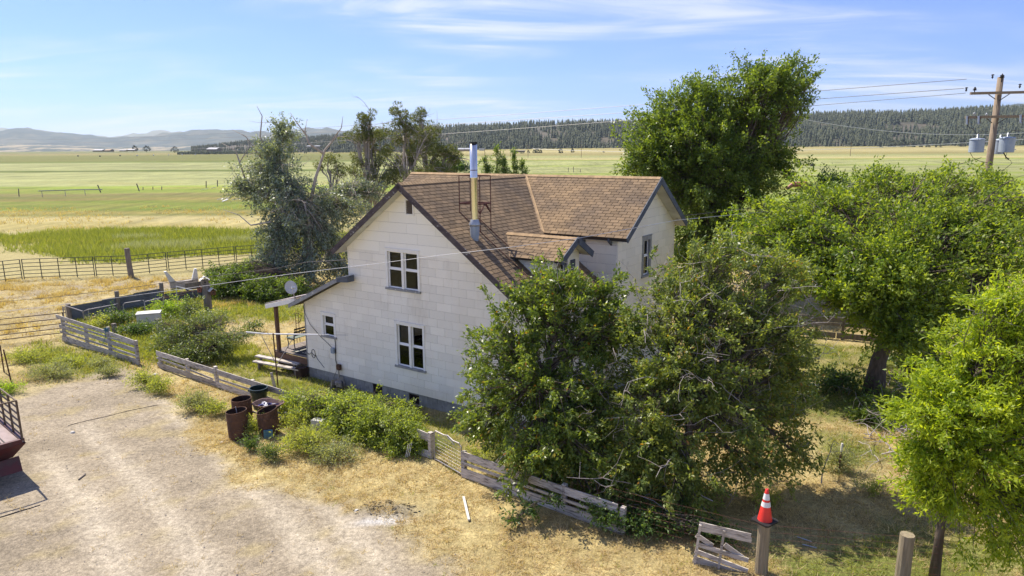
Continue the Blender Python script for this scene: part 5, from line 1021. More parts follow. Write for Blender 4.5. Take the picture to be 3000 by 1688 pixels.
# ================================================================== FENCES AND YARD THINGS
def plank(mb, a, b, z, h, t=.03, tint=None, sag=0): mb.beam((a[0], a[1], z[0] if isinstance(z, tuple) else z), (b[0], b[1], z[1] if isinstance(z, tuple) else z), t, h, t=random.random() if tint is None else tint)
def board_fence(label, pts, posts, rows, post_h, m=None, pm_=None, pw=.11, back=.05, group=None):
    """rows: (z, height, thickness, [(t0, t1, dz0, dz1)...]) boards between the fractions t0..t1 of the run"""
    m = m or M['wood_white']; p0, p1 = np.array(pts[0][:2]), np.array(pts[-1][:2]); d = p1 - p0; L = np.hypot(*d); d = d / L; nn_ = np.array([-d[1], d[0]])
    f = empty('plank_fence', (p0[0], p0[1], 0), label, 'fence', group)
    for t, hgt in posts:
        q = p0 + d * L * t + nn_ * back; MB().beam((q[0], q[1], -.1), (q[0] + random.uniform(-.02, .02), q[1], hgt), pw, pw, up=A3(nn_[0], nn_[1], 0), t=random.random()).obj('post', pm_ or m, f)
    for z, h, th, segs in rows:
        for k, (t0, t1, a, b) in enumerate(segs):
            qa, qb = p0 + d * L * t0 - nn_ * .012 * (k % 2), p0 + d * L * t1 - nn_ * .012 * (k % 2); MB().beam((qa[0], qa[1], z + a), (qb[0], qb[1], z + b), th, h, t=random.random()).obj('board', m, f)
    return f
FA = (gr(184, 999), gr(410, 1071)); FB = (gr(463, 1077), gr(1262, 1345)); FC_ = (gr(1352, 1397), gr(1830, 1571))
board_fence('weathered grey plank fence of four boards along the weedy pen', FA, [(.02, 1.10), (.34, 1.0), (.64, 1.25), (.97, 1.0)],
            [(.14, .25, .03, [(0, .63, .0, 0), (.635, 1, 0, -.02)]), (.41, .08, .03, [(-.02, .64, .02, -.02), (.64, 1, -.02, -.04)]), (.63, .16, .03, [(-.02, .66, .06, .0), (.665, .985, 0, -.02)]), (.84, .07, .03, [(.05, .65, .03, .0), (.66, .97, .0, 0)]), (1.04, .16, .03, [(-.05, .66, .08, -.02), (.67, .97, -.02, -.10)])], 1.1)
board_fence('low whitewashed plank fence running from the arching bush to the vine mound', FB, [(.01, .62), (.145, .72), (.28, .78), (.43, .7), (.60, .6), (.78, .6)],
            [(.12, .20, .03, [(0, .28, 0, 0), (.285, .60, 0, 0), (.605, 1, 0, 0)]), (.34, .06, .03, [(0.0, .14, .06, .02), (.145, .27, .02, -.06), (.29, .43, 0, .0), (.44, .60, -.05, -.12)]), (.60, .20, .03, [(0.0, .145, 0, 0), (.15, .285, 0, 0), (.29, .60, 0, 0), (.605, .88, 0, 0)])], .7)
board_fence('low whitewashed plank fence of three boards below the plum trees', FC_, [(.01, .72), (.35, .74), (.66, .74), (.98, .66)],
            [(.14, .25, .03, [(0, .62, 0, 0), (.625, 1, 0, 0)]), (.39, .07, .03, [(0.005, .40, .02, 0), (.405, 1, 0, -.02)]), (.61, .21, .03, [(0, .34, .02, 0), (.345, .66, 0, 0), (.665, .96, 0, 0)])], .7)
board_fence('grey plank fence in the shade behind the elm', (gr(2215, 972), gr(2700, 1018)), [(.2, 1.0), (.38, 1.05), (.54, 1.0), (.8, 1.0)],
            [(.18, .26, .03, [(0, .5, 0, 0), (.505, 1, 0, 0)]), (.50, .10, .03, [(0, .36, 0, 0)]), (.68, .14, .03, [(0, .52, 0, 0), (.525, 1, 0, 0)]), (.90, .20, .03, [(0, .37, 0, 0), (.375, 1, 0, 0)])], 1.0, M['wood_grey'], M['wood_grey'])
gp_ = gr(1264, 1343); MB().beam((gp_[0], gp_[1], -.1), (gp_[0], gp_[1], .78), .12, .12, up=A3(.7, .7, 0)).obj('gate_post', M['wood_white'])
tag(COL.objects['gate_post'], 'whitewashed square gate post at the end of the vine mound', 'post')
fd_ = unit(gp_ - gr(1222, 1322)); sb = MB().beam(gp_ + A3(-.42, .34, .62), gp_ + A3(-.02, .0, .60), .03, .24); tag(sb.obj('board_stub', M['wood_white']), 'short whitewashed board sticking out of the vine mound', 'board')
# small wire gate
g0, g1 = gr(1275, 1352), gr(1353, 1397); gt = empty('wire_gate', g0, 'small galvanised wire gate with a bent top bar beside the vine mound', 'gate')
gh = .92; fr = [g0, g0 + A3(0, 0, gh - .04), g0 + (g1 - g0) * .05 + A3(0, 0, gh), g0 + (g1 - g0) * .38 + A3(0, 0, gh + .01), g0 + (g1 - g0) * .52 + A3(0, 0, gh + .05), g0 + (g1 - g0) * .72 + A3(0, 0, gh - .02), g0 + (g1 - g0) * .93 + A3(0, 0, gh), g1 + A3(0, 0, gh - .08), g1]
MB().tube(fr, .017, 7).obj('frame', M['galv_dull'], gt); MB().tube([g0 + (g1 - g0) * .45 + A3(0, 0, gh + .04), g0 + (g1 - g0) * .76 + A3(0, 0, gh - .12)], .014, 5).obj('latch_bar', M['galv_dull'], gt)
MB().tube([g0 + A3(0, 0, .08), g1 + A3(0, 0, .08)], .016, 6).obj('bottom_bar', M['galv_dull'], gt)
wm = MB()
for i in range(1, 16): wm.tube([g0 + (g1 - g0) * i / 16 + A3(0, 0, .08), g0 + (g1 - g0) * i / 16 + A3(0, 0, gh)], .0035, 3, False)
for i in range(1, 9): wm.tube([g0 + A3(0, 0, .08 + i * .10), g1 + A3(0, 0, .08 + i * .10)], .0035, 3, False)
tag(wm.obj('wire_mesh', M['galv_dull'], gt), kind='stuff')
# woven wire fence through the posts at right
q0 = gr(1640, 1500); pA, pB = at(2240, 1530, 12.5), at(2668, 1562, 12.05)
p_cone = A3(5.02, 12.45, 0); p_right = A3(7.62, 12.0, 0)
wfn = empty('wire_fence', (.9, 14.9, 0), 'woven wire fence running from the plank fence past the cone post', 'fence')
runs = [A3(1.2, 14.75, 0), A3(2.5, 13.9, 0), A3(4.95, 12.56, 0), A3(7.55, 12.10, 0), A3(10.2, 11.6, 0)]
for k in range(7): MB().tube([p + A3(0, 0, .12 + .15 * k) for p in runs], .0028, 3, False).obj('wire', M['rust_thin'], wfn)
vw = MB()
for i in range(4):
    a, b = runs[i], runs[i + 1]; n = int(np.linalg.norm(b - a) / .16)
    for j in range(n): q = a + (b - a) * j / n; vw.tube([q + A3(0, 0, .12), q + A3(0, 0, 1.02)], .0022, 3, False)
tag(vw.obj('vertical_wires', M['rust_thin'], wfn), kind='stuff')
def round_post(p, h, r, label, m='post_wood', lean=(0, 0), n=14):
    b_ = MB(); rr2 = random.Random(int(p[0] * 100)); b_.tube([p + A3(0, 0, -.1), p + A3(lean[0] * .3, lean[1] * .3, h * .3), p + A3(lean[0] * .7, lean[1] * .7, h * .7), p + A3(lean[0], lean[1], h)], [r * 1.05, r, r * .98, r * .96], n)
    return tag(b_.obj('wood_post', M[m], org=p, smooth=False), label, 'post')
ctop = at(2240, 1527, 12.45)[2]
round_post(p_cone, ctop, .125, 'round wood post carrying the traffic cone'); round_post(p_right, at(2668, 1566, 12.0)[2], .135, 'bare round wood post in front of the bright green tree')
# traffic cone
tcz = ctop; cn = empty('traffic_cone', p_cone + A3(0, 0, tcz), 'red traffic cone with two white bands standing on a wood post', 'traffic cone')
cbx = unit(A3(.8, .55, 0)); cby = A3(-cbx[1], cbx[0], 0); base_ = MB()
w_ = .20; oc = [(w_ * a, w_ * b) for a, b in ((1, .8), (.8, 1), (-.8, 1), (-1, .8), (-1, -.8), (-.8, -1), (.8, -1), (1, -.8))]
base_.prism([p_cone + A3(0, 0, tcz + .002) + cbx * a + cby * b for a, b in oc], A3(0, 0, .035)); base_.obj('base', M['black'], cn)
def cone_r(z): return .142 + (.028 - .142) * (z / .66)
for z0, z1, m_, nm in ((.0, .30, 'cone', 'body'), (.30, .40, 'cone_white', 'lower_band'), (.40, .445, 'cone', 'body'), (.445, .57, 'cone_white', 'upper_band'), (.57, .66, 'cone', 'tip')):
    e = .003 if 'band' in nm else 0; prof = [(cone_r(z0) + e, z0), (cone_r(z1) + e, z1)]
    if nm == 'tip': prof += [(.015, z1 + .004), (.013, z1 - .02)]
    MB().lathe(prof, p_cone + A3(0, 0, tcz + .037), 24).obj(nm, M[m_], cn, smooth=True)
# broken pallet gate
g_o = at(2027, 1690, 12.75); g_o = A3(g_o[0], g_o[1], 0); gTL, gTR = at(2049, 1531, 12.75), at(2203, 1568, 12.42); gx = unit(A3(gTR[0] - gTL[0], gTR[1] - gTL[1], 0)); gz = A3(0, 0, 1.)
tilt = unit(A3(-.03, .03, 1)); gtop = gTL[2]; pg = empty('pallet_gate', (gTL[0], gTL[1], 0), 'broken whitewashed pallet gate leaning on the wire fence left of the cone', 'gate')
Wd = np.hypot(*(gTR - gTL)[:2]); Hd = gtop; sl_ = (gTR[2] - gTL[2]) / Wd
def gq(fx, fz): return A3(gTL[0], gTL[1], 0) + gx * Wd * fx + A3(0, 0, Hd * (1 - fz) + sl_ * Wd * fx)
gn = np.cross(gx, gz)
def gboard(a, b, w, off=0.0, th=.022, nm='board'): MB().beam(gq(*a) - gn * off, gq(*b) - gn * off, th, w, t=random.random()).obj(nm, M['wood_white'], pg)
gboard((.0, .04), (.985, .03), .085, .02); gboard((-.01, .15), (1.0, .135), .10, .02); gboard((-.05, .34), (.28, .50), .10, .05); gboard((.50, .40), (.86, .60), .10, .05); gboard((-.04, .53), (.97, .61), .095, .02)
gboard((-.06, .70), (.97, .86), .095, .02); gboard((-.08, .87), (.99, .98), .10, .02); gboard((-.10, .97), (.9, 1.05), .09, .02)
for x in (.02, .48): gboard((x, .04), (x - .07, 1.02), .05, -.015, .05, 'upright')
# T-post with white top, rusty posts
t_ = gr(2455, 1388); tp = empty('steel_post', t_, 'rusty steel T-post with white painted top in the straw', 'post'); MB().beam(t_ + A3(0, 0, -.1), t_ + A3(.03, 0, .62), .035, .035, up=A3(0, 1, 0)).obj('shaft', M['rust'], tp); MB().beam(t_ + A3(.03, 0, .62), t_ + A3(.035, 0, .86), .045, .04, up=A3(0, 1, 0)).obj('painted_top', M['white_plastic'], tp)
for (x0, y0, x1, y1, lab) in ((12, 1090, 0, 1012, 'thin rusty steel post at the left edge behind the truck'), (33, 1117, 10, 1024, 'leaning rusty steel post right of another at the left edge')):
    b_ = gr(x0, y0); tpt = at(x1, y1, b_[1]); tag(MB().beam(b_ + A3(0, 0, -.1), tpt, .035, .035, up=A3(0, 1, 0)).obj('steel_post', M['rust']), lab, 'post')
# pipe gate at the left
def pipe_panel(name, label, a, b, h, zs, ups, m, r=.022, group=None, cat='fence panel', z0=.05, rr=None):
    o_ = empty(name, a, label, cat, group); a = np.array(a); b = np.array(b)
    for z in zs: MB().tube([a + A3(0, 0, z), b + A3(0, 0, z)], rr or r * .85, 6).obj('rail', m, o_)
    for t in ups: q = a + (b - a) * t; MB().tube([q + A3(0, 0, z0), q + A3(0, 0, h)], r, 6).obj('upright', m, o_)
    return o_
gA, gB = A3(-20.7, 30.9, 0), A3(-26.5, 27.5, 0)
pipe_panel('pipe_gate', 'brown rusted pipe gate with five rails left of the grey plank fence', gA, gB, 1.15, (.18, .40, .62, .86, 1.12), (0.02, .42, .97), M['rail_brown'], .024, cat='gate')
# far corral panels
jn = [(-142, 844), (69, 821), (281, 812), (383, 809), (493, 797), (692, 777), (830, 768)]
J = [gr(*p) for p in jn]
for i in range(6):
    lab = ('green pipe corral panel running out of the picture at far left', 'green pipe corral panel, first whole one from the left edge', 'short green pipe corral panel left of the tall wood post', 'short green pipe corral panel right of the tall wood post', 'green pipe corral panel behind the pale feed trough', 'green pipe corral panel that ends behind the silver tree')[i]
    a, b = J[i], J[i + 1]; e = unit(b - a) * .06; n = (4, 4, 2, 2, 4, 3)[i]
    pipe_panel('corral_panel', lab, a + e, b - e, 1.42, (.18, .42, .66, .90, 1.15, 1.40), [k / n for k in range(n + 1)], M['green_steel'], .028, 'pipe corral panels across the field edge')
b_ = gr(385, 813); bp = empty('wood_post', b_, 'tall weathered wood post in the pipe corral fence', 'post'); MB().tube([b_ + A3(0, 0, -.1), b_ + A3(-.05, 0, .9), b_ + A3(-.08, 0, 2.0)], [.19, .17, .17], 10).obj('post', M['wood_grey'], bp)
# corrugated metal fence and pen frames
cA, cB = gr(206, 942), gr(482, 889); cf = empty('corrugated_fence', cA, 'dull corrugated sheet fence behind the weedy pen', 'fence')
def corr(a, b, z0, z1, k):
    d = unit(b - a); n_ = A3(-d[1], d[0], 0); V = []; N = 22
    for i in range(N + 1):
        z = z0 + (z1 - z0) * i / N; o2 = .012 * (1 if i % 2 else -1); V += [a + n_ * o2 + A3(0, 0, z), b + n_ * o2 + A3(0, 0, z)]
    return MB().add(V, [(2 * i, 2 * i + 1, 2 * i + 3, 2 * i + 2) for i in range(N)])
for k in range(3): corr(cA + (cB - cA) * k / 3.0, cA + (cB - cA) * (k + 1.01) / 3.0, .05, .78 + .05 * k, k).obj('sheet', M['corrugated'], cf)
cC = gr(640, 868); corr(cB + A3(.05, 0, 0), cC, .02, .55, 4).obj('sheet', M['corrugated'], cf)
for t, hgt in ((.0, .9), (.49, 1.15), (.985, 1.2)): q = cA + (cB - cA) * t; MB().tube([q, q + A3(0, 0, hgt)], .11, 8).obj('post', M['wood_grey'], cf)
b_ = gr(1, 1); bf = board_fence('low grey board fence behind the birdhouse post', (gr(545, 865), gr(850, 822)), [(.02, .7), (.5, .7)], [(.5, .42, .03, [(0, 1, 0, 0)])], .7, M['wood_grey'], M['wood_grey'])
def frame(label, pxs, Y, r=.022, m='galv_dull', legs=()):
    o_ = empty('pipe_arch', (at(*pxs[0], Y)[0], Y, 0), label, 'pipe frame', 'bent pipe frames standing in the weedy pen'); P = [at(x, y, Y + i * .0) for i, (x, y) in enumerate(pxs)]; MB().tube(P, r, 7).obj('bent_pipe', M[m], o_)
    for (x, y, zb) in legs: q = at(x, y, Y); MB().tube([q, A3(q[0], q[1], 0)], r * .95, 6).obj('leg', M[m], o_)
frame('thin pale pipe frame at the left corner of the pen', [(183, 941), (187, 900), (192, 896), (242, 912)], 33.0, legs=((183, 897, 0), (190, 897, 0)))
frame('low pale bent pipe over the weeds, left of the pen frames', [(243, 917), (247, 911), (258, 907), (340, 892), (345, 889)], 33.6, legs=((258, 907, 0), (243, 915, 0)))
frame('double pale pipe arch standing behind the white box', [(364, 957), (361, 893), (366, 888), (410, 881), (421, 880), (424, 892), (424, 940)], 33.4, legs=((424, 900, 0), (364, 940, 0)))
frame('pale pipe arch joined to a grey post right of the white box', [(425, 884), (470, 873), (476, 870), (480, 872), (476, 940)], 34.2, legs=((473, 900, 0),))
frame('small brown pipe loop above the bright weeds', [(482, 885), (483, 873), (540, 864), (546, 868), (545, 893)], 35.0, .022, 'rust', legs=((482, 885, 0), (545, 893, 0)))
frame('tall brown bent pipe frame left of the birdhouse post', [(475, 872), (500, 866), (560, 853), (568, 855), (571, 870), (572, 905)], 35.6, .024, 'rust', legs=((572, 900, 0),))
frame('white pipe reaching back from the tall brown frame', [(515, 839), (564, 850)], 36.5, .02, 'white_plastic', legs=((516, 840, 0),))
for (x, y0, y1, Y, rad, lab) in ((463, 935, 1000, 31.5, .11, 'grey wood post in front of the white box'), (333, 948, 1003, 31.2, .10, 'short grey post behind the middle of the plank fence')):
    q = at(x, y0, Y); p = A3(q[0], q[1], 0); tag(MB().beam(p + A3(0, 0, -.1), q, rad * 1.6, rad * 1.6, up=A3(.4, 1, 0)).obj('wood_post', M['wood_grey'], org=p), lab, 'post')
# white enamel box in the weeds
wb = at(437, 930, 32.6); bx = unit(A3(.86, .32, 0)); by = A3(-bx[1], bx[0], 0); b_ = MB().box(A3(wb[0], wb[1], .34), (1.02, .62, .62), bx, by)
wbo = empty('white_box', A3(wb[0], wb[1], 0), 'dusty white chest like box among the weeds of the pen', 'box'); b_.obj('body', M['white_box'], wbo); MB().box(A3(wb[0], wb[1], .68), (1.08, .68, .05), bx, by).obj('lid', M['white_box'], wbo)
# birdhouse post and its houses
bp_ = gr(612, 922); round_post(bp_, 1.62, .20, 'thick grey log post carrying the birdhouses', 'wood_grey', n=12)
def birdhouse(c, w, h, label, m_roof, m_body, rot=.4, d=None):
    d = d or w; o_ = empty('birdhouse', c, label, 'birdhouse'); X = A3(math.cos(rot), math.sin(rot), 0); Y_ = A3(-math.sin(rot), math.cos(rot), 0)
    MB().box(c + A3(0, 0, h / 2), (w, d, h), X, Y_).obj('box', m_body, o_)
    MB().prism([c + X * sx * w * .5 + Y_ * sy * d * .5 + A3(0, 0, h) for sx, sy in ((0, -1), (0, 1), (0, 1), (0, -1))][:2] + [c + Y_ * d * .5 + A3(0, 0, h + w * .45), c - Y_ * d * .5 + A3(0, 0, h + w * .45)], X * .01).obj('gable', m_body, o_)
    for s_ in (-1, 1): MB().prism([c + X * s_ * w * .72 + Y_ * d * .7 * k + A3(0, 0, h - .03) for k in (-1, 1)] + [c + Y_ * d * .7 * k + A3(0, 0, h + w * .48) for k in (1, -1)], A3(0, 0, .025)).obj('roof_board', m_roof, o_)
    MB().tube([c - Y_ * (d * .5 + .002) + A3(0, 0, h * .55), c - Y_ * (d * .5 - .02) + A3(0, 0, h * .55)], w * .14, 10).obj('entrance_hole', M['black'], o_)
birdhouse(bp_ + A3(-.05, 0, 1.62), .34, .24, 'grey birdhouse with pale roof on top of the thick post', M['white_box'], M['wood_grey'], .5)
birdhouse(bp_ + A3(.36, -.14, 1.10), .26, .22, 'small birdhouse with pale roof on the right side of the thick post', M['white_box'], M['rust'], .7)
birdhouse(bp_ + A3(-.33, -.05, 1.22), .20, .22, 'little red-brown birdhouse on the left side of the thick post', M['rust'], M['machine_red'], .2)
# pale feed trough with two upright ends
tA, tB = gr(500, 849), gr(583, 840); tr_ = empty('feed_trough', tA, 'old whitewashed trough frame with two upright ends in the corral', 'trough'); td = unit(tB - tA); tn = A3(-td[1], td[0], 0)
MB().prism([tA + A3(0, 0, .08), tB + A3(0, 0, .02), tB + A3(0, 0, .50), tA + td * .9 + A3(0, 0, .46), tA + A3(0, 0, .48)], tn * .30).obj('side', M['wood_white'], tr_)
for q, s_, lean in ((tA, 1, -.22), (tB, -1, -.06)):
    MB().prism([q + td * s_ * .0 + A3(0, 0, .42), q + td * s_ * .38 + A3(0, 0, .42), q + td * (s_ * .10 + lean) + A3(0, 0, 1.16), q + td * (-s_ * .04 + lean) + A3(0, 0, 1.14)][::s_], tn * .20).obj('end_board', M['white_plastic'], tr_)
# rope on the fence, hose ring
rp = at(331, 968, 29.0); b_ = MB(); rr = random.Random(3); FAm = FA[0] + (FA[1] - FA[0]) * .645
b_.tube([FAm + A3(rr.uniform(-.13, .13), -.06 + rr.uniform(-.05, .05), 1.16 + rr.uniform(-.09, .09)) for i in range(16)], .022, 5); b_.tube([FAm + A3(-.02, -.08, 1.1), FAm + A3(-.08, -.07, .8), FAm + A3(-.2, -.07, .55)], .014, 5)
tag(b_.obj('rope', M['rope']), 'teal rope knotted over the top of the grey plank fence', 'rope')
ha = MB(); hc = gr(1213, 1345); hc = A3(-2.95, 17.75, .25)
for k in range(3): ha.tube([hc + A3(.05 * k + .10 * math.sin(t) * .5, 0, .22 * math.sin(t) + .02 * k) for t in np.linspace(-1.2, 1.3, 9)], .010, 5)
tag(ha.obj('hose_loops', M['white_plastic']), 'white hose loops hanging out of the vine mound', 'hose')
# clothes line pole
pc = gr(815, 1136); cp = empty('clothesline_pole', pc, 'dark clothesline pole with white cross pipe in the front yard', 'clothesline')
ztop = at(812, 977, pc[1])[2]; MB().tube([pc + A3(0, 0, -.1), pc + A3(-.03, 0, ztop)], .024, 7).obj('pole', M['rust'], cp)
e0, e1 = at(721, 973, pc[1] + .2), at(933, 981, pc[1] - .2); MB().tube([e0, e0 + (e1 - e0) * .25 + A3(0, 0, -.04), e1], .026, 7).obj('cross_pipe', M['white_plastic'], cp)
for (x, y) in ((767, 985), (862, 984)): MB().tube([at(x, y, pc[1]), at(811, 1070, pc[1])], .013, 5).obj('brace', M['galv_dull'], cp)
cl2 = MB()
for k, (x, y) in enumerate(((721, 973), (765, 977))): cl2.tube([at(x, y, pc[1]), at(x - 50, y + 1, pc[1] + 1.2), at(x - 150, y + 2, pc[1] + 3)], .006, 3, False)
cl2.tube([e1, at(1020, 982, pc[1] - .6)], .006, 3, False); tag(cl2.obj('clothesline_wire', M['cable']), 'thin clothesline wires strung from the white cross pipe', 'wire')
ws = at(805, 1098, 23.5); MB().beam(A3(ws[0] - .02, ws[1], -.05), A3(ws[0] - .12, ws[1], .62), .09, .05, up=A3(0, 1, 0)).obj('stake', M['wood_white']); tag(COL.objects['stake'], 'short whitewashed stake beside the clothesline pole', 'stake')
# ---- barrels
def barrel(c, h, r, label, cut=0.0, lean=(0, 0), mm='rust', dirx=(1, 0)):
    o_ = empty('oil_barrel', c, label, 'barrel'); N = 32; Z = unit(A3(lean[0], lean[1], 1)); X = unit(np.cross(A3(0, 1, 0), Z)); Y_ = np.cross(Z, X)
    ribs = [(1, 0), (1, .32), (1.025, .335), (1.03, .345), (1.025, .355), (1, .37), (1, .65), (1.025, .665), (1.03, .675), (1.025, .685), (1, .70), (1, .985), (1.02, .99), (1.02, 1.0)]
    V = []; prof = [(a * r, z) for a, z in ribs] + [(r * .965, 1.0), (r * .965, .06), (.0, .06)]
    for a, z in prof:
        for j in range(N):
            q = 2 * PI * j / N; zz = z * h - (cut * (.5 - .5 * (math.cos(q) * dirx[0] + math.sin(q) * dirx[1])) * max(0, (z - .7) / .3)); V.append(c + a * (math.cos(q) * X + math.sin(q) * Y_) + zz * Z)
    k1 = len(ribs); F1 = [(i * N + j, i * N + (j + 1) % N, (i + 1) * N + (j + 1) % N, (i + 1) * N + j) for i in range(k1) for j in range(N)]
    F2 = [((i) * N + j, (i) * N + (j + 1) % N, (i + 1) * N + (j + 1) % N, (i + 1) * N + j) for i in range(0, 2) for j in range(N)]
    MB().add(V[:(k1 + 1) * N], F1).obj('shell', M[mm], o_); MB().add(V[k1 * N:], F2).obj('inside', M['rust_dark'], o_); return o_
d1, d2, d3 = gr(700, 1282), gr(789, 1272), gr(713, 1240)
d1 = gr(701, 1280); barrel(d1, .86, .295, 'rusty open barrel nearest the dirt yard, left of its pair', .03, (-.03, 0)); barrel(d2, .86, .30, 'rusty open barrel with slanted rim, in front of the wheelbarrow', .14, (-.02, .0), dirx=(1, .3)); barrel(d3, .84, .30, 'rusty open barrel behind the two nearer ones', .03)
st_ = MB().tube([d1 + A3(.02, 0, .5), d1 + A3(-.05, .05, .95)], .012, 5); tag(st_.obj('rod', M['galv_dull']), 'grey rod standing inside the nearest rusty barrel', 'rod')
cb = gr(800, 1305); tag(MB().box(d2 + A3(.10, -.34, .14), (.26, .05, .26), unit(A3(1, .2, 0)), unit(A3(-.2, 1, .3))).obj('blue_scrap', M['rope']), 'pale blue scrap leaning against the foot of the right barrel', 'scrap')
# dustbin
db = gr(762, 1197); bb = empty('dustbin', db, 'dark green plastic dustbin against the whitewashed fence', 'dustbin'); 
MB().lathe([(.20, 0), (.235, .30), (.27, .62), (.30, .63), (.30, .665), (.275, .67), (.275, .70), (.305, .705), (.305, .735), (.265, .735), (.22, .10), (0, .10)], db, 24).obj('bin', M['bin_green'], bb, smooth=False)
for s_ in (-1, 1): MB().beam(db + A3(s_ * .30, 0, .60), db + A3(s_ * .34, 0, .66), .10, .03).obj('handle', M['bin_green'], bb)
# wheelbarrow
wbp = gr(790, 1233); wr = empty('wheelbarrow', wbp, 'old wheelbarrow with rust-pink tray full of blue and white rubbish', 'wheelbarrow')
ax_ = unit(A3(.93, -.36, 0)); ay_ = A3(-ax_[1], ax_[0], 0); zt_b = .60
def ring(a, b, z, n=28, p=3.2, dx=0): return [wbp + ax_ * (dx + a * np.sign(math.cos(t)) * abs(math.cos(t)) ** (2 / p)) + ay_ * (b * np.sign(math.sin(t)) * abs(math.sin(t)) ** (2 / p)) + A3(0, 0, z) for t in np.linspace(0, 2 * PI, n, endpoint=False)]
def rings(rs__): n = len(rs__[0]); return MB().add([p for r in rs__ for p in r], [(i * n + j, i * n + (j + 1) % n, (i + 1) * n + (j + 1) % n, (i + 1) * n + j) for i in range(len(rs__) - 1) for j in range(n)] + [tuple((len(rs__) - 1) * n + j for j in range(n))])
rings([ring(.24, .17, zt_b - .26), ring(.24, .17, zt_b - .262), ring(.47, .33, zt_b), ring(.49, .35, zt_b), ring(.49, .35, zt_b + .012), ring(.465, .325, zt_b + .012), ring(.25, .18, zt_b - .24)]).obj('tray', M['barrow'], wr)
for s_ in (-1, 1):
    MB().beam(wbp + ax_ * .62 + ay_ * s_ * .08 + A3(0, 0, .22), wbp - ax_ * .85 + ay_ * s_ * .28 + A3(0, 0, .36), .04, .05).obj('handle', M['wood_white'], wr); MB().tube([wbp - ax_ * .25 + ay_ * s_ * .22 + A3(0, 0, .34), wbp - ax_ * .35 + ay_ * s_ * .24], .015, 6).obj('leg', M['rust'], wr)
MB().lathe([(.10, -.04), (.19, -.04), (.20, 0), (.19, .04), (.10, .04)], wbp + ax_ * .62 + A3(0, 0, .2), 20, ax_, A3(0, 0, 1), ay_).obj('wheel', M['black'], wr)
for k, (mm, nm, lab, n, zz) in enumerate((('white_cloth', 'plastic_bags', 'crumpled white plastic rubbish lying in the wheelbarrow tray', 14, .50), ('blue_cloth', 'blue_wrappers', 'crumpled blue wrappers lying among the rubbish in the wheelbarrow', 10, .52), ('black', 'black_lump', 'black lump between the rubbish at the back of the wheelbarrow', 2, .50))):
    b_ = MB(); rr = random.Random(30 + k)
    for i in range(n):
        c = wbp + ax_ * rr.uniform(-.24, .28) + ay_ * rr.uniform(-.15, .16) + A3(0, 0, zz + rr.uniform(-.03, .05)); r = rr.uniform(.05, .10); q = [c + A3(rr.gauss(0, 1), rr.gauss(0, 1), rr.gauss(0, .5)) * r * .8 for _ in range(6)]
        b_.add(q, [(0, 1, 2), (0, 2, 3), (1, 2, 4), (2, 3, 5), (0, 4, 5), (3, 4, 5), (1, 3, 5)])
    tag(b_.obj(nm, M[mm]), lab, 'rubbish', kind='stuff')
# blocks, planks and bits on the ground
cbk = gr(935, 1262); cbo = empty('concrete_block', cbk, 'pale concrete blocks stacked in the weeds before the fence', 'concrete block'); MB().box(cbk + A3(0, 0, .30), (.38, .26, .14), unit(A3(.95, -.3, 0)), unit(A3(.3, .95, 0))).obj('block', M['concrete'], cbo); MB().box(cbk + A3(-.03, 0, .12), (.36, .30, .20), unit(A3(.95, -.2, 0)), unit(A3(.2, .95, 0))).obj('block', M['concrete'], cbo)
pa, pb_ = gr(1358, 1461), gr(1374, 1529); tag(MB().beam(pa + A3(0, 0, .05), pb_ + A3(0, 0, .05), .055, .03).obj('loose_board', M['white_box']), 'single pale board lying on the straw near the ash patch', 'board')
for (a, b, r, m_, lab) in (((230, 1405), (250, 1390), .02, 'wood_grey', 'short grey stick lying on the dirt near the truck'), ((2335, 1575), (2378, 1590), .012, 'galv', 'thin pale rod lying in the shaded straw right of the cone'), ((2351, 1597), (2392, 1608), .012, 'galv', 'second thin pale rod below the other one right of the cone'), ((0, 1518), (118, 1478), .012, 'cable_dark', 'dark cable trailing over the dirt beside the truck'), ((200, 1247), (462, 1187), .008, 'cable_dark', 'long thin dark wire lying across the dirt yard')):
    A_, B_ = gr(*a), gr(*b); q = np.linspace(0, 1, 12)[:, None]; P = A_ + (B_ - A_) * q; P[:, 2] = near_h(P[:, 0], P[:, 1]) + r; tag(MB().tube(P, r, 5).obj('stick' if r > .015 else 'ground_wire', M[m_]), lab, 'stick' if r > .015 else 'wire')
# stones
for (x, y, s_, lab) in ((213, 1268, .09, 'pale flat stone in the middle of the dirt yard'), (650, 1297, .06, 'pale stone left of the nearest barrel'), (455, 1098, .10, 'white stone at the foot of the fence gap'), (1150, 1470, .07, 'pale stone behind the ash patch'), (1045, 1496, .06, 'pale stone left of the ash patch')):
    c = gr(x, y); v = []; rr = random.Random(x)
    for k in range(8): a = k * PI / 4; v.append(c + A3(math.cos(a), math.sin(a), 0) * s_ * rr.uniform(.7, 1.2))
    top = [c + (p - c) * .6 + A3(0, 0, s_ * .45) for p in v]; tag(MB().add(v + top, [(i, (i + 1) % 8, 8 + (i + 1) % 8, 8 + i) for i in range(8)] + [tuple(range(8, 16))]).obj('stone', M['concrete']), lab, 'stone')
# ---- flatbed truck corner with stake rack
tc_ = at(47, 1174, 16.75); TX = unit(A3(-.62, .785, 0)); TY = unit(A3(-.785, -.62, 0))     # TX: along the side, away; TY: across the tail, to the left
cor = at(72, 1303, 16.6); cor = A3(-12.72, 16.6, cor[2]); bedz = cor[2]
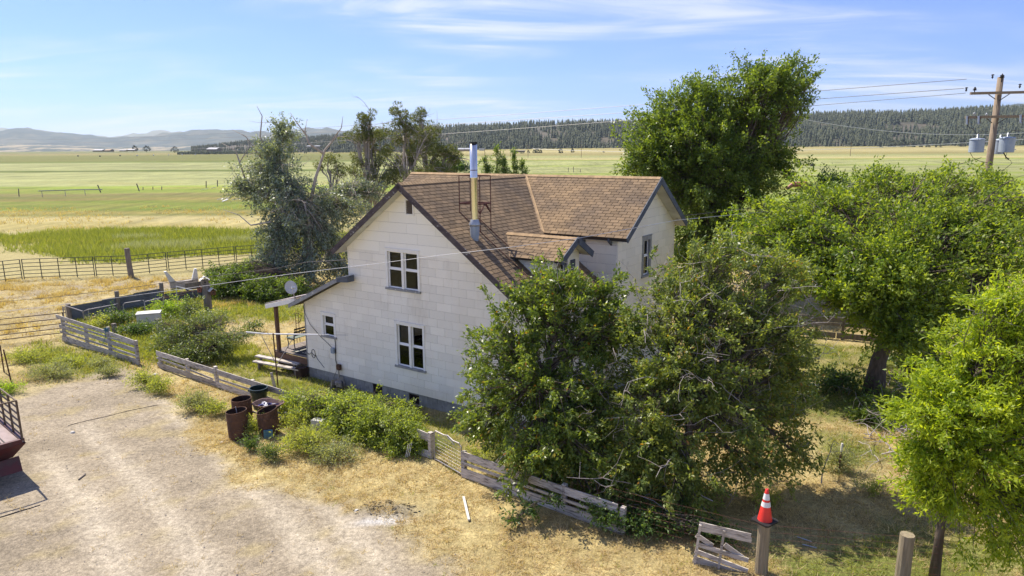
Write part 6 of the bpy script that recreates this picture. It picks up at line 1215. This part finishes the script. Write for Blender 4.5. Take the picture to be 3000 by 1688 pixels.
# sighted directions of the top rail decide the truck's heading
s1 = at(0, 1147, 17.7); s2 = at(0, 1193, 16.3); TX = unit(A3(*(s1 - tc_)[:2], 0)); TY = unit(A3(*(s2 - tc_)[:2], 0)); TY = unit(TY - TX * (TX @ TY)); topz = tc_[2]; cor = A3(tc_[0], tc_[1], 0)
trk = empty('flatbed_truck', cor, 'dark red flatbed truck corner with stake rack at the left edge', 'truck'); BZ = 1.02
def tk(a, b, z): return cor + TX * a + TY * b + A3(0, 0, z)
MB().prism([tk(-.02, -.02, BZ), tk(4.6, -.02, BZ), tk(4.6, 2.3, BZ), tk(-.02, 2.3, BZ)], A3(0, 0, .05)).obj('deck', M['deck'], trk)
MB().beam(tk(0, .0, BZ + .03), tk(4.6, 0, BZ + .03), .10, .14).obj('side_rail', M['maroon'], trk); MB().beam(tk(0, .02, BZ + .03), tk(0, 2.3, BZ + .03), .10, .14).obj('tail_rail', M['maroon'], trk)
MB().prism([tk(-.06, -.06, BZ - .02), tk(-.06, 2.3, BZ - .02), tk(.18, 2.3, BZ - .40), tk(.18, .22, BZ - .40)], TX * .06).obj('tail_apron', M['maroon'], trk)
MB().prism([tk(-.05, -.06, BZ - .02), tk(4.6, -.06, BZ - .02), tk(4.6, .22, BZ - .38), tk(.2, .22, BZ - .38)], TY * .05).obj('side_apron', M['maroon'], trk)
MB().prism([tk(.02, .12, BZ - .36), tk(.02, 2.2, BZ - .36), tk(-.12, 2.2, BZ - .72), tk(-.12, .12, BZ - .72)], TX * .04).obj('mud_flap', M['maroon'], trk)
MB().box(tk(2.3, 1.15, BZ - .22), (4.4, 1.2, .25), TX, TY).obj('chassis', M['black'], trk)
for b in (.28, 2.0): MB().lathe([(.18, -.14), (.42, -.14), (.46, -.08), (.46, .08), (.42, .14), (.18, .14)], tk(1.4, b, .46), 24, TX, A3(0, 0, 1), TY).obj('wheel', M['black'], trk)
for k, a in enumerate((0, .75, 1.5, 2.25, 3.0)): MB().beam(tk(a, .0, BZ + .05), tk(a, 0, topz), .045, .045, up=TX).obj('stake', M['rail_brown'], trk)
for k in range(6): MB().beam(tk(0, 0, BZ + .2 + (topz - BZ - .2) * k / 5), tk(3.0, 0, BZ + .2 + (topz - BZ - .2) * k / 5), .03, .03).obj('rack_rail', M['rail_brown'], trk)
MB().beam(tk(0, 0, topz), tk(0, 2.2, topz), .035, .035).obj('rack_rail', M['rail_brown'], trk); MB().beam(tk(0, 2.2, BZ), tk(0, 2.2, topz), .045, .045, up=TX).obj('stake', M['rail_brown'], trk)
for k, b in enumerate((.35, .43)): MB().beam(tk(.1, b, BZ + .065), tk(2.6, b, BZ + .065), .02, .02).obj('deck_strip', M['black'], trk)
ch = MB(); rr = random.Random(8); ch.tube([tk(.55 + .12 * math.sin(i * 1.7), .45 + i * .045, BZ + .09 + .02 * (i % 2)) for i in range(14)], .022, 5); tag(ch.obj('chain', M['black']), 'black chain heaped on the truck bed', 'chain')

# ================================================================== POWER LINE
PB = A3(23.35, 34, 0); PT = at(2932, 226, 34); pole = empty('utility_pole', PB, 'weathered wooden utility pole with two crossarms and transformers at right', 'utility pole')
MB().tube([PB, PB + (PT - PB) * .5, PT], [.19, .165, .13], 14).obj('pole', M['pole_wood'], pole, smooth=True)
def pat(px, py, Y=33.75): return at(px, py, Y)
MB().beam(pat(2843, 274), pat(3100, 268), .10, .12).obj('crossarm', M['pole_wood'], pole); MB().beam(pat(2829, 344), pat(3100, 339), .10, .12).obj('crossarm', M['pole_wood'], pole)
for a, b in (((2896, 277), (2916, 291)), ((2961, 273), (2928, 295)), ((2890, 347), (2906, 360)), ((2956, 341), (2922, 362))): MB().beam(pat(*a, 33.85), pat(*b, 33.85), .03, .03).obj('arm_brace', M['cable_dark'], pole)
def insul(c, m, s_=1.0, nm='insulator'): MB().lathe([(.02, -.2), (.02, -.05), (.07, -.05), (.09, -.02), (.05, .0), (.075, .03), (.03, .06), (.04, .10), (.0, .11)], c, 10).obj(nm, m, pole) if s_ == 1 else MB().lathe([(a * s_, b * s_) for a, b in [(.02, -.2), (.02, -.05), (.07, -.05), (.09, -.02), (.05, .0), (.075, .03), (.03, .06), (.0, .11)]], c, 10).obj(nm, m, pole)
insul(pat(2856, 262), M['black']); insul(pat(2936, 224), M['black'], 1.3); insul(pat(2854, 334), M['galv'], .8); insul(pat(2890, 336), M['galv'], .8)
MB().tube([PT, pat(2936, 226)], .03, 6).obj('top_pin', M['black'], pole)
for (x, y) in ((2833, 348), (2867, 348), (2990, 345)):
    MB().tube([pat(x, y - 8, 33.6), pat(x - 1, y + 17, 33.55)], .045, 8).obj('fuse_cutout', M['galv'], pole); MB().tube([pat(x + 4, y - 6, 33.6), pat(x + 4, y + 14, 33.6)], .02, 6).obj('fuse_tube', M['rust'], pole)
def transformer(px0, px1, py0, py1, Y):
    c = at((px0 + px1) / 2, py1, Y); t = at((px0 + px1) / 2, py0, Y); r = (px1 - px0) / 2 / FPX * Y; h = t[2] - c[2]; b_ = MB().lathe([(0, 0), (r * .95, 0), (r, .02), (r, h * .98), (r * 1.08, h * .985), (r * 1.08, h), (r * .8, h + .05), (.08, h + .07)], c, 24)
    o_ = b_.obj('transformer', M['zinc_blue'], pole, smooth=False); MB().lathe([(.035, 0), (.06, .03), (.04, .06), (.06, .09), (.04, .12), (.055, .15), (.02, .2)], c + A3(0, 0, h + .06), 8).obj('bushing', M['galv'], o_)
    for k in (.2, .8): MB().tube([c + A3(r * .9, 0, h * k), c + A3(r + .25, .15, h * k)], .02, 5).obj('bracket', M['galv'], o_)
transformer(2840, 2878, 409, 447, 33.6); transformer(2927, 2966, 405, 447, 33.5); transformer(2912, 2938, 411, 452, 34.5)
def droop(pxs, Y, r=.012, m='cable_dark', nm='jumper_wire'): MB().tube([at(x, y, Y) for x, y in pxs], r, 4).obj(nm, M[m], pole)
droop([(2833, 367), (2842, 375), (2850, 378), (2862, 392)], 33.6); droop([(2862, 392), (2875, 384), (2895, 385)], 33.6); droop([(2842, 447), (2850, 462), (2870, 472), (2905, 480)], 33.5); droop([(2950, 447), (2945, 465), (2960, 470), (2965, 478), (2945, 495), (2930, 502)], 33.5); droop([(2940, 447), (2948, 462), (2956, 466)], 33.4, .03); droop([(2955, 392), (2965, 382), (2990, 384)], 33.6)
def span(label, a, b, sag, r, m, n=40, cat='power line', group=None):
    q = np.linspace(0, 1, n)[:, None]; P = a + (b - a) * q; P[:, 2] -= (4 * sag * q * (1 - q))[:, 0]; return tag(MB().tube(P, r, 4, False).obj('overhead_wire', M[m], org=a), label, cat, group)
span('topmost overhead wire running from the pole top across the sky', pat(2832, 232), at(-60, 405, 186), 1.3, .015, 'cable'); span('middle overhead wire just below the topmost one', pat(2824, 259), at(-60, 416, 186), 1.2, .015, 'cable'); span('lowest of the three long overhead wires, meeting the hills at left', pat(2829, 273), at(-60, 451, 120), .9, .012, 'cable')
for (x, y, lab) in ((2908, 224, 'small dark insulator on the wire left of the pole top'), (2831, 262, 'small dark insulator hanging at the left wire end'), (2988, 252, 'small dark insulator on the wire right of the pole')):
    c = at(x, y, 33.2); tag(MB().lathe([(.01, .10), (.06, .08), (.07, .05), (.02, .03), (.05, -.04), (.0, -.12)], c, 8).obj('line_insulator', M['black'], org=c), lab, 'insulator')
span('dark service cable sagging from the pole behind the elm', at(2875, 462, 33.7), at(2000, 632, 26.5), .35, .015, 'cable_dark', cat='cable')
P_ = [at(2700, 560, 30), at(2300, 615, 27), at(1985, 645, 23.0), at(1700, 697, 19.6), at(1500, 724, 19.0), at(1300, 747, 19.6), at(1100, 773, 20.8), at(850, 803, 23), at(620, 835, 26), at(300, 878, 30), at(-60, 921, 34)]
tag(MB().tube(P_, .0075, 4, False).obj('overhead_wire', M['cable_pale'], org=P_[0]), 'pale wire crossing in front of the gable wall from right to left', 'cable')
P_ = [hw(2.45, -.1, 4.72), at(900, 768, 29.5), at(800, 788, 30.5), at(600, 812, 31.5), at(350, 848, 33), at(150, 872, 34), at(-60, 888, 36)]; tag(MB().tube(P_, .011, 4, False).obj('overhead_wire', M['cable_dark'], org=P_[0]), 'dark cable running left from the upper wall corner over the corral', 'cable')
span('pale far wire sagging in front of the forested ridge', at(2330, 345, 90), at(3050, 386, 90), 1.1, .035, 'cable_pale'); span('pale wire along the foot of the forested ridge', at(1560, 436, 240), at(3050, 405, 160), 2.0, .05, 'cable_pale')

# ================================================================== FAR FIELD THINGS
from mathutils.bvhtree import BVHTree
def bvh_of(o_): me = o_.data; return BVHTree.FromPolygons([tuple(v.co) for v in me.vertices], [tuple(p.vertices) for p in me.polygons])
bv = bvh_of(ridge_o)
def on_ridge(x, y):
    h = bv.ray_cast(Vector((x, y, 2000)), Vector((0, 0, -1))); return h[0][2] if h[0] is not None else None
def conifer_mesh(pts, hs, rng, sides=5, tiers=4):
    """pts (n,3), hs heights -> ragged stacked cones"""
    n = len(pts); V = []; F = []; base = 0; q = 2 * PI * np.arange(sides) / sides; TT = []
    for k in range(tiers):
        z0 = hs * (.06 + .22 * k); z1 = hs * (.45 + .183 * k); r = hs * (.20 - .045 * k) * rng.uniform(.8, 1.2, n)
        a = q[None] + rng.uniform(0, 6, (n, 1)); rr_ = r[:, None] * rng.uniform(.65, 1.3, (n, sides)); ring_ = np.stack([pts[:, 0:1] + rr_ * np.cos(a), pts[:, 1:2] + rr_ * np.sin(a), (pts[:, 2] + z0)[:, None] + rng.uniform(-.05, .05, (n, sides)) * hs[:, None]], -1)
        tip = np.stack([pts[:, 0] + rng.normal(0, .015, n) * hs, pts[:, 1], pts[:, 2] + z1], -1)[:, None]; v = np.concatenate([ring_, tip], 1); V.append(v.reshape(-1, 3)); b = base + np.arange(n)[:, None] * (sides + 1); j = np.arange(sides)
        F.append(np.stack([b + j, b + (j + 1) % sides, b + sides + 0 * j], -1).reshape(-1, 3)); base += n * (sides + 1); TT.append(np.repeat(rng.uniform(0, .9, n) * .7 + .08 * k, sides))
    return np.vstack(V), np.vstack(F), np.clip(np.concatenate(TT), 0, 1)
rg = rs_(77); N = 30000; ys_ = rg.uniform(1225, 2080, N); pxs = rg.uniform(560, 3150, N); xs_ = (pxs - 1500) / FPX * ys_ * 1.02
dens = .55 + .6 * fbm(xs_, ys_, 160, 3) - .55 * sstep(1330, 1230, ys_); gap = fbm(xs_ * 1.0, ys_ * .5, 70, 9); keep = (rg.random(N) < dens) & (gap > .37) & (fbm(xs_, ys_ * .6, 26, 19) > .30)
keep &= ~((ys_ > 1900) & (rg.random(N) < .3)); pts, hs = [], []
for x, y in zip(xs_[keep][:15500], ys_[keep][:15500]):
    z = on_ridge(x, y)
    if z is not None: pts.append((x, y, z - .5)); hs.append(1)
pts = np.array(pts); hs = rg.uniform(11, 23, len(pts)) * (.8 + .4 * fbm(pts[:, 0], pts[:, 1], 90, 12)); left = sstep(-250, -450, pts[:, 0]); hs *= 1 - .55 * left
V, F, T = conifer_mesh(pts, hs, rg); tag(mesh_obj('forest', V, F, T, M['conifer']), kind='stuff')
# low wood in front of the far left farms
N = 2600; pxs = rg.uniform(560, 1420, N); ys_ = rg.uniform(1080, 1250, N); kp = fbm(pxs * 3, ys_, 120, 5) > .48; pxs, ys_ = pxs[kp], ys_[kp]; pts = np.stack([(pxs - 1500) / FPX * ys_ * 1.02, ys_, ground_h((pxs - 1500) / FPX * ys_ * 1.02, ys_) - .3], -1)
V, F, T = conifer_mesh(pts, rg.uniform(3, 8, len(pts)), rg, 6, 3); tag(mesh_obj('scrub_wood', V, F, T, M['conifer_dot']), kind='stuff')
N = 900; pxs = rg.uniform(700, 1260, N); ys_ = rg.uniform(2500, 2900, N)
def dot_tree(px, py, h, w_, lab):
    b_ = gr(px, py); Y = min(b_[1], 1190) if py < 446 else b_[1]; b_ = at(px, py, Y); rng = rs_(px); root = empty('field_juniper', b_, lab, 'tree', 'dark junipers dotted along the far field edge')
    n = 150; v = unit(rng.normal(0, 1, (n, 3))); c = b_ + A3(0, 0, h * .52) + v * (rng.uniform(.2, 1, n) ** .5)[:, None] * A3(w_ / 2, w_ / 2, h * .5); c[:, :2] = b_[:2] + (c[:, :2] - b_[:2]) * (1.1 - .6 * (c[:, 2:3] - b_[2]) / h)
    quads_obj('crown', leaf_quads(c, v, h * .26, h * .16, rng), rng.uniform(0, .9, n), M['conifer_dot'], root); MB().tube([b_, b_ + A3(0, 0, h * .5)], h * .04, 5).obj('trunk', M['bark'], root)
for px, py, h, w_, lab in ((2186, 432, 0, 0, ''), (2580, 441, 7, 6, 'round dark juniper at the far field edge, first right of the tall tree'), (2614, 434, 12, 14, 'broad dark juniper clump at the far field edge'), (2645, 432, 12, 13, 'second broad dark juniper right of the first clump'), (2668, 440, 13, 13, 'large pale-footed juniper left of the three small ones'), (2697, 440, 8, 6, 'small juniper, first of three in a row at the far edge'), (2717, 440, 9, 8, 'middle juniper of three in a row at the far edge'), (2748, 440, 11, 9, 'pointed juniper left of the utility pole'), (2818, 432, 9, 12, 'low dark juniper just left of the utility pole'),
    (1565, 451, 5, 4, 'tiny juniper of a pair on the middle field'), (1573, 451, 7, 4, 'taller juniper of a pair on the middle field'), (1584, 451, 5, 4, 'small dark juniper beside the taller one mid field'), (1643, 451, 6, 6, 'conical juniper alone on the middle field'), (1677, 450, 6, 4, 'narrow juniper left of the tall tree on the middle field'), (1548, 451, 4, 5, 'low bushy juniper left of the trio mid field'), (1395, 446, 9, 11, 'round tree beside the farm building left of the stovepipe'), (1530, 452, 3, 5, 'low shrub juniper near the long dark shed'), (1768, 450, 3, 3, 'tiny juniper at the edge of the tall tree'), (513, 445, 8, 14, 'rounded farm tree left of the white roofed barn'), (396, 442, 8, 9, 'farm tree between the two pale barns'), (430, 443, 8, 14, 'dark farm tree cluster in the middle of the far farms')):
    if h: dot_tree(px, py, h, w_, lab)
def far_shed(label, px0, px1, py, wh, roof_h, mw, mr, Y=None, dep=9):
    a = gr(px0, py); Y = Y or min(a[1], 1150); a = at(px0, py, Y); b = at(px1, py, Y); o_ = empty('farm_building', a, label, 'building'); X = unit((b - a) * A3(1, 1, 0)); Yv = A3(-X[1], X[0], 0); L = np.linalg.norm(b - a); zz = a[2]
    MB().prism([a, a + X * L, a + X * L + Yv * dep, a + Yv * dep], A3(0, 0, wh)).obj('wall', mw, o_); e = .6
    for s_, y0, y1 in ((0, -e, dep / 2), (1, dep + e, dep / 2)): MB().prism([a + X * -e + Yv * y0 + A3(0, 0, wh), a + X * (L + e) + Yv * y0 + A3(0, 0, wh), a + X * (L + e) + Yv * y1 + A3(0, 0, wh + roof_h), a - X * e + Yv * y1 + A3(0, 0, wh + roof_h)], A3(0, 0, .25)).obj('roof', mr, o_)
    for g_ in (a, a + X * L): MB().prism([g_ + A3(0, 0, wh), g_ + Yv * dep + A3(0, 0, wh), g_ + Yv * dep / 2 + A3(0, 0, wh + roof_h)], X * .2).obj('gable', mw, o_)
far_shed('long grey barn, leftmost of the distant farm', 272, 298, 445, 2.10, 1.32, M['far_wall'], M['far_roof'], 1100, 14); far_shed('barn with tan roof beside the leftmost grey one', 307, 322, 445, 2.10, 1.80, M['far_wall'], M['far_tan'], 1100, 12); far_shed('small low shed among the distant farm trees', 350, 368, 444, 1.68, 0.84, M['far_wall'], M['far_roof'], 1120, 8)
far_shed('white shed between the distant farm trees', 374, 393, 443, 1.82, 1.08, M['far_wall'], M['far_roof'], 1120, 9); far_shed('big white roofed barn left of the silver tree', 606, 634, 444, 3.15, 2.40, M['far_wall'], M['far_roof'], 1050, 20); far_shed('long open shed with pale roof beyond the silver tree', 899, 935, 433, 2.10, 0.90, M['far_wall'], M['far_roof'], 1080, 12); far_shed('small farm house with pale roof left of the stovepipe', 1343, 1380, 443, 1.82, 1.32, M['far_tan'], M['far_roof'], 780, 10)
far_shed('white van sized shed right of the stovepipe', 1404, 1418, 442, 1.68, 0.30, M['white_box'], M['far_roof'], 780, 5); far_shed('long low dark shed on the middle field', 1497, 1538, 447, 1.19, 0.42, M['far_wall'], M['far_wall'], 640, 5)
# long brown tank / log by the roof ridge
lg = at(1290, 474, 150); tag(MB().tube([at(1291, 474, 150), at(1335, 474, 150)], [.55, .55], 10).obj('fallen_tank', M['rust'], org=lg), 'long rusty tank lying beyond the roof ridge', 'tank')
lgs = bpy.data.objects['fallen_tank']
ts = MB().tube([A3(at(1296, 474, 150)[0], 150, 0), at(1296, 474, 150)], .4, 6).tube([A3(at(1330, 474, 150)[0], 150, 0), at(1330, 474, 150)], .4, 6).obj('leg', M['rust'], lgs)
bq = at(1320, 482, 140); bq[2] = 0; tree('field_bush', 'dark bush beside the rusty tank beyond the ridge', 'shrub', bq, [bq, bq + A3(0, 0, 1)], .1, [(at(1318, 478, 140), (3, 1.5, 1.3), 50), (at(1345, 490, 138), (3.5, 1.5, 1.1), 50), (at(1280, 490, 138), (2, 1.5, 1.1), 30)], 20, M['leaf_dark'], M['bark'], 301, (.5, .3), .6)
# hay bales
def bale(px, py, w_, h, m, lab): c = gr(px, py); s_ = w_ / 2; b_ = MB().box(c + A3(0, 0, h / 2), (w_, w_ * .5, h), unit(A3(1, .25, 0)), unit(A3(-.25, 1, 0))); tag(b_.obj('hay_bale', m, org=c), lab, 'hay bale', 'hay bales on the mown field')
bale(2314, 513, .9, .85, M['hay_pale'], 'pale end of the paired hay bales right of the tall tree'); bale(2325, 513, 1.5, .85, M['hay'], 'dark hay bale of the pair right of the tall tree'); bale(2379, 487, 1.9, .95, M['hay'], 'dark hay bale lying farther out right of the tall tree')
mc = gr(2335, 556); mo = empty('farm_machine', mc, 'faded red farm machine half hidden behind the bushes', 'machine'); MB().tube([mc + A3(-2.0, 0, .2), mc + A3(-1.0, 0, 1.0), mc + A3(1.8, 0, 1.1)], [.3, .5, .5], 8).obj('drum', M['machine_red'], mo); MB().box(mc + A3(1.6, .3, .55), (2.6, 1.2, 1.1)).obj('body', M['rust'], mo); MB().beam(mc + A3(-1.6, .3, 1.8), mc + A3(.9, .3, 1.35), .10, .12).obj('bar', M['white_plastic'], mo)
lgp = gr(2630, 560); tag(MB().tube([lgp + A3(-1.2, 0, .35), lgp + A3(2.0, 0, .45)], [.25, .3], 8).obj('log', M['wood_grey'], org=lgp), 'pale fallen log in the field above the elm', 'log')
# small white stand on legs, far posts, wheel line
sc = gr(826, 520); so = empty('feeder', sc, 'white box on legs in the field behind the silver tree', 'feeder'); zf_ = 1.1; MB().box(sc + A3(0, 0, 1.9), (2.2, 1.6, 1.0)).obj('box', M['white_box'], so)
for sx in (-1, 1):
    for sy in (-1, 1): MB().tube([sc + A3(sx, sy * .7, 0), sc + A3(sx, sy * .7, 1.5)], .1, 5).obj('leg', M['wood_grey'], so)
def field_post(px, pyb, pyt, lab, r=.12, dx=0): b_ = gr(px, pyb); t = at(px + dx, pyt, b_[1]); tag(MB().tube([b_, t], r, 6).obj('field_post', M['wood_grey'], org=b_), lab, 'post', 'old wooden posts out in the field')
for px, b, t, lab, dx in ((56, 576, 553, 'leftmost dark post of the field fence', -2), (295, 564, 542, 'leaning post at the right end of the wheel line', -9), (408, 560, 538, 'leaning post right of the wheel line', -8), (474, 557, 546, 'short post between leaning and upright pair', 0), (604, 550, 531, 'left post of the upright pair near the silver tree', 0), (637, 547, 528, 'right post of the upright pair near the silver tree', 0), (448, 556, 547, 'thin short post left of the short one', 0), (419, 557, 548, 'thin short post just right of the second leaning one', 0), (1680, 505, 489, 'dark fence post in the field right of the saplings', 0), (1665, 504, 491, 'second dark fence post right of the saplings', 0), (1700, 505, 496, 'third short post right of the saplings', 0)): field_post(px, b, t, lab, .11 if t < 545 else .08, dx)
_ORD = ['first', 'second', 'third', 'fourth', 'fifth', 'sixth', 'seventh', 'eighth', 'ninth', 'tenth', 'eleventh', 'twelfth']
for i in range(12): field_post(1378 + i * 9.4, 500, 490 + (i % 2), _ORD[i] + ' short dark post from the left in the row above the roof ridge', .09)
wl2 = empty('wheel_line', gr(110, 576), 'long thin pipe on low legs, left side of the field', 'irrigation pipe'); a, b = at(112, 560, 127), at(300, 555, 133); MB().tube([a, (a + b) / 2 + A3(0, 0, .05), b], .09, 6).obj('pipe', M['galv_dull'], wl2)
for px in (122, 190, 248): q = at(px, 560 - (px - 112) * .027, 127 + (px - 112) / 31); MB().tube([q, A3(q[0], q[1], 0)], .05, 5).obj('leg', M['galv_dull'], wl2)
for (px, py, w_, ang, lab) in ((655, 587, 2.0, .3, 'white broken plank lying in the field, crossed with another'), (660, 592, 1.4, 1.3, 'white plank piece under the crossed one in the field'), (697, 588, 1.8, 0, 'pale plank lying right of the crossed planks'), (600, 558, 1.3, .1, 'small pale plank between the posts and silver tree'), (626, 554, 1.2, -.3, 'pale plank behind the upright post pair'), (660, 563, 1.2, -.2, 'pale plank nearest the silver tree'), (681, 574, 1.0, 0, 'tiny pale plank left of the silver tree')):
    c = gr(px, py) + A3(0, 0, .15); X = A3(math.cos(ang), math.sin(ang), 0); tag(MB().beam(c - X * w_ / 2, c + X * w_ / 2 + A3(0, 0, .25), .25, .08).obj('field_plank', M['white_plastic'], org=c), lab, 'plank')
# far utility poles
for px, pyb, pyt, lab in ((1703, 452, 427, 'thin distant utility pole left of the tall tree'), (2492, 444, 418, 'thin distant utility pole right of the tall tree'), (1547, 440, 425, 'faint distant pole beyond the saplings'), (1420, 452, 437, 'faint distant pole right of the stovepipe')):
    Y = 560; b_ = at(px, pyb, Y); t = at(px, pyt, Y); b2 = A3(b_[0], Y, 0); po = empty('distant_pole', b2, lab, 'utility pole'); MB().tube([b2, A3(b_[0], Y, t[2])], .17, 5).obj('pole', M['wood_brown'], po); MB().beam(A3(b_[0] - 1.2, Y, t[2] - .7), A3(b_[0] + 1.2, Y, t[2] - .7), .15, .15).obj('crossarm', M['wood_brown'], po)
# cattle like dots: white sprinkler risers on the far green field
for i, (px, py) in enumerate(((229, 459), (293, 460), (352, 458), (402, 458), (450, 457), (494, 456), (534, 455), (572, 455))):
    c = gr(px, py); tag(MB().lathe([(.5, 0), (.9, .6), (.9, 1.2), (.3, 1.9), (0, 2.0)], c, 8).obj('sprinkler_wheel', M['white_box'] if i > 2 else M['black'], org=c), _ORD[i] + (' small wheel from the left of the far irrigation line, pale' if i > 2 else ' small wheel from the left of the far irrigation line, dark'), 'wheel', 'wheels of the far irrigation line')
